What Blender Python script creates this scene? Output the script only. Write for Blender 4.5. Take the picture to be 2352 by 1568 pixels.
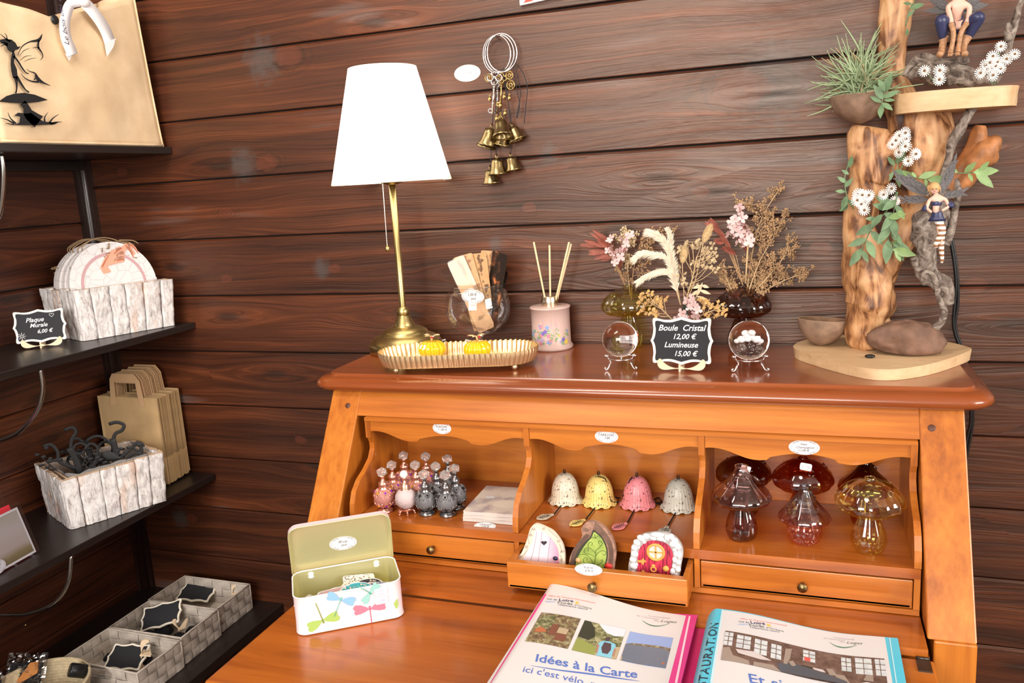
import bpy, bmesh, math, random
from math import pi, sin, cos, radians as rad
from mathutils import Vector as V, Matrix as M, noise, Euler
random.seed(7)
scene = bpy.context.scene
for o in list(bpy.data.objects): bpy.data.objects.remove(o)
COL = scene.collection

# ---------------------------------------------------------------- camera
CR = ((0.9421914078, 0.3297008668, -0.0597719410), (-0.0075534329, 0.1992370452, 0.9799222119), (-0.33499, 0.92282281, -0.19020981))
CC = V((0.0, -1.54441679, 1.34764797)); FPX = 1904.3
cam_d = bpy.data.cameras.new('camera'); cam = bpy.data.objects.new('camera', cam_d); COL.objects.link(cam)
cam_d.sensor_fit = 'HORIZONTAL'; cam_d.sensor_width = 36.0; cam_d.lens = FPX / 2352 * 36.0
cam_d.clip_start = 0.02
r_, u_, f_ = (V(v).normalized() for v in CR)
cam.matrix_world = M(((r_.x, u_.x, -f_.x, CC.x), (r_.y, u_.y, -f_.y, CC.y), (r_.z, u_.z, -f_.z, CC.z), (0, 0, 0, 1)))
scene.camera = cam

# ---------------------------------------------------------------- world, exposure, lights
vs = scene.view_settings
scene.display_settings.display_device = 'sRGB'
vs.view_transform = 'Standard'; vs.look = 'None'; vs.exposure = 0.36; vs.gamma = 1.0; vs.use_curve_mapping = False
w = bpy.data.worlds.new('world'); scene.world = w; w.use_nodes = True
bg = w.node_tree.nodes['Background']; bg.inputs[0].default_value = (0.80, 0.88, 1.0, 1); bg.inputs[1].default_value = 0.6

def area(name, loc, target, sx, sy, power, col):
    d = bpy.data.lights.new(name, 'AREA'); d.shape = 'RECTANGLE'; d.size = sx; d.size_y = sy; d.energy = power; d.color = col
    o = bpy.data.objects.new(name, d); COL.objects.link(o); o.location = loc
    o.rotation_euler = (V(target) - V(loc)).to_track_quat('-Z', 'Y').to_euler()
    return o
area('window_daylight', (2.50, -1.7, 1.84), (-.2, -.9, 1.1), 1.55, 1.1, 74, (1.0, 0.955, 0.91))
area('front_window_daylight', (-0.35, -3.92, 1.82), (-0.3, -0.4, 1.1), 1.95, 1.15, 112, (1.0, 0.95, 0.90))
area('ceiling_fill_light', (-0.85, -1.1, 2.55), (-1.4, -0.3, 1.4), 0.8, 0.5, 25, (1.0, 0.93, 0.84))  # added fill that brightens the tote bag and left shelves

# ---------------------------------------------------------------- helpers
def at(px, py, x=None, y=None, z=None):
    d = r_ * ((px - 1176) / FPX) - u_ * ((py - 784) / FPX) + f_
    i, v = (0, x) if x is not None else (1, y) if y is not None else (2, z)
    return CC + d * ((v - CC[i]) / d[i])

class MB:
    def __init__(s): s.v = []; s.f = []; s.m = []; s.s = []
    def add(s, vs_, fs, mi=0, smooth=True, mat=None):
        b = len(s.v)
        for p in vs_:
            p = V(p)
            s.v.append(mat @ p if mat is not None else p)
        for f in fs:
            s.f.append([i + b for i in f]); s.m.append(mi); s.s.append(smooth)
        return s
    def box(s, c, d, mi=0, mat=None, bev=0.0):
        x, y, z = (k / 2 for k in d)
        if bev <= 0:
            vs_ = [(c[0] + a * x, c[1] + b * y, c[2] + e * z) for a in (-1, 1) for b in (-1, 1) for e in (-1, 1)]
            fs = [(0, 1, 3, 2), (4, 6, 7, 5), (0, 4, 5, 1), (2, 3, 7, 6), (0, 2, 6, 4), (1, 5, 7, 3)]
            return s.add(vs_, fs, mi, False, mat)
        bm = bmesh.new(); bmesh.ops.create_cube(bm, size=1.0)
        for v in bm.verts: v.co = V((v.co.x * d[0] + c[0], v.co.y * d[1] + c[1], v.co.z * d[2] + c[2]))
        bmesh.ops.bevel(bm, geom=bm.edges[:], offset=min(bev, min(d) * .45), segments=2, profile=0.5, affect='EDGES')
        return s.bm(bm, mi, False, mat)
    def bm(s, bm, mi=0, smooth=True, mat=None):
        bm.verts.index_update()
        s.add([v.co.copy() for v in bm.verts], [[v.index for v in f.verts] for f in bm.faces], mi, smooth, mat); bm.free(); return s
    def lathe(s, prof, n=32, mi=0, mat=None, smooth=True, ripple=None, cap=False):
        vs_ = []; fs = []; k = len(prof)
        for i in range(n):
            a = 2 * pi * i / n
            for j, (r, z) in enumerate(prof):
                rr = r * (ripple(a, j / (k - 1), z) if ripple else 1)
                vs_.append((rr * cos(a), rr * sin(a), z))
        for i in range(n):
            for j in range(k - 1):
                a, b = i * k + j, ((i + 1) % n) * k + j
                fs.append((a, b, b + 1, a + 1))
        if cap:
            fs.append([i * k for i in range(n)][::-1]); fs.append([i * k + k - 1 for i in range(n)])
        return s.add(vs_, fs, mi, smooth, mat)
    def tube(s, pts, rad_, n=8, mi=0, mat=None, closed=False, cap=True, wob=0, smooth=True, sq=1.0, nsc=30):
        pts = [V(p) for p in pts]; N = len(pts)
        if not hasattr(rad_, '__len__'): rad_ = [rad_] * N
        vs_ = []; fs = []; up = None
        for i, p in enumerate(pts):
            if closed: t = pts[(i + 1) % N] - pts[i - 1]
            else: t = pts[min(i + 1, N - 1)] - pts[max(i - 1, 0)]
            if t.length < 1e-9: t = V((0, 0, 1))
            t.normalize()
            if up is None:
                up = V((0, 0, 1)) if abs(t.z) < .9 else V((1, 0, 0))
            x = up - t * up.dot(t)
            if x.length < 1e-6: x = t.orthogonal()
            x.normalize(); y = t.cross(x); up = x
            for k in range(n):
                a = 2 * pi * k / n; r = rad_[i]
                q = p + (x * cos(a) + y * sin(a) * sq) * r
                if wob: 
                    qq = V((q.x, q.y, q.z * .4)) * nsc; q = q + (q - p) * (wob * (noise.noise(qq) + .45 * noise.noise(qq * 2.7) - .25 * abs(noise.noise(qq * 1.9 + V((9, 1, 4))))))
                vs_.append(q)
        for i in range(N if closed else N - 1):
            j = (i + 1) % N
            for k in range(n):
                k2 = (k + 1) % n
                fs.append((i * n + k, i * n + k2, j * n + k2, j * n + k))
        if cap and not closed:
            fs.append([k for k in range(n)][::-1]); fs.append([(N - 1) * n + k for k in range(n)])
        return s.add(vs_, fs, mi, smooth, mat)
    def sph(s, c, r, n=12, mi=0, mat=None, sc=(1, 1, 1)):
        k = max(4, n // 2)
        prof = [(r * sin(pi * j / k), -r * cos(pi * j / k)) for j in range(k + 1)]
        m = M.Translation(c) @ M.Diagonal((sc[0], sc[1], sc[2], 1))
        return s.lathe([(max(a, 1e-5), b) for a, b in prof], n, mi, (mat @ m) if mat is not None else m)
    def prism(s, out, th, mi=0, mat=None, smooth=False, edge_mi=None, back_mi=None):
        """outline in x,z ; front face at y=0 facing -y, back at y=th"""
        n = len(out)
        A = sum(out[i][0] * out[(i + 1) % n][1] - out[(i + 1) % n][0] * out[i][1] for i in range(n))
        if A < 0: out = out[::-1]
        s.add([(p[0], 0, p[1]) for p in out], [list(range(n))], mi, False, mat)
        if th:
            s.add([(p[0], th, p[1]) for p in out], [list(range(n))[::-1]], mi if back_mi is None else back_mi, False, mat)
            vs_ = [(p[0], 0, p[1]) for p in out] + [(p[0], th, p[1]) for p in out]
            s.add(vs_, [(i, i + n, (i + 1) % n + n, (i + 1) % n) for i in range(n)], mi if edge_mi is None else edge_mi, smooth, mat)
        return s
    def grid(s, fn, nu, nv, mi=0, mat=None, smooth=True, closed_u=False):
        vs_ = [fn(i / (nu if closed_u else nu - 1), j / (nv - 1)) for i in range(nu) for j in range(nv)]
        fs = []
        for i in range(nu if closed_u else nu - 1):
            for j in range(nv - 1):
                a, b = i * nv + j, ((i + 1) % nu) * nv + j
                fs.append((a, b, b + 1, a + 1))
        return s.add(vs_, fs, mi, smooth, mat)
    def build(s, name, mats, parent=None, label=None, solid=None, bevel=None, subd=0, offs=0):
        assert max(max(f) for f in s.f) < len(s.v), name
        me = bpy.data.meshes.new(name); me.from_pydata([tuple(v) for v in s.v], [], s.f)
        if not isinstance(mats, (list, tuple)): mats = [mats]
        for m in mats: me.materials.append(m)
        me.polygons.foreach_set('material_index', s.m); me.polygons.foreach_set('use_smooth', s.s); me.update()
        o = bpy.data.objects.new(name, me); COL.objects.link(o)
        if parent is not None: o.parent = parent
        if label: o['label'] = label
        if solid:
            q = o.modifiers.new('solid', 'SOLIDIFY'); q.thickness = solid; q.offset = offs
        if bevel:
            q = o.modifiers.new('bevel', 'BEVEL'); q.width = bevel; q.segments = 2; q.limit_method = 'ANGLE'; q.angle_limit = rad(40)
        if subd:
            q = o.modifiers.new('sub', 'SUBSURF'); q.levels = subd; q.render_levels = subd
        return o

def thing(name, label, cat, loc=(0, 0, 0), rz=0, group=None, rot=None):
    o = bpy.data.objects.new(name, None); COL.objects.link(o); o.empty_display_size = .02
    o.location = loc; o.rotation_euler = rot if rot else (0, 0, rz)
    o['label'] = label; o['category'] = cat
    if group: o['group'] = group
    return o
def tag(o, label, cat, group=None):
    o['label'] = label; o['category'] = cat
    if group: o['group'] = group
    return o
def struct(o): o['kind'] = 'structure'; return o
def dup(root, loc, rz=0, label=None, group=None, rot=None, scale=None):
    r = root.copy(); COL.objects.link(r); r.location = loc; r.rotation_euler = rot if rot else (0, 0, rz)
    if scale: r.scale = (scale,) * 3
    if label: r['label'] = label
    if group: r['group'] = group
    for ch in list(root.children):
        c = ch.copy(); COL.objects.link(c); c.parent = r
        for g in ch.children:
            d = g.copy(); COL.objects.link(d); d.parent = c
    return r
def T(x=0, y=0, z=0, rx=0, ry=0, rz=0, s=1):
    return M.Translation((x, y, z)) @ Euler((rx, ry, rz)).to_matrix().to_4x4() @ M.Diagonal((s, s, s, 1))
_fc = {}; DEFER = []
def text(mb, txt, size, mat, mi=0, shear=0, align='CENTER', th=0.0, bold=0.0, sp=1.0, ls=1.0):
    """built-in lettering in x,z plane facing -y, baseline at z=0, appended to a mesh"""
    key = (txt, shear, align, bold, sp, ls)
    if key not in _fc:
        c = bpy.data.curves.new('t', 'FONT'); c.body = txt; c.size = 1; c.shear = shear; c.align_x = align
        c.resolution_u = 3; c.offset = bold; c.space_character = sp; c.space_line = ls
        o = bpy.data.objects.new('t', c); COL.objects.link(o)
        dg = bpy.context.evaluated_depsgraph_get(); dg.update(); oe = o.evaluated_get(dg); me = oe.to_mesh()
        _fc[key] = ([tuple(v.co) for v in me.vertices], [tuple(p.vertices) for p in me.polygons])
        oe.to_mesh_clear(); bpy.data.objects.remove(o); bpy.data.curves.remove(c)
    vs_, fs = _fc[key]
    mb.add([(x * size, -z * size, y * size) for x, y, z in vs_], fs, mi, False, mat)
def oval(w, h, n=28): return [(w / 2 * cos(2 * pi * i / n), h / 2 * sin(2 * pi * i / n)) for i in range(n)]
def rrect(w, h, r, n=5):
    o = []
    for cx, cy, a0 in ((w / 2 - r, h / 2 - r, 0), (-w / 2 + r, h / 2 - r, pi / 2), (-w / 2 + r, -h / 2 + r, pi), (w / 2 - r, -h / 2 + r, 3 * pi / 2)):
        for i in range(n + 1): a = a0 + pi / 2 * i / n; o.append((cx + r * cos(a), cy + r * sin(a)))
    return o
def spline(pts, k=6):
    """Catmull-Rom through points"""
    P = [V(p) for p in pts]; out = []
    for i in range(len(P) - 1):
        a, b, c, d = P[max(i - 1, 0)], P[i], P[i + 1], P[min(i + 2, len(P) - 1)]
        for j in range(k):
            t = j / k
            out.append(.5 * ((2 * b) + (c - a) * t + (2 * a - 5 * b + 4 * c - d) * t * t + (3 * b - a - 3 * c + d) * t ** 3))
    out.append(P[-1]); return out
def spl2(pts, k=6): return [(p.x, p.y) for p in spline([(a, b, 0) for a, b in pts], k)]
def lerp(a, b, t): return a + (b - a) * t
def ilist(l, n):
    out = []
    for i in range(n):
        t = i / (n - 1) * (len(l) - 1); k = min(int(t), len(l) - 2); out.append(lerp(l[k], l[k + 1], t - k))
    return out

# ---------------------------------------------------------------- materials
def newmat(name):
    m = bpy.data.materials.new(name); m.use_nodes = True; nt = m.node_tree
    return m, nt, nt.nodes['Principled BSDF']
def P(name, col, rough=.5, metal=0, spec=.5, coat=0, sheen=0, alpha=1, trans=0, ior=1.45, emit=None, es=0, var=0, vs=40, bump=0, bs=200, sss=0):
    m, nt, b = newmat(name)
    b.inputs['Base Color'].default_value = (*col, 1); b.inputs['Roughness'].default_value = rough; b.inputs['Metallic'].default_value = metal
    b.inputs['Specular IOR Level'].default_value = spec; b.inputs['IOR'].default_value = ior; b.inputs['Coat Weight'].default_value = coat
    b.inputs['Transmission Weight'].default_value = trans; b.inputs['Alpha'].default_value = alpha
    if emit: b.inputs['Emission Color'].default_value = (*emit, 1); b.inputs['Emission Strength'].default_value = es
    if sss: b.inputs['Subsurface Weight'].default_value = sss; b.inputs['Subsurface Radius'].default_value = (.01, .006, .004)
    N, L = nt.nodes, nt.links
    if var or bump:
        tc = N.new('ShaderNodeTexCoord')
    if var:
        n = N.new('ShaderNodeTexNoise'); n.inputs['Scale'].default_value = vs; n.inputs['Detail'].default_value = 5; L.new(tc.outputs['Object'], n.inputs[0])
        r = N.new('ShaderNodeMapRange'); r.inputs['From Min'].default_value = .3; r.inputs['From Max'].default_value = .7
        r.inputs['To Min'].default_value = 1 - var; r.inputs['To Max'].default_value = 1 + var; L.new(n.outputs[0], r.inputs[0])
        x = N.new('ShaderNodeVectorMath'); x.operation = 'SCALE'; x.inputs[0].default_value = col; L.new(r.outputs[0], x.inputs['Scale']); L.new(x.outputs[0], b.inputs['Base Color'])
    if bump:
        n = N.new('ShaderNodeTexNoise'); n.inputs['Scale'].default_value = bs; n.inputs['Detail'].default_value = 4; L.new(tc.outputs['Object'], n.inputs[0])
        q = N.new('ShaderNodeBump'); q.inputs['Strength'].default_value = bump; q.inputs['Distance'].default_value = .002; L.new(n.outputs[0], q.inputs['Height']); L.new(q.outputs[0], b.inputs['Normal'])
    return m
def ramp(nt, stops, fac):
    r = nt.nodes.new('ShaderNodeValToRGB'); e = r.color_ramp.elements
    while len(e) < len(stops): e.new(.5)
    for i, (p, c) in enumerate(stops): e[i].position = p; e[i].color = (*c, 1)
    nt.links.new(fac, r.inputs[0]); return r
def math_(nt, op, a, b=None, c=None):
    n = nt.nodes.new('ShaderNodeMath'); n.operation = op
    for i, v in enumerate((a, b, c)):
        if v is None: continue
        if isinstance(v, (int, float)): n.inputs[i].default_value = v
        else: nt.links.new(v, n.inputs[i])
    return n.outputs[0]
def woodmat(name, stops, along='x', rough=.4, gr=(2.0, 45), plank=0, pz=1.65, knots=1.0, kscale=(1.7, 6.), bump=.25, coat=0.0, warp=.03, streak=None, spec=.5, planar='z'):
    """grain runs along one axis; optional plank pitch along z gives each plank its own figure"""
    m, nt, b = newmat(name); N, L = nt.nodes, nt.links
    tc = N.new('ShaderNodeTexCoord'); sp = N.new('ShaderNodeSeparateXYZ'); L.new(tc.outputs['Object'], sp.inputs[0])
    ax = {'x': 0, 'y': 1, 'z': 2}[along]; u = sp.outputs[ax]
    oth = [i for i in range(3) if i != ax]
    # v = main cross axis, w = third axis
    vi = {'x': 2, 'y': 2, 'z': 0}[along] if planar == 'z' else {'x': 1, 'y': 0, 'z': 1}[along]
    wi = [i for i in oth if i != vi][0]
    v, w_ = sp.outputs[vi], sp.outputs[wi]
    if plank:
        idx = math_(nt, 'FLOOR', math_(nt, 'DIVIDE', math_(nt, 'SUBTRACT', v, pz), plank))
        off = math_(nt, 'MULTIPLY', idx, 3.717)
        u = math_(nt, 'ADD', u, off); w_ = math_(nt, 'ADD', w_, math_(nt, 'MULTIPLY', idx, 1.37))
    # knots
    kc = N.new('ShaderNodeCombineXYZ'); L.new(math_(nt, 'MULTIPLY', u, kscale[0]), kc.inputs[0]); L.new(math_(nt, 'MULTIPLY', v, kscale[1]), kc.inputs[1])
    vo = N.new('ShaderNodeTexVoronoi'); vo.voronoi_dimensions = '2D'; vo.inputs['Scale'].default_value = 1; vo.inputs['Randomness'].default_value = .95; L.new(kc.outputs[0], vo.inputs['Vector'])
    d = vo.outputs['Distance']
    bulge = math_(nt, 'MULTIPLY', math_(nt, 'EXPONENT', math_(nt, 'MULTIPLY', d, -7.0)), warp * knots * 1.6)
    # side of knot centre
    ps = N.new('ShaderNodeSeparateXYZ'); L.new(vo.outputs['Position'], ps.inputs[0])
    sgn = math_(nt, 'MULTIPLY', math_(nt, 'TANH', math_(nt, 'MULTIPLY', math_(nt, 'SUBTRACT', math_(nt, 'MULTIPLY', v, kscale[1]), ps.outputs[1]), 9.0)), -1.0)
    n1 = N.new('ShaderNodeTexNoise'); n1.inputs['Scale'].default_value = 1; n1.inputs['Detail'].default_value = 3
    c1 = N.new('ShaderNodeCombineXYZ'); L.new(math_(nt, 'MULTIPLY', u, gr[0] * 1.3), c1.inputs[0]); L.new(math_(nt, 'MULTIPLY', v, gr[1] * .16), c1.inputs[1]); L.new(math_(nt, 'MULTIPLY', w_, gr[1] * .16), c1.inputs[2]); L.new(c1.outputs[0], n1.inputs[0])
    v2 = math_(nt, 'ADD', math_(nt, 'ADD', v, math_(nt, 'MULTIPLY', bulge, sgn)), math_(nt, 'MULTIPLY', n1.outputs[0], warp))
    c2 = N.new('ShaderNodeCombineXYZ'); L.new(math_(nt, 'MULTIPLY', u, gr[0]), c2.inputs[0]); L.new(math_(nt, 'MULTIPLY', v2, gr[1]), c2.inputs[1]); L.new(math_(nt, 'MULTIPLY', w_, gr[1]), c2.inputs[2])
    n2 = N.new('ShaderNodeTexNoise'); n2.inputs['Scale'].default_value = 1; n2.inputs['Detail'].default_value = 6; n2.inputs['Roughness'].default_value = .65; L.new(c2.outputs[0], n2.inputs[0])
    c3 = N.new('ShaderNodeCombineXYZ'); L.new(math_(nt, 'MULTIPLY', u, gr[0] * 3), c3.inputs[0]); L.new(math_(nt, 'MULTIPLY', v2, gr[1] * 5), c3.inputs[1]); L.new(math_(nt, 'MULTIPLY', w_, gr[1] * 5), c3.inputs[2])
    n3 = N.new('ShaderNodeTexNoise'); n3.inputs['Scale'].default_value = 1; n3.inputs['Detail'].default_value = 3; L.new(c3.outputs[0], n3.inputs[0])
    # broad tone
    n4 = N.new('ShaderNodeTexNoise'); n4.inputs['Scale'].default_value = 1; n4.inputs['Detail'].default_value = 3
    c4 = N.new('ShaderNodeCombineXYZ'); L.new(math_(nt, 'MULTIPLY', u, gr[0] * 1.1), c4.inputs[0]); L.new(math_(nt, 'MULTIPLY', v, gr[1] * .2), c4.inputs[1]); L.new(math_(nt, 'MULTIPLY', w_, gr[1] * .2), c4.inputs[2]); L.new(c4.outputs[0], n4.inputs[0])
    g = math_(nt, 'ADD', math_(nt, 'MULTIPLY', n2.outputs[0], .5), math_(nt, 'ADD', math_(nt, 'MULTIPLY', n3.outputs[0], .2), math_(nt, 'MULTIPLY', n4.outputs[0], .3)))
    r = ramp(nt, stops, g)
    col = r.outputs[0]
    if knots:
        kr = N.new('ShaderNodeMapRange'); kr.inputs['From Min'].default_value = .035; kr.inputs['From Max'].default_value = .085; kr.inputs['To Min'].default_value = .75 * knots; kr.inputs['To Max'].default_value = 0; L.new(d, kr.inputs[0])
        mx = N.new('ShaderNodeMix'); mx.data_type = 'RGBA'; L.new(kr.outputs[0], mx.inputs[0]); L.new(col, mx.inputs['A']); mx.inputs['B'].default_value = (*stops[0][1], 1); col = mx.outputs['Result']
    if streak:
        sc, th_ = streak[1], streak[2]
        sr = N.new('ShaderNodeMapRange'); sr.inputs['From Min'].default_value = th_; sr.inputs['From Max'].default_value = th_ + .12; L.new(n4.outputs[0], sr.inputs[0])
        mm = math_(nt, 'MULTIPLY', sr.outputs[0], math_(nt, 'MULTIPLY', n3.outputs[0], sc))
        mx = N.new('ShaderNodeMix'); mx.data_type = 'RGBA'; L.new(mm, mx.inputs[0]); L.new(col, mx.inputs['A']); mx.inputs['B'].default_value = (*streak[0], 1); col = mx.outputs['Result']
    L.new(col, b.inputs['Base Color'])
    b.inputs['Roughness'].default_value = rough; b.inputs['Coat Weight'].default_value = coat; b.inputs['Coat Roughness'].default_value = .12; b.inputs['Specular IOR Level'].default_value = spec
    if bump:
        q = N.new('ShaderNodeBump'); q.inputs['Strength'].default_value = bump; q.inputs['Distance'].default_value = .003
        L.new(math_(nt, 'ADD', n2.outputs[0], math_(nt, 'MULTIPLY', n3.outputs[0], .5)), q.inputs['Height']); L.new(q.outputs[0], b.inputs['Normal'])
    return m
def glass(name, col, ior=1.45, rough=0.0, thin=True):
    """solid glass with tint"""
    m, nt, b = newmat(name); b.inputs['Base Color'].default_value = (*col, 1); b.inputs['Transmission Weight'].default_value = 1
    b.inputs['Roughness'].default_value = rough; b.inputs['IOR'].default_value = ior; return m
def thinglass(name, col, refl=.12, op=0.0, opc=None):
    """thin walled glass: light passes straight through, tinted, with a fresnel reflection"""
    m, nt, b = newmat(name); N, L = nt.nodes, nt.links; N.remove(b); out = N['Material Output']
    tr = N.new('ShaderNodeBsdfTransparent'); tr.inputs[0].default_value = (*col, 1)
    gl = N.new('ShaderNodeBsdfGlossy'); gl.inputs['Roughness'].default_value = .03; gl.inputs[0].default_value = (1, 1, 1, 1)
    lw = N.new('ShaderNodeLayerWeight'); lw.inputs[0].default_value = refl + .25
    f = math_(nt, 'MINIMUM', math_(nt, 'ADD', math_(nt, 'MULTIPLY', lw.outputs['Facing'], refl * 2.2), refl * .35), .8)
    mx = N.new('ShaderNodeMixShader'); L.new(f, mx.inputs[0])
    src = tr
    if op:
        df = N.new('ShaderNodeBsdfDiffuse'); df.inputs[0].default_value = (*(opc or col), 1)
        m2 = N.new('ShaderNodeMixShader'); m2.inputs[0].default_value = op; L.new(tr.outputs[0], m2.inputs[1]); L.new(df.outputs[0], m2.inputs[2]); src = m2
    L.new(src.outputs[0], mx.inputs[1]); L.new(gl.outputs[0], mx.inputs[2]); L.new(mx.outputs[0], out.inputs[0]); return m

WALL = [(.32, (.008, .003, .002)), (.43, (.034, .0085, .0035)), (.53, (.072, .0185, .0065)), (.62, (.135, .036, .012)), (.75, (.32, .10, .032))]
m_wall = woodmat('stained_plank', WALL, 'x', .40, (1.4, 55), plank=.13, knots=.9, kscale=(1.9, 7.6), bump=.5, warp=.05, spec=.75, streak=((.15, .135, .13), 1.5, .66))
m_wall.node_tree.nodes['Principled BSDF'].inputs['Specular Tint'].default_value = (1, .84, .72, 1)
def add_knots(mat, spots):
    """individual knots of the back wall boards: red heart, dark rings, some with a grey stain beside them"""
    nt = mat.node_tree; N, L = nt.nodes, nt.links; b = N['Principled BSDF']; col = b.inputs['Base Color'].links[0].from_socket
    tc = N.new('ShaderNodeTexCoord'); nz = N.new('ShaderNodeTexNoise'); nz.inputs['Scale'].default_value = 55; nz.inputs['Detail'].default_value = 3; L.new(tc.outputs['Object'], nz.inputs[0])
    sp = N.new('ShaderNodeSeparateXYZ'); L.new(tc.outputs['Object'], sp.inputs[0])
    for x, z, r_k, grey in spots:
        dx = math_(nt, 'MULTIPLY', math_(nt, 'SUBTRACT', sp.outputs[0], x), .62 / r_k); dz = math_(nt, 'MULTIPLY', math_(nt, 'SUBTRACT', sp.outputs[2], z), 1 / r_k)
        d = math_(nt, 'ADD', math_(nt, 'SQRT', math_(nt, 'ADD', math_(nt, 'MULTIPLY', dx, dx), math_(nt, 'MULTIPLY', dz, dz))), math_(nt, 'MULTIPLY', math_(nt, 'SUBTRACT', nz.outputs[0], .5), .7))
        def mixin(fac, c, col=None):
            mx = N.new('ShaderNodeMix'); mx.data_type = 'RGBA'; L.new(fac, mx.inputs[0]); L.new(col, mx.inputs['A']); mx.inputs['B'].default_value = (*c, 1); return mx.outputs['Result']
        ring = math_(nt, 'MULTIPLY', math_(nt, 'MAXIMUM', math_(nt, 'SINE', math_(nt, 'MULTIPLY', d, 13.0)), 0.0), math_(nt, 'MAXIMUM', math_(nt, 'SUBTRACT', 1.0, math_(nt, 'MULTIPLY', d, .42)), 0.0))
        col = mixin(math_(nt, 'MULTIPLY', ring, .75), (.012, .005, .003), col=col)
        if grey:
            gx = math_(nt, 'ADD', dx, grey); gd = math_(nt, 'SQRT', math_(nt, 'ADD', math_(nt, 'MULTIPLY', gx, gx), math_(nt, 'MULTIPLY', math_(nt, 'MULTIPLY', dz, dz), .35)))
            gf = math_(nt, 'MAXIMUM', math_(nt, 'SUBTRACT', 1.0, math_(nt, 'ADD', math_(nt, 'MULTIPLY', gd, .75), math_(nt, 'MULTIPLY', math_(nt, 'SUBTRACT', nz.outputs[0], .5), 1.4))), 0.0)
            col = mixin(math_(nt, 'MINIMUM', math_(nt, 'MULTIPLY', gf, .75), .5), (.075, .076, .075), col=col)
        core = math_(nt, 'MINIMUM', math_(nt, 'MAXIMUM', math_(nt, 'MULTIPLY', math_(nt, 'SUBTRACT', .85, d), 4.0), 0.0), .55)
        col = mixin(core, (.12, .030, .014), col=col)
    L.new(col, b.inputs['Base Color'])
add_knots(m_wall, [(at(px, py, y=0).x, at(px, py, y=0).z, s_, g_) for px, py, s_, g_ in ((612, 374, .020, 1.9), (660, 130, .024, 1.6), (520, 489, .013, 0), (768, 617, .012, 1.6), (1215, 475, .011, 0), (1700, 205, .036, -1.0), (2240, 655, .014, 0), (1885, 568, .014, 0), (520, 640, .012, 0), (1610, 440, .012, 0), (280, 395, .012, 0), (1160, 560, .009, 1.2), (690, 1010, .012, 0), (440, 1190, .014, 1.5), (1280, 352, .010, 1.0))])
m_wall_y = woodmat('stained_plank_side', WALL, 'y', .42, (1.4, 55), plank=.13, pz=1.70, knots=.8, kscale=(1.9, 7.6), bump=.5, warp=.05)
m_shelf = woodmat('dark_shelf_wood', [(.35, (.009, .006, .005)), (.6, (.022, .014, .012)), (.8, (.045, .03, .025))], 'y', .33, (2, 60), knots=0, bump=.15)
m_trim = woodmat('dark_trim', [(.35, (.01, .005, .004)), (.6, (.03, .012, .008)), (.8, (.06, .025, .015))], 'z', .3, (2, 60), knots=0, bump=.1)
HON = [(.30, (.20, .048, .006)), (.43, (.42, .115, .011)), (.55, (.56, .18, .020)), (.72, (.70, .28, .042))]
m_pine = woodmat('honey_pine', HON, 'x', .38, (1.6, 26), knots=.35, kscale=(2.3, 9), bump=.06, coat=.35, warp=.03)
m_pine_z = woodmat('honey_pine_upright', HON, 'z', .38, (1.6, 26), knots=.3, kscale=(2.3, 9), bump=.06, coat=.35, warp=.03)
m_pine_flat = woodmat('honey_pine_flat', [(.30, (.14, .030, .004)), (.43, (.33, .078, .009)), (.55, (.46, .125, .015)), (.72, (.58, .19, .028))], 'x', .3, (1.6, 22), knots=.4, kscale=(2.3, 7), bump=.05, coat=.5, warp=.04, planar='y')
m_cherry = woodmat('cherry_top', [(.28, (.12, .022, .006)), (.5, (.27, .062, .014)), (.75, (.38, .10, .024))], 'x', .28, (1.3, 20), knots=.2, kscale=(1.5, 7), bump=.03, coat=.6, warp=.03, planar='y')
m_gap = P('dark_groove_gap', (.006, .004, .003), .8)  # near-black backing behind the boards and their grooves
m_brass_old = P('antique_brass', (.23, .16, .07), .38, 1, var=.25, vs=90)
m_white = P('white_label', (.74, .73, .73), .6)
m_ink = P('ink', (.06, .055, .09), .6)
m_inkg = P('grey_ornament_ink', (.30, .28, .32), .6)
m_black = P('black_plastic', (.012, .012, .013), .35)
m_plaster = P('pale_wall_paint', (.62, .56, .5), .8)
# ---------------------------------------------------------------- room shell
def planks(along, a0, a1, z0, z1, place, ZB=1.65):
    """bevelled horizontal boards 0.13 m high, as one wall"""
    mb = MB(); k0 = math.floor((ZB - z1) / .13) ; g = .0016; bv = .004
    k = k0
    while ZB - k * .13 > z0:
        t = min(ZB - k * .13, z1); b_ = max(ZB - (k + 1) * .13, z0)
        prof = [(b_ + g, .012), (b_ + g, .001), (b_ + g + .0015, 0), (t - g - bv, 0), (t - g, .0035), (t - g, .012)]
        for i in range(len(prof) - 1):
            (za, da), (zb, db) = prof[i], prof[i + 1]
            mb.add([place(a0, da, za), place(a1, da, za), place(a1, db, zb), place(a0, db, zb)], [(0, 1, 2, 3)], 0, False)
        # backing of the groove
        mb.add([place(a0, .010, b_ - g), place(a1, .010, b_ - g), place(a1, .010, b_ + g), place(a0, .010, b_ + g)], [(0, 1, 2, 3)], 1, False)
        k += 1
    return mb
XL, XR, YB = -1.606, 2.4, -3.8
mb = planks('x', XL - .02, XR, 0, 2.6, lambda a, d, z: (a, d, z)); mb.box(((XL + XR) / 2, .045, 1.3), (XR - XL + .1, .06, 2.6), 1)
struct(mb.build('wall_back', [m_wall, m_gap]))
mb = planks('y', 0.0, YB, 0, 2.6, lambda a, d, z: (XL - d, a, z), 1.70); mb.box((XL - .045, YB / 2, 1.3), (.06, -YB + .1, 2.6), 1)
struct(mb.build('wall_left', [m_wall_y, m_gap]))
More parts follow.
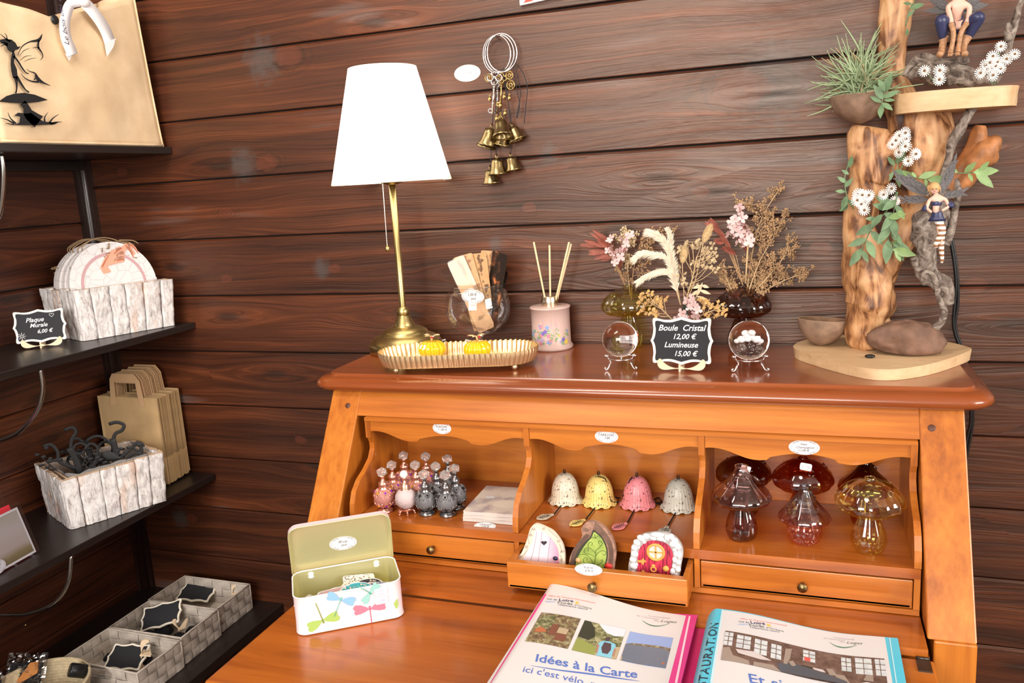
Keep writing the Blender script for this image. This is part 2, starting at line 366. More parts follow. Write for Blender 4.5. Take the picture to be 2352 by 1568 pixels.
m_floor = woodmat('floor_boards', [(.35, (.10, .06, .035)), (.6, (.2, .13, .08)), (.8, (.3, .2, .13))], 'x', .5, (1, 14), knots=.3, planar='y', plank=0)
struct(MB().box(((XL + XR) / 2, YB / 2, -.02), (XR - XL + .1, -YB + .1, .04)).build('floor', m_floor))
struct(MB().box(((XL + XR) / 2, YB / 2, 2.62), (XR - XL + .1, -YB + .1, .04)).box((-.85, -1.1, 2.58), (.9, .6, .04)).build('ceiling', m_plaster))  # small box: housing added above the out-of-view fill light
# right wall with a window, front wall with a glazed door: daylight enters here
mb = MB(); X = XR + .03
for y0, y1, z0, z1 in ((YB, -2.5, 0, 2.6), (-.9, 0, 0, 2.6), (-2.5, -.9, 0, 1.25), (-2.5, -.9, 2.4, 2.6)):
    mb.box((X, (y0 + y1) / 2, (z0 + z1) / 2), (.06, y1 - y0, z1 - z0))
struct(mb.build('wall_right', m_plaster))
mb = MB(); Y = YB - .03
for x0, x1, z0, z1 in ((XL, -1.35, 0, 2.6), (.65, XR, 0, 2.6), (-1.35, .65, 0, 1.2), (-1.35, .65, 2.4, 2.6)):
    mb.box(((x0 + x1) / 2, Y, (z0 + z1) / 2), (x1 - x0, .06, z1 - z0))
struct(mb.build('wall_front', m_plaster))
m_frame = P('window_frame_paint', (.35, .26, .2), .5)
mb = MB()
for i in range(5): mb.box((XR - .01, -2.5 + 1.6 * i / 4, 1.825), (.04, .045 if i in (0, 4) else .03, 1.15))
for i in range(4): mb.box((XR - .01, -1.7, 1.25 + 1.15 * i / 3), (.04, 1.6, .045 if i in (0, 4) else .03))
struct(mb.build('window_1', m_frame))
mb = MB()
for i in range(5): mb.box((-1.35 + 2.0 * i / 4, YB + .01, 1.8), (.06 if i in (0, 4) else .035, .04, 1.2))
for i in range(4): mb.box((-.35, YB + .01, 1.2 + 1.2 * i / 3), (2.0, .04, .04))
struct(mb.build('window_2', m_frame))
# corner moulding and a batten on the left wall
mb = MB(); mb.tube([(XL + .010, -.010, 0), (XL + .010, -.010, 2.6)], .0085, 12)
mb.box((XL + .004, -.018, 1.3), (.009, .022, 2.6)); mb.box((XL + .018, -.004, 1.3), (.022, .009, 2.6))
struct(mb.build('trim_1', m_trim))
mb = MB(); mb.box((XL + .008, -.50, 1.3), (.018, .045, 2.6), bev=.004); struct(mb.build('trim_2', m_trim))

# ---------------------------------------------------------------- bureau desk
desk = thing('writing_bureau', 'honey-coloured wooden writing bureau with slanted front and fold-down lid, against the plank wall', 'desk')
ZT, ZF, ZL, XC = 1.028, .735, .724, -.2965
xl, xr = -.800, .207; SW = .0575
def sl(z): return -.294 - (1.0 - z) * .61      # y of the slanted front at height z
# top board with rounded moulding
def topring(inset, z, rr):
    w2, y0, y1 = .5445 - inset, -.312 + inset, -.010
    pts = [(XC + w2, y1), (XC - w2, y1)]
    c = max(rr, .004)
    for i in range(7): a = pi + pi / 2 * i / 6; pts.append((XC - w2 + c + c * cos(a), y0 + c + c * sin(a)))
    for i in range(7): a = 3 * pi / 2 + pi / 2 * i / 6; pts.append((XC + w2 - c + c * cos(a), y0 + c + c * sin(a)))
    return [(x, y, z) for x, y in pts]
prof = [(.034, .997, .02), (.022, .9972, .03), (.010, .9992, .036), (.003, 1.0035, .04), (0, 1.009, .042), (.002, 1.0145, .04), (.008, 1.0195, .036), (.017, 1.0228, .03), (.0235, 1.0235, .026), (.0242, 1.0272, .026), (.0254, 1.028, .025)]
mb = MB(); rings = [topring(*p) for p in prof]; n = len(rings[0])
vs_ = [p for r in rings for p in r]; fs = []
for i in range(len(rings) - 1):
    for k in range(n): k2 = (k + 1) % n; fs.append((i * n + k, (i + 1) * n + k, (i + 1) * n + k2, i * n + k2))
mb.add(vs_, [f[::-1] for f in fs], 0, True)
mb.add(rings[-1], [list(range(n))], 0, False); mb.add(rings[0], [list(range(n))[::-1]], 0, False)
mb.build('desk_top', m_cherry, desk)
# slanted stiles: outline in (y,z), extruded in x
def yz_prism(mb, out, x0, x1, mi=0):
    n = len(out); A = sum(out[i][0] * out[(i + 1) % n][1] - out[(i + 1) % n][0] * out[i][1] for i in range(n))
    if A < 0: out = out[::-1]
    vs_ = [(x1, y, z) for y, z in out] + [(x0, y, z) for y, z in out]
    fs = [list(range(n)), [i + n for i in range(n)][::-1]] + [(i, i + n, (i + 1) % n + n, (i + 1) % n) for i in range(n)]
    return mb.add(vs_, fs, mi, False)
for x0, x1 in ((xl, xl + SW), (xr - SW, xr)):
    mb = MB(); yz_prism(mb, [(sl(.9985), .9985), (sl(.735), .735), (sl(.735) + .05, .735), (sl(.9985) + .03, .9985)], x0, x1)
    mb.build('slanted_stile', m_pine_z, desk, bevel=.002)
    # peg
    pg = MB(); c = (x0 + x1) / 2; zc = .975; pg.lathe([(1e-4, .0008), (.0045, .0006), (.0052, 0)], 12, 0, T((x0 + .036 if x0 < -.5 else x1 - .042), sl(zc) - .0003, zc, rad(90 - 31.4)))
    pg.build('wooden_peg', P('dark_peg', (.10, .035, .02), .5), desk)
# lower front posts
for x0, x1 in ((xl, xl + .05), (xr - .05, xr)):
    mb = MB(); mb.box(((x0 + x1) / 2, -.4335, .3675), (x1 - x0, .05, .735)); mb.build('front_post', m_pine_z, desk, bevel=.002)
# side panels
for x0, x1 in ((xl, xl + .018), (xr - .018, xr)):
    mb = MB(); yz_prism(mb, [(-.012, .998), (sl(.998) + .01, .998), (sl(.735) + .01, .735), (sl(.735) + .01, .05), (-.012, .05)], x0 + .001, x1 - .001)
    mb.build('side_panel', m_pine_z, desk)
for x0, x1 in ((xl + SW - .010, xl + SW - .0005), (xr - SW + .0005, xr - SW + .010)):
    mb = MB(); yz_prism(mb, [(-.05, .985), (sl(.985) + .006, .985), (sl(.74) + .006, .74), (-.05, .74)], x0, x1); mb.build('inner_side', m_pine_z, desk)
mb = MB(); yz_prism(mb, [(sl(.9985) + .001, .9985), (sl(.960) + .001, .960), (sl(.960) + .012, .960), (sl(.9985) + .022, .9985)], xl + SW, xr - SW)
mb.build('header_rail', m_pine, desk)
mb = MB(); mb.box((XC, -.018, .5), (.93, .01, .94)); mb.build('back_board', m_pine, desk)
# interior floor and the fold down lid
mb = MB(); mb.box((XC, -.25, ZF - .0055), (.888, .464, .011)); mb.build('writing_surface', m_pine_flat, desk)
mb = MB(); mb.box((-.297, -.621, ZL - .011), (.902, .272, .021)); mb.build('fold_down_lid', m_pine_flat, desk, bevel=.0035)
for xx in (-.735, .141):
    mb = MB(); mb.box((xx, -.500, ZL + .0005), (.016, .03, .002)); mb.tube([(xx - .008, -.4865, ZL + .001), (xx + .008, -.4865, ZL + .001)], .0022, 8); mb.build('hinge', P('hinge_steel', (.09, .08, .07), .4, .9), desk)
for xx in (xl + .08, xr - .08): MB().box((xx, -.55, .695), (.02, .2, .034)).build('lid_support', m_pine, desk)
mb = MB(); mb.box((XC, -.445, .39), (.90, .02, .64)); mb.build('lower_front', m_pine, desk)
# pigeonhole unit
UX0, UX1, UY, UB = -.724, .1465, -.400, -.190
PX = (-.4285, -.149); SZ = .805
m_pine_in = m_pine
def wave(x0, x1, n=60):
    """lower edge of a scalloped valance"""
    o = []
    for i in range(n + 1):
        t = i / n; q = (t * 3) % 1.0 if t < 1 else 1.0; c = int(min(t * 3, 2.999))
        if c == 1: dz = -.0095 + .0075 * sin(pi * q)
        elif c == 0: dz = -.0135 * (.5 - .5 * cos(pi * min(q * 1.15, 1))) + .002 * sin(2 * pi * q)
        else: q2 = 1 - q; dz = -.0135 * (.5 - .5 * cos(pi * min(q2 * 1.15, 1))) + .002 * sin(2 * pi * q2)
        o.append((lerp(x0, x1, t), .934 + dz))
    return o
comp = [(UX0 + .008, PX[0] - .005), (PX[0] + .005, PX[1] - .005), (PX[1] + .005, UX1 - .008)]
for i, (a, b) in enumerate(comp):
    mb = MB(); mb.prism([(a, .957), *wave(a, b), (b, .957)], .010, mat=T(0, -.322)); mb.build('scalloped_valance', m_pine, desk)
mb = MB(); mb.box(((UX0 + UX1) / 2, -.319, .9565), (UX1 - UX0, .014, .006)); mb.build('valance_rail', m_pine, desk)
dprof = [(-.3245, .957), (-.3245, .9225), (-.320, .921), (-.3155, .911), (-.3155, .9), (-.325, .886), (-.347, .873), (-.373, .862), (-.390, .848), (-.3985, .830), (-.401, .815), (-.401, .8055)]
for a in (UX0 + .004, PX[0], PX[1], UX1 - .004):
    mb = MB(); yz_prism(mb, dprof + [(UB, .8055), (UB, .957)], a - .0045, a + .0045); mb.build('partition', m_pine_z, desk)
for a in (UX0 + .004, PX[0], PX[1], UX1 - .004):
    mb = MB(); mb.box((a, (UY + UB) / 2, .767), (.008, UB - UY, .046)); mb.build('drawer_divider', m_pine_z, desk)
mb = MB(); mb.box(((UX0 + UX1) / 2, (UY + UB) / 2 - .001, SZ - .0075), (UX1 - UX0, UB - UY, .0145)); mb.build('compartment_shelf', m_pine_flat, desk)
mb = MB(); mb.box(((UX0 + UX1) / 2, (UY + UB) / 2, .7405), (UX1 - UX0, UB - UY, .008)); mb.build('base_rail', m_pine, desk)
mb = MB(); mb.box(((UX0 + UX1) / 2, UB + .005, .846), (UX1 - UX0, .009, .222)); mb.build('compartment_back', m_pine, desk)
# drawers
def drawer(x0, x1, dy):
    mb = MB(); zc, h = .7662, .041; w_ = x1 - x0; c = (x0 + x1) / 2; y0 = UY - dy + .001; dep = .165
    mb.box((c, y0 + .006, zc), (w_, .012, h)); 
    for s in (-1, 1): mb.box((c + s * (w_ / 2 - .004), y0 + .012 + dep / 2, zc), (.008, dep, h - .002))
    mb.box((c, y0 + dep + .008, zc), (w_ - .016, .008, h - .004)); mb.box((c, y0 + dep / 2, zc - h / 2 + .003), (w_ - .004, dep, .005))
    d = mb.build('drawer', m_pine, desk, bevel=.0012)
    k = MB(); k.lathe([(1e-4, 0), (.0028, 0), (.0026, .004), (.0025, .009), (.0045, .0105), (.0068, .0115), (.0071, .013), (.0062, .0148), (1e-4, .0155)], 20, 0, T(c, y0, zc, rad(90)))
    k.build('knob', m_brass_old, d); return d
drawer(UX0 + .009, PX[0] - .005, 0)
dro = drawer(PX[0] + .0055, PX[1] - .0055, .064)
drawer(PX[1] + .005, UX1 - .009, 0)
# oval price stickers
def sticker(lines, w_, h_, mat, parent, size=.005, name='price_sticker', ornate=True, shear=.25):
    mb = MB(); mb.prism(oval(w_, h_), .0003, 0, mat @ T(0, -.0003))
    if ornate:
        for i in range(28):
            a0, a1 = 2 * pi * i / 28, 2 * pi * (i + 1) / 28
            for k in (.88,):
                q = [(w_ / 2 * k * cos(a0), -.0004, h_ / 2 * k * sin(a0)), (w_ / 2 * k * cos(a1), -.0004, h_ / 2 * k * sin(a1)), (w_ / 2 * (k - .025) * cos(a1), -.0004, h_ / 2 * (k - .03) * sin(a1)), (w_ / 2 * (k - .025) * cos(a0), -.0004, h_ / 2 * (k - .03) * sin(a0))]
                mb.add(q, [(0, 3, 2, 1)], 2, False, mat)
        for sx in (-1, 1):
            for sz in (-1, 1):
                for t0 in (.42, .62):
                    sp_ = [(sx * w_ / 2 * (t0 + .10 * cos(a * .9) * (1 - a / 9)), -.0006, sz * h_ / 2 * (.95 - t0 * .62 + .14 * sin(a * .9) * (1 - a / 9))) for a in range(0, 8)]
                    mb.tube(sp_, w_ * .005, 3, 2, mat)
    s = mb.build(name, [m_white, m_ink, m_inkg], parent)
    tb = MB(); n = len(lines)
    for i, t in enumerate(lines):
        text(tb, t, size, mat @ T((.03 * w_ if i % 2 else -.02 * w_), -.0006, (n / 2 - i - .82) * size * .95), 0, shear)
    tb.build('handwriting', m_ink, s)
    return s
def on_y(px, py, y): p = at(px, py, y=y); return T(p.x, y, p.z)
sticker(['FLACON', '11,80 €'], .034, .0205, on_y(1015, 983, -.3222), desk, .0052, shear=.1)
sticker(['CARILLON', '7,80'], .0375, .021, on_y(1393, 1002, -.3222), desk, .0052, shear=.1)
sticker(['Vase', 'Champignon', '11,00 €'], .043, .0225, on_y(1847, 1027, -.3222), desk, .005)
p = at(1114, 1208, z=SZ); sticker(['CARNET', '7,90 €'], .037, .021, T(p.x, p.y, SZ + .0002, rad(-78)) , desk, .005, shear=.1)
p = at(1352, 1306, y=-.4645); sticker(['PORTE', '8,90 €'], .041, .017, T(p.x, -.4648, p.z - .001, rad(-40)), dro, .0046, shear=.1)
# ---------------------------------------------------------------- wall shelves on the left
m_steel = P('polished_steel', (.5, .5, .48), .22, 1)
def shelf(z, xf, lab, th=.0155, hook=None):
    t = thing('wall_shelf', lab, 'shelf', (XL, 0, z), group='dark wall shelves')
    MB().box(((xf - XL) / 2, -.55, -th / 2), (xf - XL - .002, 1.096, th), bev=.0015).build('shelf_board', m_shelf, t)
    if hook:
        y0 = at(*hook[0], z=z - th).y
        pts = [V((at(*h, y=y0).x - XL, y0, at(*h, y=y0).z - z)) for h in hook]
        pts[0].z = -th; pts = [p for p in pts if p.x > .004]; pts.append(V((.004, y0, pts[-1].z - .01)))
        MB().tube(spline(pts, 5), .0042, 8).build('curved_bracket', m_steel, t)
    MB().box((.012, -.55, -th - .011), (.02, 1.09, .02)).build('shelf_batten', m_shelf, t)
    return t
shelf(1.4666, -1.338, 'uppermost dark wooden wall shelf, carrying the jute tote bag', hook=[(3, 354), (8, 395), (6, 450), (0, 490), (-14, 515), (-40, 535)])
shelf(1.0700, -1.338, 'dark wooden wall shelf carrying the bark planter of round plaques', hook=[(92, 846), (98, 895), (84, 945), (45, 990), (5, 1010), (-30, 1020)])
shelf(.6998, -1.3385, 'dark wooden wall shelf carrying the brown paper carrier bags', hook=[(163, 1275), (158, 1330), (140, 1368), (112, 1392), (70, 1408), (40, 1412)])
shelf(.3785, -1.188, 'deep bottom wall shelf carrying the woven grey baskets', th=.02)
sc_ = MB(); sc_.sph((0, 0, 0), .0035, 10, sc=(.5, 1, 1)); q = at(60, 1435, x=XL + .001)
tag(sc_.build('wall_screw', P('brass_screw', (.5, .35, .12), .3, 1)), 'tiny brass screw in the left wall above the round basket', 'screw').location = q

# ---------------------------------------------------------------- jute tote bag
m_jute, nt, b = newmat('jute_weave'); N, L = nt.nodes, nt.links
tc = N.new('ShaderNodeTexCoord')
wv = []
for d_, ax in (('Y', (0, 1, 1)), ('Z', (0, 1, 1))):
    wn = N.new('ShaderNodeTexWave'); wn.bands_direction = d_; wn.inputs['Scale'].default_value = 260; wn.inputs['Distortion'].default_value = 2.5; wn.inputs['Detail'].default_value = 2; L.new(tc.outputs['Object'], wn.inputs[0]); wv.append(wn)
s1 = math_(nt, 'MULTIPLY', wv[0].outputs['Fac'], wv[1].outputs['Fac'])
nz = N.new('ShaderNodeTexNoise'); nz.inputs['Scale'].default_value = 18; nz.inputs['Detail'].default_value = 6; L.new(tc.outputs['Object'], nz.inputs[0])
r = ramp(nt, [(.2, (.60, .42, .24)), (.55, (.78, .58, .36)), (.85, (.88, .70, .48))], math_(nt, 'ADD', math_(nt, 'MULTIPLY', s1, .35), math_(nt, 'MULTIPLY', nz.outputs[0], .75)))
L.new(r.outputs[0], b.inputs['Base Color']); b.inputs['Roughness'].default_value = .9
q = N.new('ShaderNodeBump'); q.inputs['Strength'].default_value = .3; q.inputs['Distance'].default_value = .001; L.new(s1, q.inputs['Height']); L.new(q.outputs[0], b.inputs['Normal'])
bag = thing('tote_bag', 'jute tote bag with black fairy print and white ribbon on the top shelf', 'bag', (-1.35, -.2, 1.4675))
def bagp(px, py, off=0): p = at(px, py, x=-1.35 + off); return V((off, p.y + .2, p.z - 1.4675))
topl = [bagp(-60, -20), bagp(0, 5), bagp(60, 20), bagp(125, 44), bagp(200, 24), bagp(290, -2), bagp(306, -6)]
yR0, yR1, yL = .1855, .1585, -.215
topz = [(p.y, p.z) for p in topl]
def ztop(y):
    for (a, za), (c, zc) in zip(topz, topz[1:]):
        if a <= y <= c: return lerp(za, zc, (y - a) / (c - a))
    return topz[0][1] if y < topz[0][0] else topz[-1][1]
def bagface(x0, sgn):
    def fn(i, j):
        yr = lerp(yR0, yR1, j ** .8); y = lerp(yL, yr, i); z = ztop(y) * j + .0005
        bul = .010 * sin(pi * i) * sin(pi * min(j * 1.1, 1)) + .004 * noise.noise(V((y * 14, z * 14, x0)))
        edge = min(i, 1 - i, j) * 12
        return (x0 + sgn * bul * min(1, edge), y, z)
    return fn
mb = MB(); mb.grid(bagface(0, 1), 30, 24)
mb.grid(lambda i, j: (-.10, *bagface(-.1, -1)(i, j)[1:]), 30, 24)
for s, yy in ((1, 0), (-1, 0)):
    def gus(i, j, s=s):
        y = lerp(yR0, yR1, j ** .8) if s > 0 else yL
        return (lerp(0, -.10, i), y - s * .018 * sin(pi * i) * j, ztop(y) * j + .0005)
    mb.grid(gus, 8, 16)
mb.add([(0, yL, .0005), (0, yR0, .0005), (-.1, yR0, .0005), (-.1, yL, .0005)], [(0, 1, 2, 3)])
mb.build('bag_body', m_jute, bag, solid=.0014)
sm = MB()
e = [V((.001, lerp(yR0, yR1, t ** .8) - .001, ztop(.16) * t)) for t in [i / 16 for i in range(17)]]; sm.tube(e, .0022, 6)
sm.tube([V((.001, lerp(yL, yR0, i / 12), .003)) for i in range(13)], .0026, 6); sm.build('piped_seam', m_jute, bag)
sn = MB(); p = bagp(126, 45, .0045); sn.lathe([(1e-4, .003), (.006, .003), (.0085, .001), (.009, 0)], 20, 0, T(*p, ry=pi / 2)); sn.build('snap_button', m_black, bag)
pr_ = MB(); OFF = .0128
def Z(x, y): return bagp(x / 3.357, y / 3.357, OFF)
def stroke(pts, ws, mb=pr_, f=Z, k=5):
    P_ = spline([(a, c, 0) for a, c in pts], k); W = ilist(ws, len(P_)); Lr = []
    for i, p in enumerate(P_):
        t = (P_[min(i + 1, len(P_) - 1)] - P_[max(i - 1, 0)]); t.normalize(); n_ = V((-t.y, t.x, 0)) * W[i] / 2
        Lr.append((f(p.x + n_.x, p.y + n_.y), f(p.x - n_.x, p.y - n_.y)))
    v = [q for a in Lr for q in a]; mb.add(v, [(2 * i, 2 * i + 1, 2 * i + 3, 2 * i + 2) for i in range(len(Lr) - 1)], 0, False)
def poly(pts, mb=pr_, f=Z): mb.add([f(*p) for p in pts], [list(range(len(pts)))], 0, False)
poly([(0, 305), (40, 300), (90, 305), (120, 330), (135, 360), (160, 358), (140, 382), (120, 385), (105, 405), (80, 400), (60, 385), (45, 350), (0, 325)])  # head
for a in ([(0, 262), (25, 280), (45, 300), (70, 315)], [(35, 255), (50, 275), (55, 300), (80, 320)], [(0, 335), (30, 330), (60, 340)], [(5, 360), (30, 345), (60, 350)]): stroke(a, [3, 8, 14])
stroke([(100, 395), (103, 430), (95, 480), (108, 540), (118, 600)], [10, 30, 26, 46, 36])
stroke([(105, 430), (140, 475), (175, 530), (200, 560), (222, 568)], [16, 14, 12, 9, 7])
stroke([(118, 590), (128, 640), (128, 690), (120, 720)], [30, 18, 11, 14]); stroke([(128, 590), (160, 640), (195, 690), (225, 712)], [26, 18, 11, 13])
stroke([(135, 430), (170, 360), (230, 322), (300, 308), (325, 262)], [3, 8, 10, 26, 3]); stroke([(300, 310), (295, 360), (325, 410), (330, 440), (310, 465)], [14, 16, 8, 7, 2]); stroke([(250, 370), (285, 365), (300, 375)], [3, 6, 16])
stroke([(148, 435), (185, 390), (230, 372)], [2, 5, 2]); stroke([(155, 470), (195, 435), (245, 430)], [2, 5, 2]); stroke([(185, 475), (230, 455), (285, 445)], [2, 5, 2])
stroke([(205, 532), (230, 550), (270, 565), (295, 610), (340, 640), (390, 660)], [3, 6, 10, 28, 12, 2]); stroke([(162, 565), (190, 600), (240, 625), (300, 632)], [3, 7, 10, 16]); stroke([(270, 580), (275, 600), (262, 615)], [3, 6, 12])
poly([(0, 775), (50, 740), (110, 722), (190, 715), (270, 730), (370, 770), (300, 785), (190, 797), (80, 793), (0, 785)])  # cap
stroke([(175, 790), (205, 830), (225, 880), (300, 940)], [50, 50, 80, 110]); poly([(110, 890), (140, 868), (200, 875), (240, 870), (300, 915), (340, 938), (450, 945), (420, 960), (250, 964), (105, 966), (30, 950), (60, 950), (120, 960), (150, 945), (155, 900)])
for a in ([(0, 908), (60, 925), (110, 955)], [(60, 865), (80, 910), (125, 955)], [(370, 865), (345, 905), (345, 940)], [(455, 880), (410, 910), (380, 950)], [(480, 940), (430, 942), (390, 955)]): stroke(a, [2, 9, 16])
pr_.build('fairy_print', P('black_print', (.012, .011, .012), .75), bag)
rb = MB()
def R2(x, y, o=.016): return bagp(x / 3.357, y / 3.357, o)
def ribbon(pts, w0, fn):
    P_ = spline([(a, c, 0) for a, c in pts], 6); v = []
    for i, p in enumerate(P_):
        t = (P_[min(i + 1, len(P_) - 1)] - P_[max(i - 1, 0)]); t.normalize(); n_ = V((-t.y, t.x, 0)) * w0 / 2; o = fn(i / (len(P_) - 1))
        v += [R2(p.x + n_.x, p.y + n_.y, o), R2(p.x - n_.x, p.y - n_.y, o + .002)]
    rb.add(v, [(2 * i, 2 * i + 1, 2 * i + 3, 2 * i + 2) for i in range(len(P_) - 1)])
ribbon([(620, 10), (545, 30), (512, 110), (498, 200), (512, 300), (540, 370), (560, 425)], 82, lambda t: .018 - .002 * sin(6 * t))
rb.add([R2(502, 415), R2(588, 385), R2(585, 410), R2(558, 425), R2(533, 468)], [(0, 1, 2, 3, 4)], 0, False)
ribbon([(640, 10), (700, 70), (770, 160), (820, 250), (848, 330)], 84, lambda t: .018 + .004 * sin(5 * t))
rb.add([R2(806, 335), R2(893, 295), R2(875, 360), R2(850, 400), R2(825, 436)], [(0, 1, 2, 3, 4)], 0, False)
rb.sph(R2(645, 15, .022), .011, 14, sc=(.7, 1.3, .9)); rb.sph(R2(640, -60, .018), .014, 12, sc=(.6, 2, .6))
rib = rb.build('ribbon', P('white_satin', (.86, .83, .84), .45, sheen=.3), bag, solid=.0004)
tb = MB(); P_ = [R2(536, 352, .0235), R2(508, 200, .0235)]
d = (P_[1] - P_[0]); ang = math.atan2(d.z, d.y)
text(tb, 'Le bois des É', .0160, M.Translation(P_[0]) @ M(((0, -1, 0, 0), (cos(ang), 0, -sin(ang), 0), (sin(ang), 0, cos(ang), 0), (0, 0, 0, 1))), 0, .35, 'LEFT')
tb.build('ribbon_lettering', m_ink, rib)

# ---------------------------------------------------------------- bark planters
m_bark, nt, b = newmat('whitewashed_bark'); N, L = nt.nodes, nt.links
tc = N.new('ShaderNodeTexCoord')
mp = N.new('ShaderNodeMapping'); mp.inputs['Scale'].default_value = (1, 1, .35); L.new(tc.outputs['Object'], mp.inputs[0])
n1 = N.new('ShaderNodeTexNoise'); n1.inputs['Scale'].default_value = 130; n1.inputs['Detail'].default_value = 8; n1.inputs['Roughness'].default_value = .7; n1.inputs['Distortion'].default_value = .8; L.new(mp.outputs[0], n1.inputs[0])
n2 = N.new('ShaderNodeTexNoise'); n2.inputs['Scale'].default_value = 22; n2.inputs['Detail'].default_value = 4; L.new(mp.outputs[0], n2.inputs[0])
r1 = ramp(nt, [(.3, (.22, .17, .16)), (.42, (.60, .55, .53)), (.55, (.80, .76, .74)), (.8, (.90, .87, .85))], n1.outputs[0])
r2 = ramp(nt, [(.0, (1, 1, 1)), (.55, (1, 1, 1)), (.66, (.95, .74, .62)), (.8, (.72, .48, .38))], n2.outputs[0])
mx = N.new('ShaderNodeMix'); mx.data_type = 'RGBA'; mx.blend_type = 'MULTIPLY'; mx.inputs[0].default_value = 1; L.new(r1.outputs[0], mx.inputs['A']); L.new(r2.outputs[0], mx.inputs['B']); L.new(mx.outputs['Result'], b.inputs['Base Color'])
b.inputs['Roughness'].default_value = .9
q = N.new('ShaderNodeBump'); q.inputs['Strength'].default_value = .9; q.inputs['Distance'].default_value = .003; L.new(n1.outputs[0], q.inputs['Height']); L.new(q.outputs[0], b.inputs['Normal'])
m_rawwood = P('raw_wood', (.62, .44, .30), .8, var=.15, vs=60)
m_liner = thinglass('plastic_liner', (.86, .84, .82), .16, .28, (.75, .72, .7))
def bark_box(L_, W_, h, fl, seed):
    rnd = random.Random(seed); mb = MB()
    def side(c, d, n_, ln):
        """strip wall: centre point c (xy), dir d, outward n_"""
        k = max(4, round(ln / .032)); cuts = [0]; 
        for i in range(k): cuts.append(cuts[-1] + rnd.uniform(.8, 1.25))
        tot = cuts[-1]
        for i in range(k):
            a, b_ = -ln / 2 + ln * cuts[i] / tot, -ln / 2 + ln * cuts[i + 1] / tot
            g = rnd.uniform(.0002, .0012); dz = rnd.uniform(-.003, .003) ; th = rnd.uniform(.007, .010); sd = rnd.uniform(0, 99); db = rnd.uniform(.0, .002)
            def fn(u, v, a=a + g, b_=b_ - g, dz=dz, th=th, sd=sd, db=db):
                # closed cross-section around strip
                ang = u * 2 * pi; 
                w2 = (b_ - a) / 2; cx = (a + b_) / 2
                px_ = max(-1, min(1, 1.25 * cos(ang))) * w2; py_ = max(-1, min(1, 1.35 * sin(ang)))
                z = lerp(.0005, h + dz, v); sp = fl * v * (1 + 0) 
                o = -th / 2 + py_ * th / 2
                x = cx + px_ + .0016 * noise.noise(V((z * 40, sd, 0))) * (1 if px_ > 0 else -1)
                if py_ > 0: o += .0035 * noise.noise(V((x * 120 + sd, z * 45, sd))) + .0022 * noise.noise(V((x * 300, z * 120, sd))) + .0015 * abs(noise.noise(V((x * 500, z * 60, 3))))
                bx = c[0] + d[0] * x * (1 + 2 * fl * v / ln) + n_[0] * (o + sp); by = c[1] + d[1] * x * (1 + 2 * fl * v / ln) + n_[1] * (o + sp)
                if v > .97: z += .002 * noise.noise(V((x * 200, sd, 5)))
                return (bx, by, z)
            mb.grid(fn, 18, 22, 0, None, True, closed_u=True)
            top = [fn(i_ / 18, 1) for i_ in range(18)]; bot = [fn(i_ / 18, 0) for i_ in range(18)]
            mb.add(top, [list(range(18))], 1, False); mb.add(bot, [list(range(18))[::-1]], 1, False)
    side((0, -W_ / 2), (1, 0), (0, -1), L_); side((0, W_ / 2), (1, 0), (0, 1), L_ - .016); side((-L_ / 2, 0), (0, 1), (-1, 0), W_ - .012); side((L_ / 2, 0), (0, 1), (1, 0), W_ - .012)
    return mb
def bark_planter(lab, x, y, z, rz, L_, W_, h, fl, seed):
    t = thing('bark_planter', lab, 'planter', (x, y, z), rz, 'whitewashed bark planters')
    bark_box(L_, W_, h, fl, seed).build('bark_slats', [m_bark, m_rawwood], t)
    i = .011; mb = MB(); 
    for s in (-1, 1):
        mb.box((0, s * (W_ / 2 - i), h / 2), (L_ - 2 * i, .004, h - .006)); mb.box((s * (L_ / 2 - i), 0, h / 2), (.004, W_ - 2 * i, h - .006))
    mb.box((0, 0, .006), (L_ - .022, W_ - .022, .004)); mb.build('inner_frame', m_rawwood, t)
    lm = MB(); l2, w2 = L_ / 2 - .015, W_ / 2 - .015
    def fn(u, v):
        a = u * 2 * pi; c_, s_ = cos(a), sin(a); x_ = max(-1, min(1, c_ * 1.35)) * l2; y_ = max(-1, min(1, s_ * 1.35)) * w2; zz = .012 + v * (h - .010 + .006 * noise.noise(V((a * 4, 1, seed))))
        return (x_ + .002 * noise.noise(V((x_ * 90, y_ * 90, zz * 60))), y_ + .002 * noise.noise(V((x_ * 90, zz * 90, 7))), zz)
    lm.grid(fn, 64, 12, closed_u=True); lm.build('plastic_liner', m_liner, t); return t
bp1 = bark_planter('whitewashed bark planter box filled with round hanging plaques, on the middle shelf', -1.4753, -.1089, 1.0704, 1.1964, .2023, .178, .1065, .0073, 3)
bp2 = bark_planter('whitewashed bark planter box filled with black metal silhouettes, on the third shelf', -1.447, -.2282, .7002, 1.1215, .1978, .1656, .1097, .0058, 8)
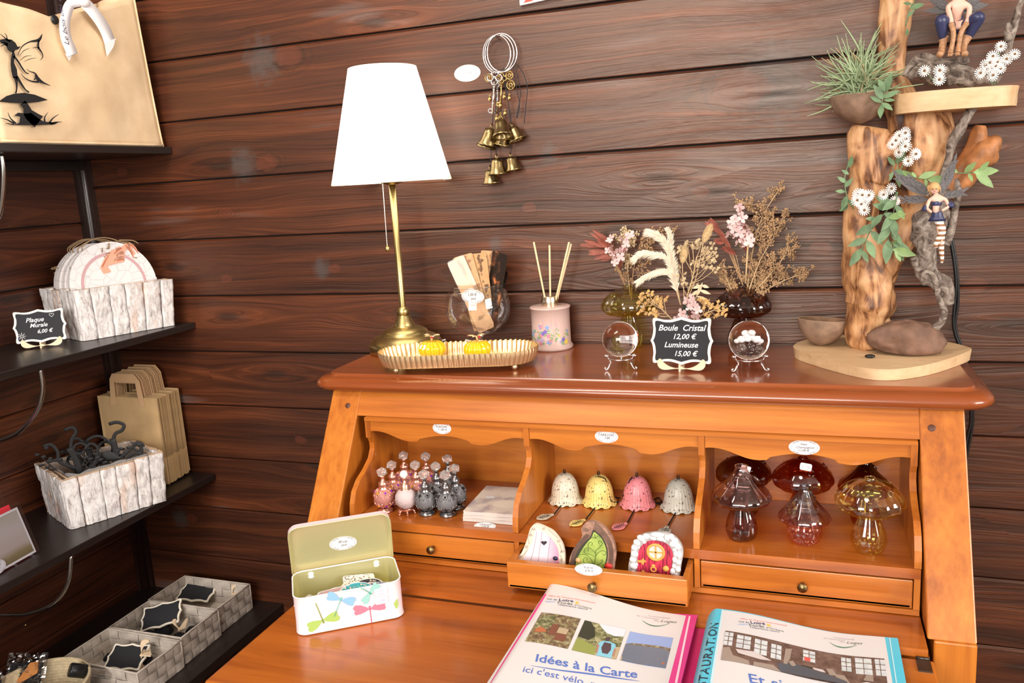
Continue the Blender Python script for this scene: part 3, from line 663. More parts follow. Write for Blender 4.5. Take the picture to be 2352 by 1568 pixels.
# round plaques in the upper planter
m_crk, nt, b = newmat('crackled_white_paint'); N, L = nt.nodes, nt.links
tc = N.new('ShaderNodeTexCoord'); vo = N.new('ShaderNodeTexVoronoi'); vo.feature = 'DISTANCE_TO_EDGE'; vo.inputs['Scale'].default_value = 42; L.new(tc.outputs['Object'], vo.inputs[0])
r = ramp(nt, [(0, (.25, .2, .2)), (.012, (.74, .69, .68)), (1, (.80, .76, .75))], vo.outputs['Distance']); L.new(r.outputs[0], b.inputs['Base Color']); b.inputs['Roughness'].default_value = .5
m_twine = P('jute_twine', (.36, .24, .13), .95, bump=.5, bs=900)
m_pinkring = P('faded_pink_ring', (.55, .33, .34), .5); m_redh = P('russet_paint', (.46, .13, .06), .5); m_redh2 = P('peach_paint', (.72, .36, .24), .5); m_gg = P('leaf_paint', (.2, .25, .1), .5)
def plaque(lab, d_, lean, du=0, full=False, dz=0):
    """d_ = distance from planter centre towards the back wall of the planter"""
    c, s = cos(1.1964), sin(1.1964); u = V((c, s, 0)); v = V((-s, c, 0))
    Rr = .094; zc = 1.0704 + .012 + Rr + dz; pos = V((-1.4753, -.1089, 0)) + v * d_ + u * du
    t = thing('round_plaque', lab, 'plaque', (pos.x, pos.y, zc), 0, 'round hanging plaques', rot=(lean, 0, 1.1964))
    MB().prism(oval(2 * Rr, 2 * Rr, 48), .004).build('disc', [m_crk], t)
    rg = MB(); n = 48; r0, r1 = .071, .0645
    vs_ = [(r0 * cos(2 * pi * i / n), -.0004, r0 * sin(2 * pi * i / n)) for i in range(n)] + [(r1 * cos(2 * pi * i / n), -.0004, r1 * sin(2 * pi * i / n)) for i in range(n)]
    rg.add(vs_, [(i, (i + 1) % n, (i + 1) % n + n, i + n) for i in range(n)], 0, False); rg.build('painted_ring', m_pinkring, t)
    if full:
        h = MB(); F2 = lambda a, c: V(((a - 830) / 3.357 * .00094, -.0012, (530 - c) / 3.357 * .00094))
        poly([(745, 385), (800, 310), (860, 260), (930, 250), (985, 218), (1010, 240), (1040, 300), (1030, 320), (1000, 290), (985, 262), (960, 285), (945, 330), (935, 365), (880, 370), (800, 382), (820, 430), (760, 440)], h, F2)
        for a in ([(930, 250), (900, 262), (905, 272)], [(1000, 230), (1040, 260), (1065, 310)], [(990, 250), (1010, 290), (1020, 340)], [(950, 290), (900, 300), (890, 325)], [(945, 330), (890, 330), (860, 350)]): stroke(a, [30, 20, 4], h, F2)
        h.build('painted_fairy', m_redh2, t); h = MB(); F3 = lambda a, c: F2(a, c) + V((0, -.0006, 0))
        for a in ([(985, 222), (1030, 250), (1060, 310)], [(975, 235), (1000, 280), (1015, 340)], [(940, 255), (890, 280), (870, 300)], [(880, 350), (920, 345), (945, 352)], [(760, 385), (790, 345), (830, 300)]): stroke(a, [10, 9, 3], h, F3)
        h.build('painted_hair', m_redh, t)
    tw = MB(); tw.tube(spline([(-.05, .004, .078), (-.052, -.004, .088), (-.035, -.002, .098), (-.015, .004, .104), (.01, .008, .103), (.035, .006, .092), (.048, -.003, .082)], 6), .0013, 6)
    tw.tube(spline([(.03, 0, .095), (.06, .004, .092), (.075, .01, .085)], 5), .0016, 6); tw.build('twine_loop', m_twine, t)
    return t
plaque('white crackled round plaque with russet fairy, frontmost in the upper bark planter', -.045, -.16, full=True)
for k, (n_, d_, du) in enumerate((('second', -.028, -.004), ('third', -.010, -.008), ('fourth', .010, -.006), ('fifth', .03, -.003))):
    plaque('white round plaque on a twine loop, %s from the front in the upper bark planter' % n_, d_, -.12 + .01 * k, du=du, dz=-.004)
mb = MB(); rnd = random.Random(4); c, s = cos(1.1964), sin(1.1964)
for k in range(26):
    a = rnd.uniform(-.08, .08); d_ = rnd.uniform(-.03, .06); p0 = V((-1.4753 + c * a - s * d_, -.1089 + s * a + c * d_, 1.0704 + .185 - abs(a) * .55 + rnd.uniform(-.01, .005)))
    mb.tube(spline([p0 + V((rnd.uniform(-.02, .02), rnd.uniform(-.02, .02), rnd.uniform(-.01, .012))) for _ in range(4)], 5), .0011, 5)
tag(mb.build('twine_tangle', m_twine), 'brown jute twine tangle behind the front plaque in the upper bark planter', 'twine')['kind'] = 'stuff'

# ---------------------------------------------------------------- chalkboard signs
m_chalkb = P('chalkboard_black', (.018, .018, .022), .75); m_edge = P('birch_plywood', (.80, .62, .42), .6, var=.08, vs=90); m_chalk = P('white_chalk', (.88, .88, .88), .8); m_edgew = P('cream_frame', (.84, .78, .66), .55)
def signout(w, h, k=1.0):
    q = [(0, 1), (.15, .94), (.35, .875), (.58, .875), (.76, .93), (.87, .945), (.925, .89), (.925, .72), (.905, .55), (.92, .3), (.955, .12), (1, 0)]
    q = [(p.x, p.y) for p in spline([(a, b, 0) for a, b in q], 4)]; o = q + [(a, -b) for a, b in q[::-1][1:]] + [(-a, -b) for a, b in q[1:]] + [(-a, b) for a, b in q[::-1][1:-1]]
    return [(a * w / 2 * k, b * h / 2 * k) for a, b in o]
def foot_out(w):
    h = [(0, .42), (.12, .22), (.3, .2), (.55, .45), (.78, .95), (.86, 1.3), (.93, 1.32), (.99, 1.1), (1, .55), (.9, .12), (.72, -.05), (.45, .02), (.2, .12), (0, .05)]
    h = spl2(h, 3); return [(a * w / 2, b * w * .17) for a, b in h] + [(-a * w / 2, b * w * .17) for a, b in h[::-1][1:-1]]
def chalk_sign(lab, loc, rz, w, h, lines, lean=-.18, extra=None, feet=True, group=None):
    t = thing('chalkboard_sign', lab, 'sign', loc, rz, group)
    zc = h / 2 + (.011 if feet else 0); m = T(0, -.004, zc) @ Euler((lean, 0, 0)).to_matrix().to_4x4()
    bd = MB().prism(signout(w, h), .003, 0, m).build('board_frame', [m_edgew], t)
    MB().prism(signout(w - .009, h - .009), .0, 0, m @ T(0, -.0005)).build('chalk_face', m_chalkb, t)
    if lines or extra:
        tb = MB()
        for tx, x, z, sz in lines: text(tb, tx, sz, m @ T(x, -.0009, z), 0, .3, bold=.012)
        if extra: extra(tb, m)
        tb.build('chalk_writing', m_chalk, t)
    if feet:
        mb = MB(); mb.prism(foot_out(w * .76), .0028, 0, T(0, -.0115, .0035)); mb.build('easel_foot', m_edge, t)
        mb = MB(); mb.prism([(-.012, 0), (.03, 0), (.03, .012), (.006, .02), (-.004, .012), (-.012, .012)], .0028, 0, T(-.0014, 0, 0, rz=pi / 2)); mb.build('easel_brace', m_edge, t)
    return t
q = at(58, 799, z=1.0704)
def ex1(tb, m):
    hs = [(.0 + .0042 * (16 * sin(a) ** 3) / 16, .0042 * (13 * cos(a) - 5 * cos(2 * a) - 2 * cos(3 * a) - cos(4 * a)) / 16) for a in [2 * pi * i / 26 for i in range(26)]]
    tb.tube([m @ V((.024 + a, -.001, .020 + b)) for a, b in hs], .0004, 4, 0, closed=True)
    for k in range(8):
        a = k * pi / 4; tb.tube([m @ V((-.034 + .0015 * cos(a), -.001, -.018 + .0015 * sin(a))), m @ V((-.034 + .0075 * cos(a), -.001, -.018 + .0075 * sin(a)))], .0005, 4)
chalk_sign('small chalkboard price sign reading Plaque Murale on the middle shelf beside the bark planter', (-1.475, -.2935, 1.0702), rad(38), .098, .068,
           [('Plaque', -.008, .009, .0125), ('Murale', -.002, -.002, .0115), ('6,00 €', .008, -.0145, .0105)], extra=ex1)

# ---------------------------------------------------------------- brown paper carrier bags
m_kraft = P('kraft_paper', (.53, .35, .17), .75, var=.07, vs=30)
m_kraft2 = P('kraft_handle', (.60, .38, .20), .7)
def paper_bag():
    t = thing('paper_carrier_bag', 'x', 'bag')
    w, h = .178, .205
    mb = MB()
    def fr(sgn):
        def fn(u, v):
            x = lerp(-w / 2, w / 2, u); z = h * v; y = sgn * (.0011 + .0016 * (1 - v)) * min(1, min(u, 1 - u) * 14 + .3) + .0012 * noise.noise(V((x * 22, z * 14, 3)))
            return (x, y, z + (.002 * noise.noise(V((x * 40, 0, 8))) if v > .98 else 0))
        return fn
    mb.grid(fr(-1), 14, 10); mb.grid(fr(1), 14, 10); 
    # gusset folded inwards at the right and left
    for s in (-1, 1): mb.grid(lambda u, v, s=s: (s * (w / 2 - .010 * sin(pi * u)), lerp(-.0011 - .0016 * (1 - v), .0011 + .0016 * (1 - v), u) , h * v), 5, 8)
    mb.build('paper_body', m_kraft, t)
    fb = MB(); fb.grid(lambda u, v: (lerp(-w / 2, w / 2, u), -.0030 - .0012 * sin(pi * v), .001 + .062 * v), 6, 5); fb.grid(lambda u, v: (w / 2 - .0, lerp(-.0034, .0022, u), .001 + .062 * v), 3, 4); fb.build('folded_bottom', m_kraft, t)
    hd = MB(); o = [(-.050, h - .02), (-.042, h + .042), (-.032, h + .056), (.032, h + .056), (.046, h + .040), (.052, h - .02), (.037, h - .02), (.033, h + .036), (-.030, h + .036), (-.034, h - .02)]
    # two rings split as a strip
    idx = [(0, 1, 8, 9), (1, 2, 8), (2, 3, 7, 8), (3, 4, 7), (4, 5, 6, 7)]
    hd.add([(a, -.0021, b) for a, b in o], idx, 0, False); hd.build('flat_handle', m_kraft2, t, solid=.0006)
    return t
pb = paper_bag(); NB = 17
words = ['frontmost', 'second', 'third', 'fourth', 'fifth', 'sixth', 'seventh', 'eighth', 'ninth', 'tenth', 'eleventh', 'twelfth', 'thirteenth', 'fourteenth', 'fifteenth', 'sixteenth', 'rearmost']
rnd = random.Random(2)
for i in range(NB):
    k = i / (NB - 1); x = -1.4835 + .0 - .004 * k + rnd.uniform(-.003, .0012) + (.0 if i else 0); y = lerp(-.0925, -.0165, k)
    lab = 'brown paper carrier bag with flat handle, %s of the row%s' % (words[i], ' behind the lower bark planter' if i == 0 else ' beside the back wall' if i == NB - 1 else ' from the front')
    rr = (0, 0, rad(lerp(-1, -1.2, k))); z = .7004 + rnd.uniform(0, .0045) + .004 * k
    if i == 0:
        pb.location = (x, y, z); pb.rotation_euler = rr; pb['label'] = lab; pb['group'] = 'brown paper carrier bags on the third shelf'
    else: dup(pb, (x, y, z), label=lab, rot=rr)

# ---------------------------------------------------------------- black silhouettes in the lower planter
m_blk = P('black_painted_metal', (.010, .0095, .010), .6)
def swirl(cx, cz, r, a0, turns, n=16, dr=.35): return [(cx + r * (1 - dr * i / n) * cos(a0 + turns * 2 * pi * i / n), 0, cz + r * (1 - dr * i / n) * sin(a0 + turns * 2 * pi * i / n)) for i in range(n + 1)]
def silhouette(kind):
    mb = MB(); S = lambda pts, r: mb.tube(spline(pts, 4), r if hasattr(r, '__len__') and False else r, 8, sq=.35)
    S([(0, 0, -.03), (-.004, 0, .03), (0, 0, .07), (-.006, 0, .11)], .0065)
    if kind == 0:
        S([(-.006, 0, .10), (.004, 0, .125), (.016, 0, .138), (.012, 0, .15), (-.004, 0, .149)], .0035)
        S([(-.002, 0, .06), (-.03, 0, .085), (-.028, 0, .11), (-.036, 0, .128), (-.05, 0, .128)], .0036)
        S([(0, 0, .05), (.03, 0, .06), (.045, 0, .09), (.035, 0, .105), (.02, 0, .095)], .003)
        S(swirl(.012, .1, .014, 0, .9), .0026)
        for a in range(7): mb.sph((-.045 - .01 * (a % 3), 0, .075 + .008 * a), .0055, 8, sc=(1, .3, .6)); 
        mb.tube(spline([(-.01, 0, .05), (-.04, 0, .07), (-.06, 0, .11)], 4), .0014, 5)
        mb.lathe([(1e-4, .026), (.016, .022), (.03, .008), (.034, 0), (1e-4, -.001)], 18, 0, T(-.03, 0, .035) @ M.Diagonal((1, .2, 1, 1)))
    elif kind == 1:
        S([(-.006, 0, .10), (.0, 0, .12), (.014, 0, .128), (.018, 0, .14), (.004, 0, .146), (-.012, 0, .142)], .0038)
        S([(0, 0, .06), (.025, 0, .08), (.045, 0, .1), (.052, 0, .075), (.035, 0, .06)], .0036)
        S(swirl(.04, .055, .022, .5, .8), .0034); S(swirl(.045, .09, .012, 0, .9), .0026)
        S([(0, 0, .09), (-.03, 0, .115), (-.055, 0, .108), (-.06, 0, .09), (-.045, 0, .088)], .0032)
        mb.lathe([(1e-4, .022), (.018, .018), (.03, .006), (.032, 0), (1e-4, -.001)], 18, 0, T(-.02, 0, .06) @ M.Diagonal((1, .2, 1, 1)))
    else:
        S([(0, 0, .05), (.02, 0, .07), (.04, 0, .06), (.05, 0, .04)], .0034); S(swirl(-.03, .07, .016, 2, .9), .003); S(swirl(.03, .085, .018, 4, .85), .003)
        S([(-.004, 0, .1), (-.02, 0, .118), (-.034, 0, .112), (-.03, 0, .1)], .003)
        for a in range(6): mb.sph((.03 + .007 * a, 0, .05 + .012 * (a % 3)), .005, 8, sc=(1, .3, .6))
    S(swirl(-.02, .04, .014, 1, .9), .003); S(swirl(.022, .045, .013, 3, .9), .003)
    for k in range(10): leaf_ = (.05 * cos(k * 1.7 + kind), 0, .055 + .04 * abs(sin(k * 2.3 + kind))); mb.sph(leaf_, .007, 8, sc=(1, .3, .5)); mb.tube([(0, 0, .04), (leaf_[0] * .6, 0, leaf_[2] - .008), leaf_], .0012, 5)
    mb.v = [V((v.x, v.y * .35, v.z)) for v in mb.v]
    return mb
c, s = cos(1.1215), sin(1.1215)
for k, (kind, du, dv, rz, tilt, lab) in enumerate(((0, -.036, -.01, .2, -.14, 'black metal mushroom silhouette with curled antennae, leftmost in the lower bark planter'), (1, .022, -.02, -.1, .1, 'black metal silhouette with round scrolls, rightmost in the lower bark planter'), (2, -.012, .014, .3, 0, 'black metal scroll silhouette behind the other two in the lower bark planter'))):
    o = silhouette(kind).build('metal_silhouette', m_blk); o.location = (-1.447 + c * du - s * dv, -.2282 + s * du + c * dv, .7002 + .042); o.rotation_euler = (0, tilt, 1.1215 + rz - .5); tag(o, lab, 'ornament', 'black metal silhouettes in the planter')

# ---------------------------------------------------------------- acrylic postcard holder
ah = thing('acrylic_card_holder', 'clear acrylic holder on the third shelf at the left edge of the picture', 'holder', (-1.390, -.45, .7002), rad(90) + .1)
# local x runs away to the left of the picture (-), faces local -y
m_acr = thinglass('clear_acrylic', (.93, .93, .95), .12)
LT = -.28
mb = MB(); mm = T(0, 0, .003, rx=LT)
mb.box((-.075, .0, .052), (.15, .0018, .104), mat=mm); mb.build('front_pane', m_acr, ah)
mb = MB(); mb.box((-.075, .032, .075), (.15, .0018, .15), mat=mm); mb.build('back_pane', m_acr, ah)
mb = MB(); mb.box((-.0008, .016, .052), (.0018, .032, .104), mat=mm); mb.build('side_pane', m_acr, ah)
mb = MB()
for xx in (-.02, -.06): mb.box((xx, .004, .0015), (.006, .02, .003))
mb.build('acrylic_foot', m_acr, ah)
cd = thing('postcard', 'white-bordered postcard with orange bird in the acrylic holder', 'card', (-1.390, -.45, .7002), rad(90) + .1)
MB().box((-.073, .0035, .048), (.136, .0006, .094), mat=mm).build('card_sheet', m_white, cd)
m_cp, nt, b = newmat('misty_field_print'); N, L = nt.nodes, nt.links
tc = N.new('ShaderNodeTexCoord'); sx = N.new('ShaderNodeSeparateXYZ'); L.new(tc.outputs['Object'], sx.inputs[0])
nz = N.new('ShaderNodeTexNoise'); nz.inputs['Scale'].default_value = 30; L.new(tc.outputs['Object'], nz.inputs[0])
r = ramp(nt, [(.0, (.10, .075, .04)), (.22, (.24, .20, .10)), (.34, (.44, .38, .34)), (.7, (.48, .43, .41)), (1, (.40, .38, .31))], math_(nt, 'ADD', math_(nt, 'MULTIPLY', sx.outputs[2], 10.5), math_(nt, 'MULTIPLY', nz.outputs[0], .08))); L.new(r.outputs[0], b.inputs['Base Color']); b.inputs['Roughness'].default_value = .4
MB().box((-.073, .0030, .048), (.128, .0004, .086), mat=mm).build('card_picture', m_cp, cd)
mb = MB(); mo = P('orange_paint', (.85, .18, .02), .5)
for a in ([(-.105, .06), (-.09, .048), (-.088, .02)], [(-.11, .055), (-.097, .04), (-.095, .018)], [(-.12, .07), (-.1, .062), (-.092, .052)]):
    stroke(a, [.008, .010, .002], mb, lambda x, z: mm @ V((x, .0024, z)))
mb.build('orange_bird', mo, cd)
sticker(['LA CARTE', '0,60 €'], .042, .026, mm @ T(-.095, .0015, .012), cd, .0055, shear=.1)
for nm, lab, col, x0, dep, zt, w_ in (('folded_card', 'bright red card standing behind the postcard in the acrylic holder', (.72, .03, .05), -.085, .010, .105, .14), ('folded_card', 'tall magenta card at the back of the acrylic holder', (.50, .05, .22), -.105, .022, .158, .14)):
    t = MB().box((0, 0, zt / 2), (w_, .004, zt)).build(nm, P(nm + '_' + str(zt), col, .6)); tag(t, lab, 'card', 'cards in the acrylic holder')
    t.matrix_world = ah.matrix_basis @ mm @ T(x0, dep, 0)

# ---------------------------------------------------------------- woven baskets on the bottom shelf
def strapmat(nm, c1, c2, sc):
    m, nt, b = newmat(nm); N, L = nt.nodes, nt.links; tc = N.new('ShaderNodeTexCoord')
    n = N.new('ShaderNodeTexNoise'); n.inputs['Scale'].default_value = sc; n.inputs['Detail'].default_value = 5; L.new(tc.outputs['Object'], n.inputs[0])
    r = ramp(nt, [(.3, c1), (.7, c2)], n.outputs[0]); L.new(r.outputs[0], b.inputs['Base Color']); b.inputs['Roughness'].default_value = .75
    wv = N.new('ShaderNodeTexWave'); wv.bands_direction = 'Z'; wv.inputs['Scale'].default_value = 190; wv.inputs['Distortion'].default_value = 1; L.new(tc.outputs['Object'], wv.inputs[0])
    q = N.new('ShaderNodeBump'); q.inputs['Strength'].default_value = .5; q.inputs['Distance'].default_value = .0006; L.new(wv.outputs['Fac'], q.inputs['Height']); L.new(q.outputs[0], b.inputs['Normal']); return m
m_strap = strapmat('woven_grey_strap', (.44, .385, .33), (.60, .53, .46), 60)
def woven_wall(mb, o, d, n_, ln, h, cols, rows, th=.0017):
    """over-under weave of flat straps; o start, d direction, n_ outward"""
    o, d, n_ = V(o), V(d), V(n_); cw, rh = ln / cols, h / rows
    for i in range(cols):
        for j in range(rows):
            s = 1 if (i + j) % 2 == 0 else -1
            for kind in (0, 1):
                def fn(u, v, i=i, j=j, s=s, kind=kind):
                    if kind == 0: off = s * th * sin(pi * (u if True else v)) ; x = (i + lerp(-.04, 1.04, u)) * cw; z = (j + lerp(.05, .95, v)) * rh
                    else: off = -s * th * sin(pi * v); x = (i + lerp(.04, .96, u)) * cw; z = (j + lerp(-.04, 1.04, v)) * rh
                    return o + d * x + n_ * (off + .0003 * s * (1 if kind == 0 else -1)) + V((0, 0, min(max(z, 0), h)))
                mb.grid(fn, 5, 5)
    return mb
def woven_basket(lab, x, y, z, rz, L_, W_, h):
    t = thing('woven_basket', lab, 'basket', (x, y, z), rz, 'grey woven baskets on the bottom shelf')
    mb = MB(); l, w = L_ / 2, W_ / 2
    woven_wall(mb, (-l, -w, 0), (1, 0, 0), (0, -1, 0), L_, h, 5, 3); woven_wall(mb, (-l, w, 0), (1, 0, 0), (0, 1, 0), L_, h, 5, 3)
    woven_wall(mb, (-l, -w, 0), (0, 1, 0), (-1, 0, 0), W_, h, 7, 3); woven_wall(mb, (l, -w, 0), (0, 1, 0), (1, 0, 0), W_, h, 7, 3)
    mb.box((0, 0, .002), (L_ - .002, W_ - .002, .003)); mb.build('woven_straps', m_strap, t)
    rm = MB(); rm.tube([(a * l, b * w, h) for a, b in ((-1, -1), (-.5, -1), (0, -1), (.5, -1), (1, -1), (1, -.5), (1, 0), (1, .5), (1, 1), (.5, 1), (0, 1), (-.5, 1), (-1, 1), (-1, .5), (-1, 0), (-1, -.5))], .0021, 8, closed=True, wob=.3, nsc=300)
    for a in (-1, 1):
        for b in (-1, 1): rm.tube([(a * l, b * w, .002), (a * l, b * w, h)], .0018, 6)
    rm.build('rim_cord', m_strap, t); return t
woven_basket('grey woven basket beside the back wall, farthest of the three on the bottom shelf', -1.3456, -.0995, .3788, 1.5628 , .120, .192, .0615)
woven_basket('grey woven basket in the middle of the three on the bottom shelf', -1.3384, -.2235, .3788, 1.58, .1195, .1915, .063)
woven_basket('grey woven basket next to the round basket, nearest of the three', -1.3384, -.3475, .3788, 1.55, .120, .1985, .0605)
# things in the baskets: small blank chalkboards, plywood feet, black pouches
def blank(lab, x, y, z, rot, w=.07, h=.045):
    t = chalk_sign(lab, (x, y, z), 0, w, h, [], lean=0, feet=False, group='small blank chalkboards in the baskets'); t.rotation_euler = rot; t.location.y -= .026; t.location.z -= .006; return t
blank('small blank scalloped chalkboard lying in the basket nearest the back wall', *at(455, 1366, z=.405), (rad(-70), 0, .1), .095, .062)
blank('small blank scalloped chalkboard tilted on black pouches in the middle basket', *at(386, 1424, z=.418), (rad(-55), rad(-12), .35), .098, .062)
blank('small blank scalloped chalkboard leaning in the basket nearest the round one', *at(298, 1520, z=.408), (rad(-62), 0, .2), .088, .062)
def easel(lab, loc, rot, w=.06):
    t = thing('plywood_easel', lab, 'easel', loc, 0, 'plywood easel feet in the baskets', rot=rot)
    MB().prism(foot_out(w), .0028).build('easel_foot', m_edge, t)
    MB().prism([(-.005, 0), (.03, 0), (.03, .008), (.0, .022), (-.005, .022)], .0028, 0, T(-.0014, .002, 0, rz=pi / 2)).build('easel_brace', m_edge, t)
    return t
easel('plywood easel foot standing upright in the basket nearest the round one', tuple(at(322, 1506, z=.425)), (.1, rad(100), .5), .075)
easel('plywood easel foot leaning in the middle basket', tuple(at(412, 1448, z=.415)), (.5, rad(60), .6), .06)
easel('pair of small plywood feet at the right end of the far basket', tuple(at(532, 1366, z=.412)), (.2, rad(95), .7), .05)
m_pouch = P('black_velvet', (.008, .008, .011), .95, sheen=.5)
for i, (x, y, z, r) in enumerate(((-1.385, -.235, .396, .019), (-1.365, -.205, .400, .019), (-1.275, -.197, .402, .022), (-1.30, -.225, .395, .019), (-1.40, -.26, .393, .016))):
    mb = MB(); mb.sph((0, 0, 0), r, 20, sc=(1.2, .9, .75)); 
    for k, v in enumerate(mb.v): mb.v[k] = v * (1 + .35 * noise.noise(v * 70 + V((i * 9, 0, 0))))
    tag(mb.build('drawstring_pouch', m_pouch), ['black velvet pouch at the left of the middle basket', 'black velvet pouch behind the tilted chalkboard, left', 'black velvet pouch at the right end of the middle basket', 'black velvet pouch under the tilted chalkboard', 'black velvet pouch at the far left front of the middle basket'][i], 'pouch', 'black pouches in the middle basket').location = (x, y, z)
m_cello = thinglass('cellophane', (.90, .90, .90), .22)
mb = MB(); mb.grid(lambda u, v: (lerp(-.03, .03, u), lerp(-.02, .02, v), .004 + .004 * noise.noise(V((u * 4, v * 4, 1)))), 14, 10); mb.box((0, 0, .002), (.05, .034, .003))
tag(mb.build('clear_packet', thinglass('frosty_bag', (.8, .85, .85), .2, .35, (.6, .65, .66))), 'small clear plastic packet in the far grey basket', 'packet').location = (-1.285, -.118, .386)
mb = MB(); mb.box((0, 0, .004), (.11, .02, .008), bev=.003); o = tag(mb.build('flat_black_case', m_pouch), 'flat black case lying along the back of the nearest grey basket', 'case'); o.location = (-1.35, -.325, .400); o.rotation_euler = (.3, 0, .12)

# round rope basket
rbk = thing('round_basket', 'round coiled straw basket at the lower left corner of the picture', 'basket', (-1.385, -.508, .3788))
m_straw = P('coiled_straw', (.58, .47, .30), .85, var=.15, vs=120, bump=.6, bs=500)
def bprof():
    o = []; 
    for k in range(14):
        z = k * .0056; r = .072 + .020 * (z / .075) ** .8
        for a in (-1, 0, 1): o.append((r + .0014 * (1 - a * a), z + .0028 + a * .0024))
    return o
pf = bprof(); mb = MB(); mb.lathe(pf + [(r - .004, z) for r, z in pf[::-1]], 64); mb.lathe([(1e-4, .002), (.075, .002)], 48); mb.build('coiled_wall', m_straw, rbk)
# cellophane packed goods in the round basket
def crumple(w, h, seed, amp=.006, n=22):
    mb = MB()
    for sg in (-1, 1):
        mb.grid(lambda u, v, sg=sg: (lerp(-w / 2, w / 2, u), sg * (.004 * sin(pi * u) * sin(pi * v)) + amp * (noise.cell(V((u * 6 + seed, v * 6, 0))) * .5 + noise.noise(V((u * 7 + seed, v * 7, 2)))) * min(1, 6 * min(u, 1 - u, v, 1 - v)), lerp(0, h, v)), n, n, smooth=False)
    return mb
m_org = P('copper_insert', (.62, .25, .07), .35, .3); 
for i, (x, y, z, rx, rz, w, h, lab) in enumerate(((-1.452, -.492, .415, -.5, .25, .085, .075, 'cellophane packet with a copper and black insert, leaning at the left of the round basket'),
        (-1.385, -.55, .405, -.9, .0, .07, .07, 'cellophane packet lying in the middle of the round basket'), (-1.475, -.56, .418, -.7, .5, .07, .07, 'cellophane packet with a black insert at the far left corner'))):
    t = thing('cellophane_packet', lab, 'packet', (x, y, z), 0, 'packets in the round basket', rot=(rx, 0, rz))
    crumple(w, h, i * 7.3).build('cellophane_film', m_cello, t)
    mb = MB(); mb.box((0, 0, h * .45), (w * .8, .003, h * .6)); mb.build('black_insert', m_black, t)
    mb = MB(); mb.prism([(-w * .3, h * .1), (w * .32, h * .5), (w * .3, h * .8), (w * .1, h * .75), (-w * .1, h * .4), (-w * .35, h * .2)], .0008, 0, T(0, -.0035, 0)); mb.build('copper_shape', m_org, t)
t = thing('black_tube', 'black cylindrical cap on a clear tube lying in the round basket', 'tube', tuple(at(182, 1540, z=.452)), 0, rot=(rad(62), 0, rad(-38)))
MB().lathe([(1e-4, .018), (.0125, .018), (.0135, .016), (.0135, -.012), (.0115, -.012), (.0115, .01), (1e-4, .01)], 28).build('cap', m_black, t)
MB().lathe([(.0108, .01), (.0108, -.06)], 24).build('clear_sleeve', m_cello, t)
# ---------------------------------------------------------------- things on top of the desk
def pj(x, y, z):
    q = V((x, y, z)) - CC; w_ = q.dot(f_); return (1176 + FPX * q.dot(r_) / w_, 784 - FPX * q.dot(u_) / w_, w_)
def zpx(x, y, py):
    a, b = 0.2, 2.2
    for _ in range(40):
        m = (a + b) / 2
        if pj(x, y, m)[1] > py: a = m
        else: b = m
    return a
def mmpx(x, y, z): return pj(x, y, z)[2] / FPX
m_brass = P('satin_brass', (.62, .47, .21), .3, 1)
m_brassd = P('satin_gold', (.92, .72, .42), .38, .9, bump=.05, bs=700)
m_lampb = P('brushed_brass_lamp', (.52, .40, .17), .34, 1)
m_shade = P('glowing_lampshade_fabric', (.9, .88, .84), .8, emit=(1.0, .93, .84), es=1.9)
m_shtrim = P('lampshade_trim', (.85, .80, .70), .8, emit=(1.0, .86, .62), es=.55)
LX, LY = -.752, -.092
lamp = thing('table_lamp', 'lit brass table lamp with white tapered shade on the left of the desk top', 'lamp', (LX, LY, ZT + .0002))
zl = lambda py: zpx(LX, LY, py) - ZT
h0, h1, zs0, zs1 = .018, zl(725), zl(418), zl(157)
MB().lathe([(1e-4, 0), (.0705, 0), (.072, .002), (.0725, .016), (.0715, .0185), (.069, .0225), (.062, .0285), (.054, .0325), (.0475, .0345), (.0470, .0345), (.0462, .0375), (.0440, .041), (.037, .0455), (.028, .0485), (.0215, .0495), (.0210, .0497), (.0205, .053), (.017, .061), (.0125, .070), (.0115, .073), (1e-4, .073)], 56).build('lamp_base', m_lampb, lamp)
MB().lathe([(1e-4, .072), (.0125, .073), (.0125, .075), (.0135, .0795), (.012, .084), (.0085, .088), (.0075, .0885), (1e-4, .0885)], 32).build('lamp_collar', m_lampb, lamp)
MB().lathe([(.0065, .087), (.0065, zs0 - .004), (1e-4, zs0 - .004)], 24).build('lamp_pole', m_lampb, lamp)
MB().lathe([(1e-4, zs0 - .006), (.010, zs0 - .005), (.0215, zs0 - .001), (.0225, zs0 + .004), (.0225, zs0 + .012), (.014, zs0 + .016), (.014, zs0 + .05), (1e-4, zs0 + .05)], 32).build('bulb_socket', m_lampb, lamp)
MB().sph((0, 0, zs0 + .085), .028, 24, sc=(1, 1, 1.15)).build('light_bulb', P('lit_bulb', (1, 1, 1), .4, emit=(1, .85, .62), es=6), lamp)
sh = MB().lathe([(.1135, zs0), (.063, zs1)], 72).build('lamp_shade', m_shade, lamp, solid=.0012)
mb = MB()
mb.lathe([(.1135, zs0 - .001), (.1147, zs0), (.1124, zs0 + .0085), (.1112, zs0 + .0085)], 72); mb.build('shade_hem', m_shtrim, sh)
mb = MB(); mb.lathe([(.0636, zs1 - .007), (.0648, zs1 - .007), (.0640, zs1 + .0005), (.0626, zs1 + .0005)], 72); mb.build('shade_top_hem', m_shtrim, sh)
mb = MB(); pts = [at(879, 423, y=LY - .028)] + [at(879 + 10 * t ** 1.0, 423 + 140 * t, y=LY - .028) for t in [i / 54 for i in range(1, 55)]]
for p in pts[::1]: mb.sph(p - V((LX, LY, ZT)), .00135, 6)
mb.tube([pts[0] - V((LX, LY, ZT)), pts[-1] - V((LX, LY, ZT))], .0005, 5); mb.build('pull_chain', P('chain_silver', (.8, .78, .75), .25, 1), lamp)
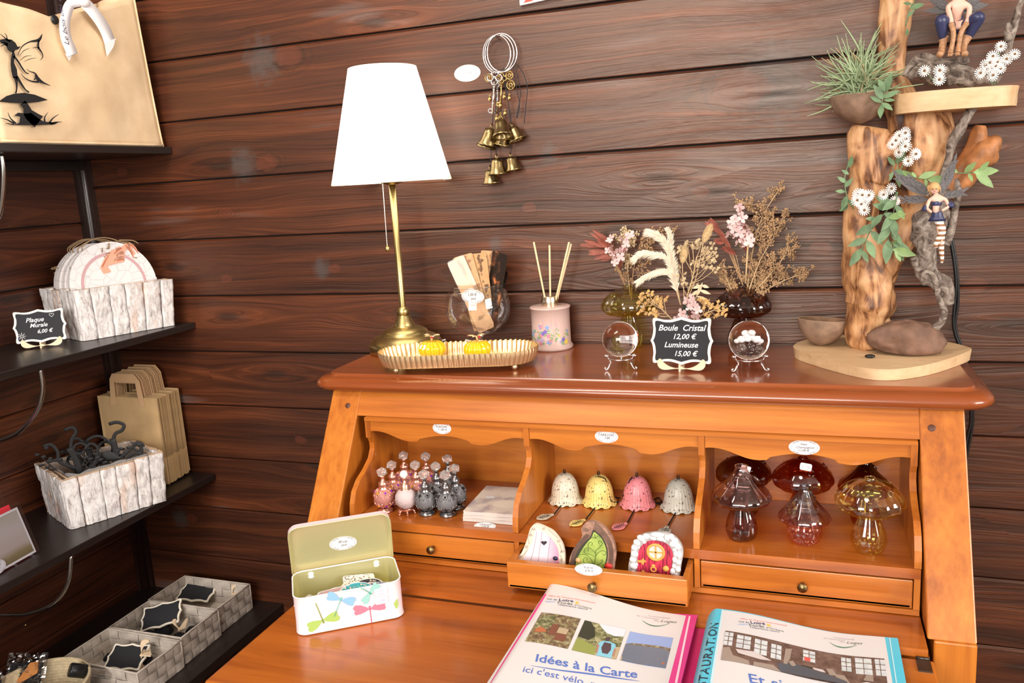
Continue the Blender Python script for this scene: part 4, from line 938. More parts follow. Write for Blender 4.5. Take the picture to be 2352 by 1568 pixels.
p = at(890, 572, y=LY - .028) - V((LX, LY, ZT)); MB().sph(p, .0052, 16).sph(p + V((0, 0, .006)), .0022, 10).build('pull_knob', m_lampb, lamp)
cb = MB(); cb.tube(spline([at(x, y, z=ZT + .0032) for x, y in ((1000, 786), (1030, 779), (1055, 776), (1078, 783), (1110, 786), (1160, 790))], 6), .0022, 8)
tag(cb.build('lamp_cable', P('white_cable', (.85, .83, .8), .4)), 'white power cable running from the table lamp behind the tray', 'cable')

# balloon glass with bookmarks
GX, GY = -.602, -.068
m_clear = thinglass('clear_glass', (.97, .98, .98), .16)
gl = thing('balloon_glass', 'large clear balloon glass holding bookmarks, with an oval price sticker', 'glass', (GX, GY, ZT + .0002))
mg = mmpx(GX, GY, 1.1); zg = lambda py: zpx(GX, GY, py) - ZT
zr, zw, zb_ = zg(655), zg(708), zg(768)
pr2 = [(1e-4, .001), (.031, .001), (.0315, .002), (.012, .004), (.0055, .008), (.005, .016), (.007, zb_ - .004), (.016, zb_), (.034, zb_ + .006), (.050, zb_ + .018), (.0605, zb_ + .034), (.063, zw), (.0625, zw + .010), (.058, zw + .030), (.052, zr - .006), (.0495, zr), (.0490, zr), (.0515, zr - .006)]
MB().lathe([(p.x, p.y) for p in spline([(a, b, 0) for a, b in pr2[:-2]], 3)] , 64).build('glass_bowl', m_clear, gl)
MB().tube([(.0493 * cos(2 * pi * i / 48), .0493 * sin(2 * pi * i / 48), zr) for i in range(48)], .0008, 6, closed=True).build('glass_rim', thinglass('rim_glass', (.75, .78, .78), .35), gl)
q = at(1086, 681, y=GY - .061)
sticker(['1,00 €', 'pce'], .051, .0265, M.Translation(q - V((GX, GY, ZT))) @ T(rz=rad(-12)), gl, .0075, shear=.2)
m_bm = []
for i, (a, b, c) in enumerate((((.66, .36, .16), (.70, .42, .20), (.20, .10, .05)), ((.72, .42, .2), (.64, .36, .17), (.35, .18, .08)), ((.02, .012, .008), (.10, .04, .02), (.72, .25, .08)))):
    m, nt, bb = newmat('bookmark_print_%s' % ('tan', 'amber', 'night')[i]); N, L = nt.nodes, nt.links; tc = N.new('ShaderNodeTexCoord')
    n = N.new('ShaderNodeTexNoise'); n.inputs['Scale'].default_value = 55 if i < 2 else 38; n.inputs['Detail'].default_value = 7; L.new(tc.outputs['Object'], n.inputs[0])
    r = ramp(nt, [(0, c), (.40, c), (.44, b), (.62, a), (1, a)] if i < 2 else [(0, a), (.5, a), (.57, b), (.64, c), (.72, (.9, .6, .35))], n.outputs[0]); L.new(r.outputs[0], bb.inputs['Base Color']); bb.inputs['Roughness'].default_value = .45; m_bm.append(m)
m_sleeve = thinglass('bookmark_sleeve', (.97, .97, .97), .03)
def bookmark(lab, px, pyt, mat_i, tilt, rz, dy, w=.042, h=.148):
    """top centre given in the picture; the card stands in the glass"""
    p = at(px, pyt, y=GY + dy); t = thing('bookmark', lab, 'bookmark', (0, 0, 0), 0, 'bookmarks in the balloon glass')
    m = M.Translation(p) @ Euler((rad(0), tilt, 0)).to_matrix().to_4x4() @ T(rz=rz); t.matrix_world = m @ T(0, 0, -h)
    out = [(a, b + h / 2) for a, b in rrect(w, h, .004, 3)]
    MB().prism(out, .0006, 0).build('bookmark_card', m_bm[mat_i], t)
    MB().prism([(a * 1.05, (b - h / 2) * 1.03 + h / 2) for a, b in out], .0004, 0, T(0, -.0006, 0)).build('plastic_sleeve', m_sleeve, t)
    tb = MB()
    for k in range(4): text(tb, ["It's", 'the little', 'things', 'in life'][k], .0055, T(0, -.0012, h * .46 - k * .008), 0)
    if mat_i == 0: tb.build('bookmark_lettering', m_ink, t)
bookmark('tan bookmark leaning farthest left out of the balloon glass', 1046, 596, 1, rad(-22), .2, -.012, .035)
bookmark('tan printed bookmark second from the left in the balloon glass', 1062, 586, 1, rad(-13), .1, -.006, .04)
bookmark('amber bookmark with dark moon in the middle of the balloon glass', 1094, 582, 0, rad(-3), -.05, 0)
bookmark('amber bookmark behind the dark one in the balloon glass', 1125, 576, 1, rad(9), .4, .006, .034)
bookmark('dark bookmark with glowing orange lights, rightmost in the balloon glass', 1148, 580, 2, rad(13), -.5, -.002, .044)
bookmark('dark and copper bookmark crossing low inside the balloon glass', 1150, 618, 2, rad(18), -.2, .02, .036, .125)

# reed diffuser
DX, DY = -.4615, -.050
df = thing('reed_diffuser', 'pale pink reed diffuser bottle with painted flowers on the desk top', 'diffuser', (DX, DY, ZT + .0002))
m_pinkg = P('frosted_pink_glass', (.83, .60, .53), .28, trans=.25, sss=.2)
zt_ = zpx(DX, DY, 702) - ZT
pf = [(1e-4, 0), (.0395, 0), (.041, .002), (.041, .006), (.0385, .008), (.0385, .0095), (.0372, .011), (.0368, .05), (.037, zt_ - .004), (.0385, zt_ - .0035), (.0388, zt_ - .001), (.037, zt_), (.012, zt_ + .0005), (1e-4, zt_ + .0005)]
MB().lathe(pf, 56).build('diffuser_bottle', m_pinkg, df)
MB().lathe([(.0155, zt_), (.0158, zt_ + .001), (.0158, zt_ + .018), (.0145, zt_ + .0195), (.006, zt_ + .0195), (1e-4, zt_ + .015)], 36).build('metal_collar', P('champagne_metal', (.75, .63, .47), .25, 1), df)
m_reed = P('reed', (.80, .62, .36), .8)
for a, b, c in ((1226, 556, -.02), (1262, 563, .0), (1307, 556, -.01), (1312, 560, .01)):
    p = at(a, b, y=DY + c) - V((DX, DY, ZT)); 
    MB().tube([(p.x * -.12, c * .2, .03), p], .0018, 8).build('reed_stick', m_reed, df)
rnd = random.Random(11); fm = MB(); cols = [P('petal_blue', (.22, .36, .72), .6), P('petal_pink', (.78, .25, .35), .6), P('petal_lilac', (.52, .42, .75), .6), P('leaf_green', (.25, .42, .15), .6), P('petal_yellow', (.85, .65, .10), .6), P('petal_violet', (.20, .14, .50), .6)]
def cyl(a, z, r=.0376): return V((r * sin(a), -r * cos(a), z))
def petal_on(mb, a, z, s, ang, mi):
    c_ = [(0, 0), (s * .35, s * .28), (s * .9, s * .2), (s, 0), (s * .9, -s * .2), (s * .35, -s * .28)]
    mb.add([cyl(a + (x * cos(ang) - y * sin(ang)) / .0376, z + x * sin(ang) + y * cos(ang), .0376 + .0001 * mi) for x, y in c_], [tuple(range(6))], mi, False)
for k in range(26):
    a = rnd.uniform(-1.3, 1.3); z = rnd.uniform(.014, .05) ; mi = rnd.choice((0, 0, 1, 1, 2, 2, 4, 5)); s = rnd.uniform(.0026, .006)
    for j in range(5): petal_on(fm, a, z, s, j * 2 * pi / 5 + k, mi)
    petal_on(fm, a, z, .0012, 0, 4)
for k in range(60): petal_on(fm, rnd.uniform(-1.3, 1.3), rnd.uniform(.012, .042), rnd.uniform(.003, .006), rnd.uniform(0, 6), 3)
for a0 in (-.95, -.1, .55, .3):
    for j in range(9): petal_on(fm, a0 + rnd.uniform(-.05, .05), .044 + j * .0019, .0018, j, rnd.choice((1, 2)) if a0 > -.5 else 5)
fm.build('floral_print', cols, df)

# scalloped gold tray
TX, TY = -.584, -.2205
tr = thing('scalloped_tray', 'long gold oval tray with crimped rim standing on ball feet', 'tray', (TX, TY, ZT + .0002), rad(12.0))
HL, HW = .143, .060
def stad(t, off=0):
    """arc-length parametrised stadium"""
    r = HW + off; s = HL - HW; per = 4 * s + 2 * pi * r; d_ = t * per
    if d_ < 2 * s: return V((-s + d_, -r, 0)), V((0, -1, 0))
    d_ -= 2 * s
    if d_ < pi * r: a = -pi / 2 + d_ / r; return V((s + r * cos(a), r * sin(a), 0)), V((cos(a), sin(a), 0))
    d_ -= pi * r
    if d_ < 2 * s: return V((s - d_, r, 0)), V((0, 1, 0))
    d_ -= 2 * s; a = pi / 2 + d_ / r; return V((-s + r * cos(a), r * sin(a), 0)), V((cos(a), sin(a), 0))
NS = 76
def trw(off):
    def fn(u, v):
        p, n_ = stad(u % 1.0); k = abs(sin(pi * u * NS)); amp = .0022 * min(1, v * 4)
        o = -.006 + .006 * min(1, v * 1.2) + amp * (k - .4) + off; z = .011 + v * .022 + (.0022 * k if v > .99 else 0)
        return p + n_ * o + V((0, 0, z))
    return fn
mb = MB(); mb.grid(trw(0), NS * 8, 6, closed_u=True); mb.grid(trw(-.0012), NS * 8, 6, closed_u=True)
mb.build('crimped_rim', m_brassd, tr)
pl_ = MB(); out = [stad(i / 90)[0] - stad(i / 90)[1] * .0055 for i in range(90)]
pl_.add([(p.x, p.y, .0118) for p in out], [list(range(90))], 0, False); pl_.add([(p.x, p.y, .0105) for p in out], [list(range(90))[::-1]], 0, False); pl_.build('tray_floor', m_brassd, tr)
for sx in (-1, 1):
    for sy in (-1, 1): MB().sph((sx * .105, sy * .036, .0055), .0056, 14).build('ball_foot', m_brassd, tr)

# yellow glass pumpkins
def pumpkin():
    t = thing('glass_pumpkin', 'x', 'pumpkin', (0, 0, 0), 0, 'yellow glass pumpkins on the gold tray')
    pf = [(1e-4, .0005), (.010, 0), (.018, .003), (.0235, .010), (.025, .016), (.0235, .023), (.018, .029), (.010, .0315), (.004, .0305), (1e-4, .030)]
    pf = [(max(p.x, 1e-4), p.y) for p in spline([(a, b, 0) for a, b in pf], 3)]
    MB().lathe(pf, 120, ripple=lambda a, t_, z: 1 - .13 * abs(cos(a * 7)) ** 3).build('ribbed_body', m_yel, t)
    tb = MB(); tb.tube([(0, 0, .029), (.001, 0, .036), (-.001, 0, .040)], .0018, 8)
    for s in (-1, 1):
        for k, (L_, W_, a) in enumerate(((.017, .009, .2), (.012, .007, -.7))):
            for q_ in (0,):
                v = [(0, 0, 0), (L_ * .4, W_ * .5, .002), (L_ * .8, W_ * .45, .001), (L_, 0, -.001), (L_ * .8, -W_ * .45, .001), (L_ * .4, -W_ * .5, .002)]
                tb.add(v, [(0, 1, 2, 3, 4, 5)], 0, False, T(0, 0, .0385, rz=(0 if s > 0 else pi) + a * s, ry=-.25))
    tb.build('gold_butterfly', m_brassd, t, solid=.0008)
    MB().sph((.004, -.005, .0385), .0028, 10, sc=(1, 1, .7)).build('red_gem', P('ruby_gem', (.45, .01, .03), .1), t)
    return t
m_yel, nt, b = newmat('yellow_glass'); b.inputs['Base Color'].default_value = (1.0, .72, .02, 1); b.inputs['Transmission Weight'].default_value = .45; b.inputs['Roughness'].default_value = .06; b.inputs['IOR'].default_value = 1.4; b.inputs['Coat Weight'].default_value = .6
b.inputs['Emission Color'].default_value = (1, .6, 0, 1); b.inputs['Emission Strength'].default_value = 0
pk = pumpkin(); p = at(989, 826, z=ZT + .012); pk.location = (p.x - .003, p.y + .016, ZT + .0122); pk['label'] = 'yellow glass pumpkin with a white price sticker, left on the gold tray'
p = at(1094, 827, z=ZT + .012); pk2 = dup(pk, (p.x - .003, p.y + .016, ZT + .0122), .6, 'yellow glass pumpkin with a red gem on its leaf, right on the gold tray')
MB().prism(rrect(.015, .0085, .002, 3), .0003, 0, T(-.0085, -.0195, .024, rx=rad(-35), rz=rad(-22))).build('price_sticker', m_white, pk)

# mushroom shaped vases
def vglass(name, top, bot, z0, z1, refl=.2):
    m, nt, b = newmat(name); N, L = nt.nodes, nt.links; N.remove(b); out = N['Material Output']
    tc = N.new('ShaderNodeTexCoord'); sx = N.new('ShaderNodeSeparateXYZ'); L.new(tc.outputs['Object'], sx.inputs[0])
    mr = N.new('ShaderNodeMapRange'); mr.inputs['From Min'].default_value = z0; mr.inputs['From Max'].default_value = z1; L.new(sx.outputs[2], mr.inputs[0])
    r = ramp(nt, [(0, bot), (1, top)], mr.outputs[0])
    tr_ = N.new('ShaderNodeBsdfTransparent'); L.new(r.outputs[0], tr_.inputs[0])
    gl_ = N.new('ShaderNodeBsdfGlossy'); gl_.inputs['Roughness'].default_value = .05; gl_.inputs[0].default_value = (1, .97, .95, 1)
    lw = N.new('ShaderNodeLayerWeight'); lw.inputs[0].default_value = .45
    f = math_(nt, 'MINIMUM', math_(nt, 'ADD', math_(nt, 'MULTIPLY', math_(nt, 'POWER', lw.outputs['Facing'], 1.6), .45), refl * .45), .85)
    mx = N.new('ShaderNodeMixShader'); L.new(f, mx.inputs[0]); L.new(tr_.outputs[0], mx.inputs[1]); L.new(gl_.outputs[0], mx.inputs[2]); L.new(mx.outputs[0], out.inputs[0]); return m
def mushroom_vase(lab, x, y, z, kind, mat, s=1.0, group='mushroom shaped glass vases', dimples=3, rz=0):
    t = thing('mushroom_vase', lab, 'vase', (x, y, z + .0002), rz, group); t.scale = (s, s, s)
    # kinds: 0 tall bulb stem with wide rounded cap, 1 conical witch-hat cap, 2 short round jar body
    if kind == 0:
        st = [(1e-4, 0), (.014, 0), (.020, .004), (.0235, .014), (.022, .028), (.0165, .042), (.0125, .054), (.0115, .062)]
        cp = [(.0115, .061), (.020, .0585), (.034, .0595), (.0435, .066), (.0460, .074), (.043, .083), (.033, .094), (.019, .102), (.009, .105), (.0065, .108)]
    elif kind == 1:
        st = [(1e-4, 0), (.015, 0), (.020, .004), (.0220, .014), (.020, .028), (.0150, .042), (.0125, .052), (.0120, .060)]
        cp = [(.012, .058), (.024, .054), (.036, .055), (.0415, .061), (.041, .067), (.034, .075), (.022, .086), (.013, .097), (.0085, .105), (.0085, .109)]
    else:
        st = [(1e-4, 0), (.016, 0), (.024, .004), (.0285, .014), (.0290, .024), (.0265, .034), (.024, .040)]
        cp = [(.024, .039), (.034, .037), (.0415, .041), (.0425, .047), (.038, .055), (.028, .066), (.0175, .079), (.011, .090), (.0085, .096), (.0085, .1)]
    sm_ = lambda pr: [(max(p.x, 1e-4), p.y) for p in spline([(a, b, 0) for a, b in pr], 4)]
    MB().lathe(sm_(st), 96, ripple=lambda a, t_, z: 1 + .022 * cos(a * 12)).build('vase_stem', mat, t)
    c = MB().lathe(sm_(cp), 120, ripple=lambda a, t_, z: 1 + .016 * cos(a * 14 + (z * 40 if kind == 0 else 0))).build('vase_cap', mat, t)
    rm = MB(); 
    for k in range(dimples):
        a = -2.2 + k * 1.45; i = 0.62; j = int(len(cp) * .62) + (k % 2 if kind else 0); r_1, z_1 = cp[j]
        p = V((r_1 * cos(a), r_1 * sin(a), z_1)); n_ = V((cos(a), sin(a), .9)).normalized(); 
        x_ = n_.orthogonal().normalized(); y_ = n_.cross(x_)
        rm.tube([p + n_ * .001 + (x_ * cos(q * pi / 7) + y_ * sin(q * pi / 7)) * .0048 for q in range(14)], .0009, 6, closed=True)
    for k in range(5):
        a = -2.8 + k * 1.1; r_1, z_1 = cp[int(len(cp) * .5) + k % 3]; rm.sph((r_1 * cos(a) * 1.01, r_1 * sin(a) * 1.01, z_1), .0014, 8)
    rm.tube([(cp[-1][0] * cos(q * pi / 10), cp[-1][0] * sin(q * pi / 10), cp[-1][1]) for q in range(20)], .0010, 6, closed=True)
    rm.build('glass_dots', mat, t); return t
g_green = vglass('olive_glass', (.80, .78, .30), (.86, .83, .42), 0, .1)
g_brown = vglass('dark_brown_glass', (.42, .22, .18), (.58, .26, .14), 0, .1, .15)
g_bluered = vglass('blue_to_red_glass', (.30, .62, .70), (.85, .35, .25), .055, .09)
g_mauve = vglass('smoky_mauve_glass', (.78, .62, .60), (.58, .34, .34), .0, .1)
g_yellow = vglass('pale_yellow_glass', (.97, .92, .50), (.97, .91, .50), 0, .1)
g_bluepink = vglass('smoke_blue_to_rose_glass', (.60, .70, .76), (.98, .66, .58), .035, .08)
g_redbr = vglass('red_brown_glass', (.60, .22, .12), (.68, .26, .14), 0, .1)
g_dkgreen = vglass('dark_green_red_glass', (.22, .25, .17), (.75, .28, .10), .05, .1)
v1 = (at(1457, 790, z=ZT).x, -.042); v2 = (at(1570, 800, z=ZT).x, -.115); v3 = (at(1716, 790, z=ZT).x, -.058)
v1 = (-.312, -.042); v3 = (-.107, -.056); v2 = (-.196, -.105)
s1 = (zpx(*v1, 656) - ZT) / .108; s3 = (zpx(*v3, 655) - ZT) / .109; s2 = (zpx(*v2, 702) - ZT) / .1
mushroom_vase('olive green glass mushroom vase on the desk top, left of the three with dried flowers', *v1, ZT, 0, g_green, s1)
mushroom_vase('blue and red glass mushroom vase behind the chalkboard on the desk top', *v2, ZT, 2, g_bluered, s2)
mushroom_vase('dark brown glass mushroom vase on the desk top, right of the three with dried flowers', *v3, ZT, 0, g_brown, s3)

# dried flowers, one sprig at a time
rf = random.Random(21)
m_tan = P('dried_tan', (.44, .27, .14), .9, var=.25, vs=150); m_straws = P('straw_stem', (.62, .44, .24), .85); m_ruscus = P('dried_red_leaf', (.30, .085, .055), .6, var=.2, vs=100)
m_pinkp = P('preserved_pink_petal', (.80, .57, .55), .8, sss=.1); m_gyp = P('cream_gypsophila', (.62, .47, .28), .9, var=.15, vs=200); m_gold = P('golden_gypsophila', (.68, .43, .17), .9, var=.2, vs=200)
m_pampas = P('pampas_fluff', (.86, .76, .60), .95); m_leafy = P('pale_dried_leaf', (.62, .52, .34), .8)
m_bunny = P('bunny_tail', (.66, .47, .24), .95)
def stempts(y, pts, dy=0): return [at(px, py, y=y + dy * i / max(1, len(pts) - 1)) for i, (px, py) in enumerate(pts)]
def sprig_obj(nm, lab, cat, parts, group):
    t = thing(nm, lab, cat, tuple(parts[0][3]), 0, group); m = M.Translation(-V(parts[0][3]))
    for pn, mb, mt, _ in parts:
        mb.v = [m @ v for v in mb.v]; mb.build(pn, mt, t)
def blobs(mb, p, n, spread, r, sc=(1, 1, 1), seg=6):
    for _ in range(n):
        q = p + V((rf.gauss(0, spread), rf.gauss(0, spread), rf.gauss(0, spread))); mb.sph(q, r * rf.uniform(.6, 1.3), seg, sc=sc)
def petal4(mb, p, s, n_=None):
    n_ = (n_ or V((rf.uniform(-1, 1), rf.uniform(-1.4, -.2), rf.uniform(-.7, .9)))).normalized(); x_ = n_.orthogonal().normalized(); y_ = n_.cross(x_); a0 = rf.uniform(0, 2)
    for k in range(4):
        a = a0 + k * pi / 2; d_ = x_ * cos(a) + y_ * sin(a); e_ = n_.cross(d_)
        o = [p, p + d_ * s * .35 + e_ * s * .32, p + d_ * s * .8 + e_ * s * .42 + n_ * s * .08, p + d_ * s * 1.05 + n_ * s * .15, p + d_ * s * .8 - e_ * s * .42 + n_ * s * .08, p + d_ * s * .35 - e_ * s * .32]
        mb.add(o, [tuple(range(6))])
def leaf(mb, p, d_, L_, W_, curl=.15, n_=None):
    d_ = d_.normalized(); n_ = n_ or V((rf.uniform(-.5, .5), -1, rf.uniform(-.2, .6))); e_ = d_.cross(n_).normalized(); n_ = e_.cross(d_)
    pts = []; rows = [(0, .08), (.2, .7), (.45, 1), (.7, .75), (.9, .3), (1, .02)]
    for t_, w_ in rows:
        c_ = p + d_ * L_ * t_ - n_ * curl * L_ * t_ * t_; pts += [c_ + e_ * W_ / 2 * w_, c_ + n_ * -.12 * W_ * w_, c_ - e_ * W_ / 2 * w_]
    mb.add(pts, [f for i in range(5) for f in ((i * 3, i * 3 + 1, i * 3 + 4, i * 3 + 3), (i * 3 + 1, i * 3 + 2, i * 3 + 5, i * 3 + 4))])
def branchy(y, trunk, tips, mt_b, r=.0009, fl=None, flr=.0022, dens=5, spr=.0035, sub=2):
    """trunk polyline and branch tips in picture coordinates at depth y -> stem mesh and bloom mesh"""
    st, bl = MB(), MB(); tp = spline(stempts(y, trunk), 5); st.tube(tp, [r * 1.3 * (1 - .5 * i / len(tp)) for i in range(len(tp))], 5)
    for (k, px, py) in tips:
        a = tp[min(int(k * (len(tp) - 1)), len(tp) - 1)]; b_ = at(px, py, y=y + rf.uniform(-.015, .015)); mid = a.lerp(b_, .5) + V((0, rf.uniform(-.004, .004), rf.uniform(-.004, .002)))
        pp = spline([a, mid, b_], 5); st.tube(pp, r * .7, 4)
        for i, q in enumerate(pp):
            if i > len(pp) * .35:
                blobs(bl, q, dens, spr * (1.1 - .5 * i / len(pp)), flr, seg=5)
                if sub and rf.random() < .5: 
                    e_ = q + V((rf.uniform(-.012, .012), rf.uniform(-.006, .006), rf.uniform(0, .012))); st.tube([q, e_], r * .5, 4); blobs(bl, e_, dens, spr * .6, flr, seg=5)
    return st, bl
def zpt(v, z=1.1): return V((v[0], v[1], z))
G1, G2, G3 = 'dried stems in the olive vase', 'dried stems in the blue and red vase', 'dried stems in the dark brown vase'
# --- olive vase
y = v1[1]
def ruscus(y, pods, base):
    st, bl = MB(), MB()
    for (bx, by), (tx, ty), s in pods:
        a, b_ = at(bx, by, y=y), at(tx, ty, y=y - rf.uniform(0, .02)); st.tube([at(*base, y=y), a], .0007, 5)
        for q in range(3): 
            off = V((rf.uniform(-.002, .002), rf.uniform(-.003, .003), rf.uniform(-.003, .003))); leaf(bl, a, b_ - a + off * 2, (b_ - a).length, s * rf.uniform(.6, 1), .05, V((rf.uniform(-.8, .8), -1, rf.uniform(-.5, .5))))
    return st, bl
st, bl = ruscus(y, [((1395, 566), (1330, 560), .011), ((1398, 568), (1342, 548), .010), ((1402, 555), (1358, 532), .011), ((1396, 578), (1350, 577), .010), ((1400, 585), (1362, 590), .010), ((1405, 572), (1372, 545), .012), ((1408, 590), (1378, 596), .008)], (1438, 660))
sprig_obj('red_leaf_sprig', 'dark red pointed dried leaves leaning left out of the olive vase', 'dried plant', [('leaf_pods', bl, m_ruscus, at(1440, 690, y=y)), ('stems', st, m_tan, at(1440, 690, y=y))], G1)
def hydr(y, pts, s, base, n=None):
    st, bl = MB(), MB(); b0 = at(*base, y=y)
    for px, py in pts: 
        q = at(px, py, y=y - rf.uniform(.0, .02)); petal4(bl, q, s * rf.uniform(.8, 1.15)); st.tube(spline([b0, b0.lerp(q, .5) + V((0, 0, .004)), q], 3), .0005, 4)
    return st, bl
st, bl = hydr(y - .012, [(1399, 552), (1402, 570), (1408, 582), (1415, 595), (1420, 575), (1425, 590), (1412, 603), (1428, 548), (1440, 545), (1438, 560), (1448, 540), (1403, 546), (1432, 572), (1396, 575)], .0085, (1425, 620))
sprig_obj('pink_hydrangea', 'small pale pink preserved hydrangea in the olive vase', 'dried flower', [('petals', bl, m_pinkp, at(1440, 690, y=y)), ('stems', st, m_ruscus, at(1440, 690, y=y))], G1)
st, bl = branchy(y + .005, [(1448, 680), (1440, 600), (1440, 545)], [(.9, 1420, 545), (.9, 1432, 538), (1, 1445, 534), (1, 1455, 548), (.9, 1450, 560), (.6, 1425, 605), (.6, 1440, 615), (.5, 1450, 600)], None, fl=1, flr=.0018, dens=6, spr=.004)
sprig_obj('white_gypsophila', 'cream gypsophila sprig standing in the olive vase', 'dried flower', [('blooms', bl, m_gyp, at(1445, 690, y=y)), ('stems', st, m_straws, at(1445, 690, y=y))], G1)
st, bl = branchy(y + .004, [(1450, 690), (1455, 620), (1470, 560)], [(.5, 1490, 600), (.6, 1500, 575), (.7, 1480, 550), (.4, 1495, 625), (.3, 1478, 640), (.8, 1510, 545), (.3, 1430, 630), (.5, 1435, 590), (1, 1520, 530), (.9, 1545, 528)], None, flr=.0016, dens=4, spr=.0035)
sprig_obj('brown_statice_sprig', 'brown feathery dried sprig leaning right out of the olive vase', 'dried plant', [('seed_heads', bl, m_tan, at(1447, 690, y=y)), ('stems', st, m_tan, at(1447, 690, y=y))], G1)
# --- blue and red vase: pampas plumes
y = v2[1]
def plume(y, pts, n, L_, base):
    st, bl = MB(), MB(); pp = spline(stempts(y, pts), 8); st.tube([at(*base, y=y)] + pp, .0012, 5)
    for i in range(n):
        t_ = rf.random() ** .9; k = t_ * (len(pp) - 1); a = pp[int(k)]; d0 = (pp[min(int(k) + 1, len(pp) - 1)] - pp[max(int(k) - 1, 0)]).normalized()
        side = V((rf.gauss(0, 1), rf.gauss(0, .7), rf.gauss(0, 1))).normalized(); ln = L_ * (1 - .35 * t_) * rf.uniform(.5, 1.1)
        d_ = (d0 * 1.1 + side * .55).normalized(); p1 = a + d_ * ln * .5; p2 = a + d_ * ln + V((0, 0, -ln * .22)); w_ = .0005
        e_ = d_.cross(V((0, -1, 0.1))).normalized() * w_
        bl.add([a - e_, a + e_, p1 + e_ * 1.2, p1 - e_ * 1.2, p2], [(0, 1, 2, 3), (3, 2, 4)])
    return st, bl
for lab, pts, n, L_ in (('cream pampas plume rising highest, behind the chalkboard', [(1552, 660), (1545, 610), (1535, 570), (1515, 545), (1495, 535)], 1500, .026),
                        ('cream pampas plume bent left, middle of the three behind the chalkboard', [(1550, 650), (1535, 600), (1505, 585), (1478, 582), (1462, 590)], 1000, .022),
                        ('cream pampas plume bent left, lowest of the three behind the chalkboard', [(1555, 670), (1545, 635), (1520, 625), (1490, 632), (1468, 645)], 1000, .020),
                        ('cream pampas plume curling over to the upper right, behind the chalkboard', [(1552, 640), (1543, 580), (1540, 545), (1535, 530)], 700, .018)):
    st, bl = plume(y + rf.uniform(-.01, .01), pts, n, L_, (1563, 700)); sprig_obj('pampas_plume', lab, 'dried plant', [('fluff', bl, m_pampas, at(1562, 700, y=y)), ('stems', st, m_straws, at(1562, 700, y=y))], G2)
for lab, a, b_, s in (('golden bunny tail grass head, higher one, above the blue and red vase', (1615, 558), (1632, 520), .0068), ('golden bunny tail grass head, lower one, above the blue and red vase', (1567, 605), (1573, 568), .0066)):
    st, bl = MB(), MB(); p0, p1 = at(*a, y=y), at(*b_, y=y); st.tube(spline([at(1572, 700, y=y), at(lerp(1572, a[0], .6), 640, y=y), p0], 5), .0007, 5); c_ = (p0 + p1) / 2; d_ = p1 - p0
    rot = d_.to_track_quat('Z', 'Y').to_matrix().to_4x4(); bl.sph((0, 0, 0), 1, 16, mat=M.Translation(c_) @ rot @ M.Diagonal((s * .8, s * .8, d_.length / 2, 1)))
    for _ in range(500):
        n_ = V((rf.gauss(0, 1), rf.gauss(0, 1), rf.gauss(0, 1))).normalized(); q = c_ + rot.to_3x3() @ V((n_.x * s * .8, n_.y * s * .8, n_.z * d_.length / 2)); e_ = q + (rot.to_3x3() @ n_ * .6 + d_.normalized()) * .004
        w_ = V((.0003, 0, 0)); bl.add([q - w_, q + w_, e_], [(0, 1, 2)])
    sprig_obj('bunny_tail_grass', lab, 'dried plant', [('grass_head', bl, m_bunny, at(1572, 700, y=y)), ('stems', st, m_straws, at(1572, 700, y=y))], G2)
def gyps(y, trunk, tips, r, lab, mt, group, base, n=5):
    st, bl = MB(), MB(); tp = spline(stempts(y, trunk), 5); st.tube(tp, .0011, 5)
    for (k, px, py) in tips:
        a = tp[min(int(k * (len(tp) - 1)), len(tp) - 1)]; b_ = at(px, py, y=y + rf.uniform(-.012, .012)); st.tube(spline([a, a.lerp(b_, .55) + V((0, 0, -.003)), b_], 4), .0006, 4)
        for _ in range(n):
            q = b_ + V((rf.gauss(0, .0045), rf.gauss(0, .003), rf.gauss(0, .0045))); st.tube([b_, q], .0003, 3)
            for _ in range(4): petal4(bl, q + V((rf.gauss(0, .001),) * 3), r * rf.uniform(.7, 1.2))
            bl.sph(q, r * .55, 6)
    sprig_obj('gypsophila_sprig', lab, 'dried flower', [('blooms', bl, mt, at(*base, y=y)), ('stems', st, m_straws, at(*base, y=y))], group)
gyps(y, [(1572, 700), (1590, 640), (1600, 590)], [(.5, 1580, 560), (.7, 1590, 555), (1, 1610, 560), (1, 1622, 575), (.8, 1635, 565), (.8, 1640, 585), (.6, 1600, 600), (.5, 1630, 600), (.4, 1625, 615), (.4, 1640, 620), (.6, 1565, 575), (.3, 1560, 615), (.2, 1562, 640), (.3, 1585, 650), (.6, 1618, 592)], .0028, 'golden gypsophila branching upward to the right out of the blue and red vase', m_gyp, G2, (1572, 700))
gyps(y - .012, [(1545, 735), (1520, 710), (1500, 690)], [(.5, 1478, 680), (.7, 1490, 675), (1, 1505, 680), (1, 1470, 695), (.8, 1485, 700), (.5, 1510, 690), (.4, 1520, 698), (.3, 1500, 712), (.2, 1480, 715), (.2, 1505, 720), (.7, 1495, 690), (.3, 1525, 690)], .0027, 'golden gypsophila spreading low to the left of the chalkboard', m_gold, G2, (1545, 735))
gyps(y - .012, [(1590, 735), (1615, 722), (1640, 712)], [(.5, 1620, 700), (.7, 1630, 695), (1, 1650, 705), (1, 1660, 712), (.8, 1655, 725), (.5, 1615, 690), (.4, 1600, 710), (.3, 1630, 730)], .0027, 'golden gypsophila spreading low to the right of the chalkboard', m_gold, G2, (1590, 735))
st, bl = hydr(y - .03, [(1575, 690), (1588, 688), (1597, 700), (1602, 712), (1592, 718), (1560, 728), (1572, 735), (1566, 720), (1585, 705), (1598, 725), (1580, 736), (1553, 738)], .0095, (1585, 735))
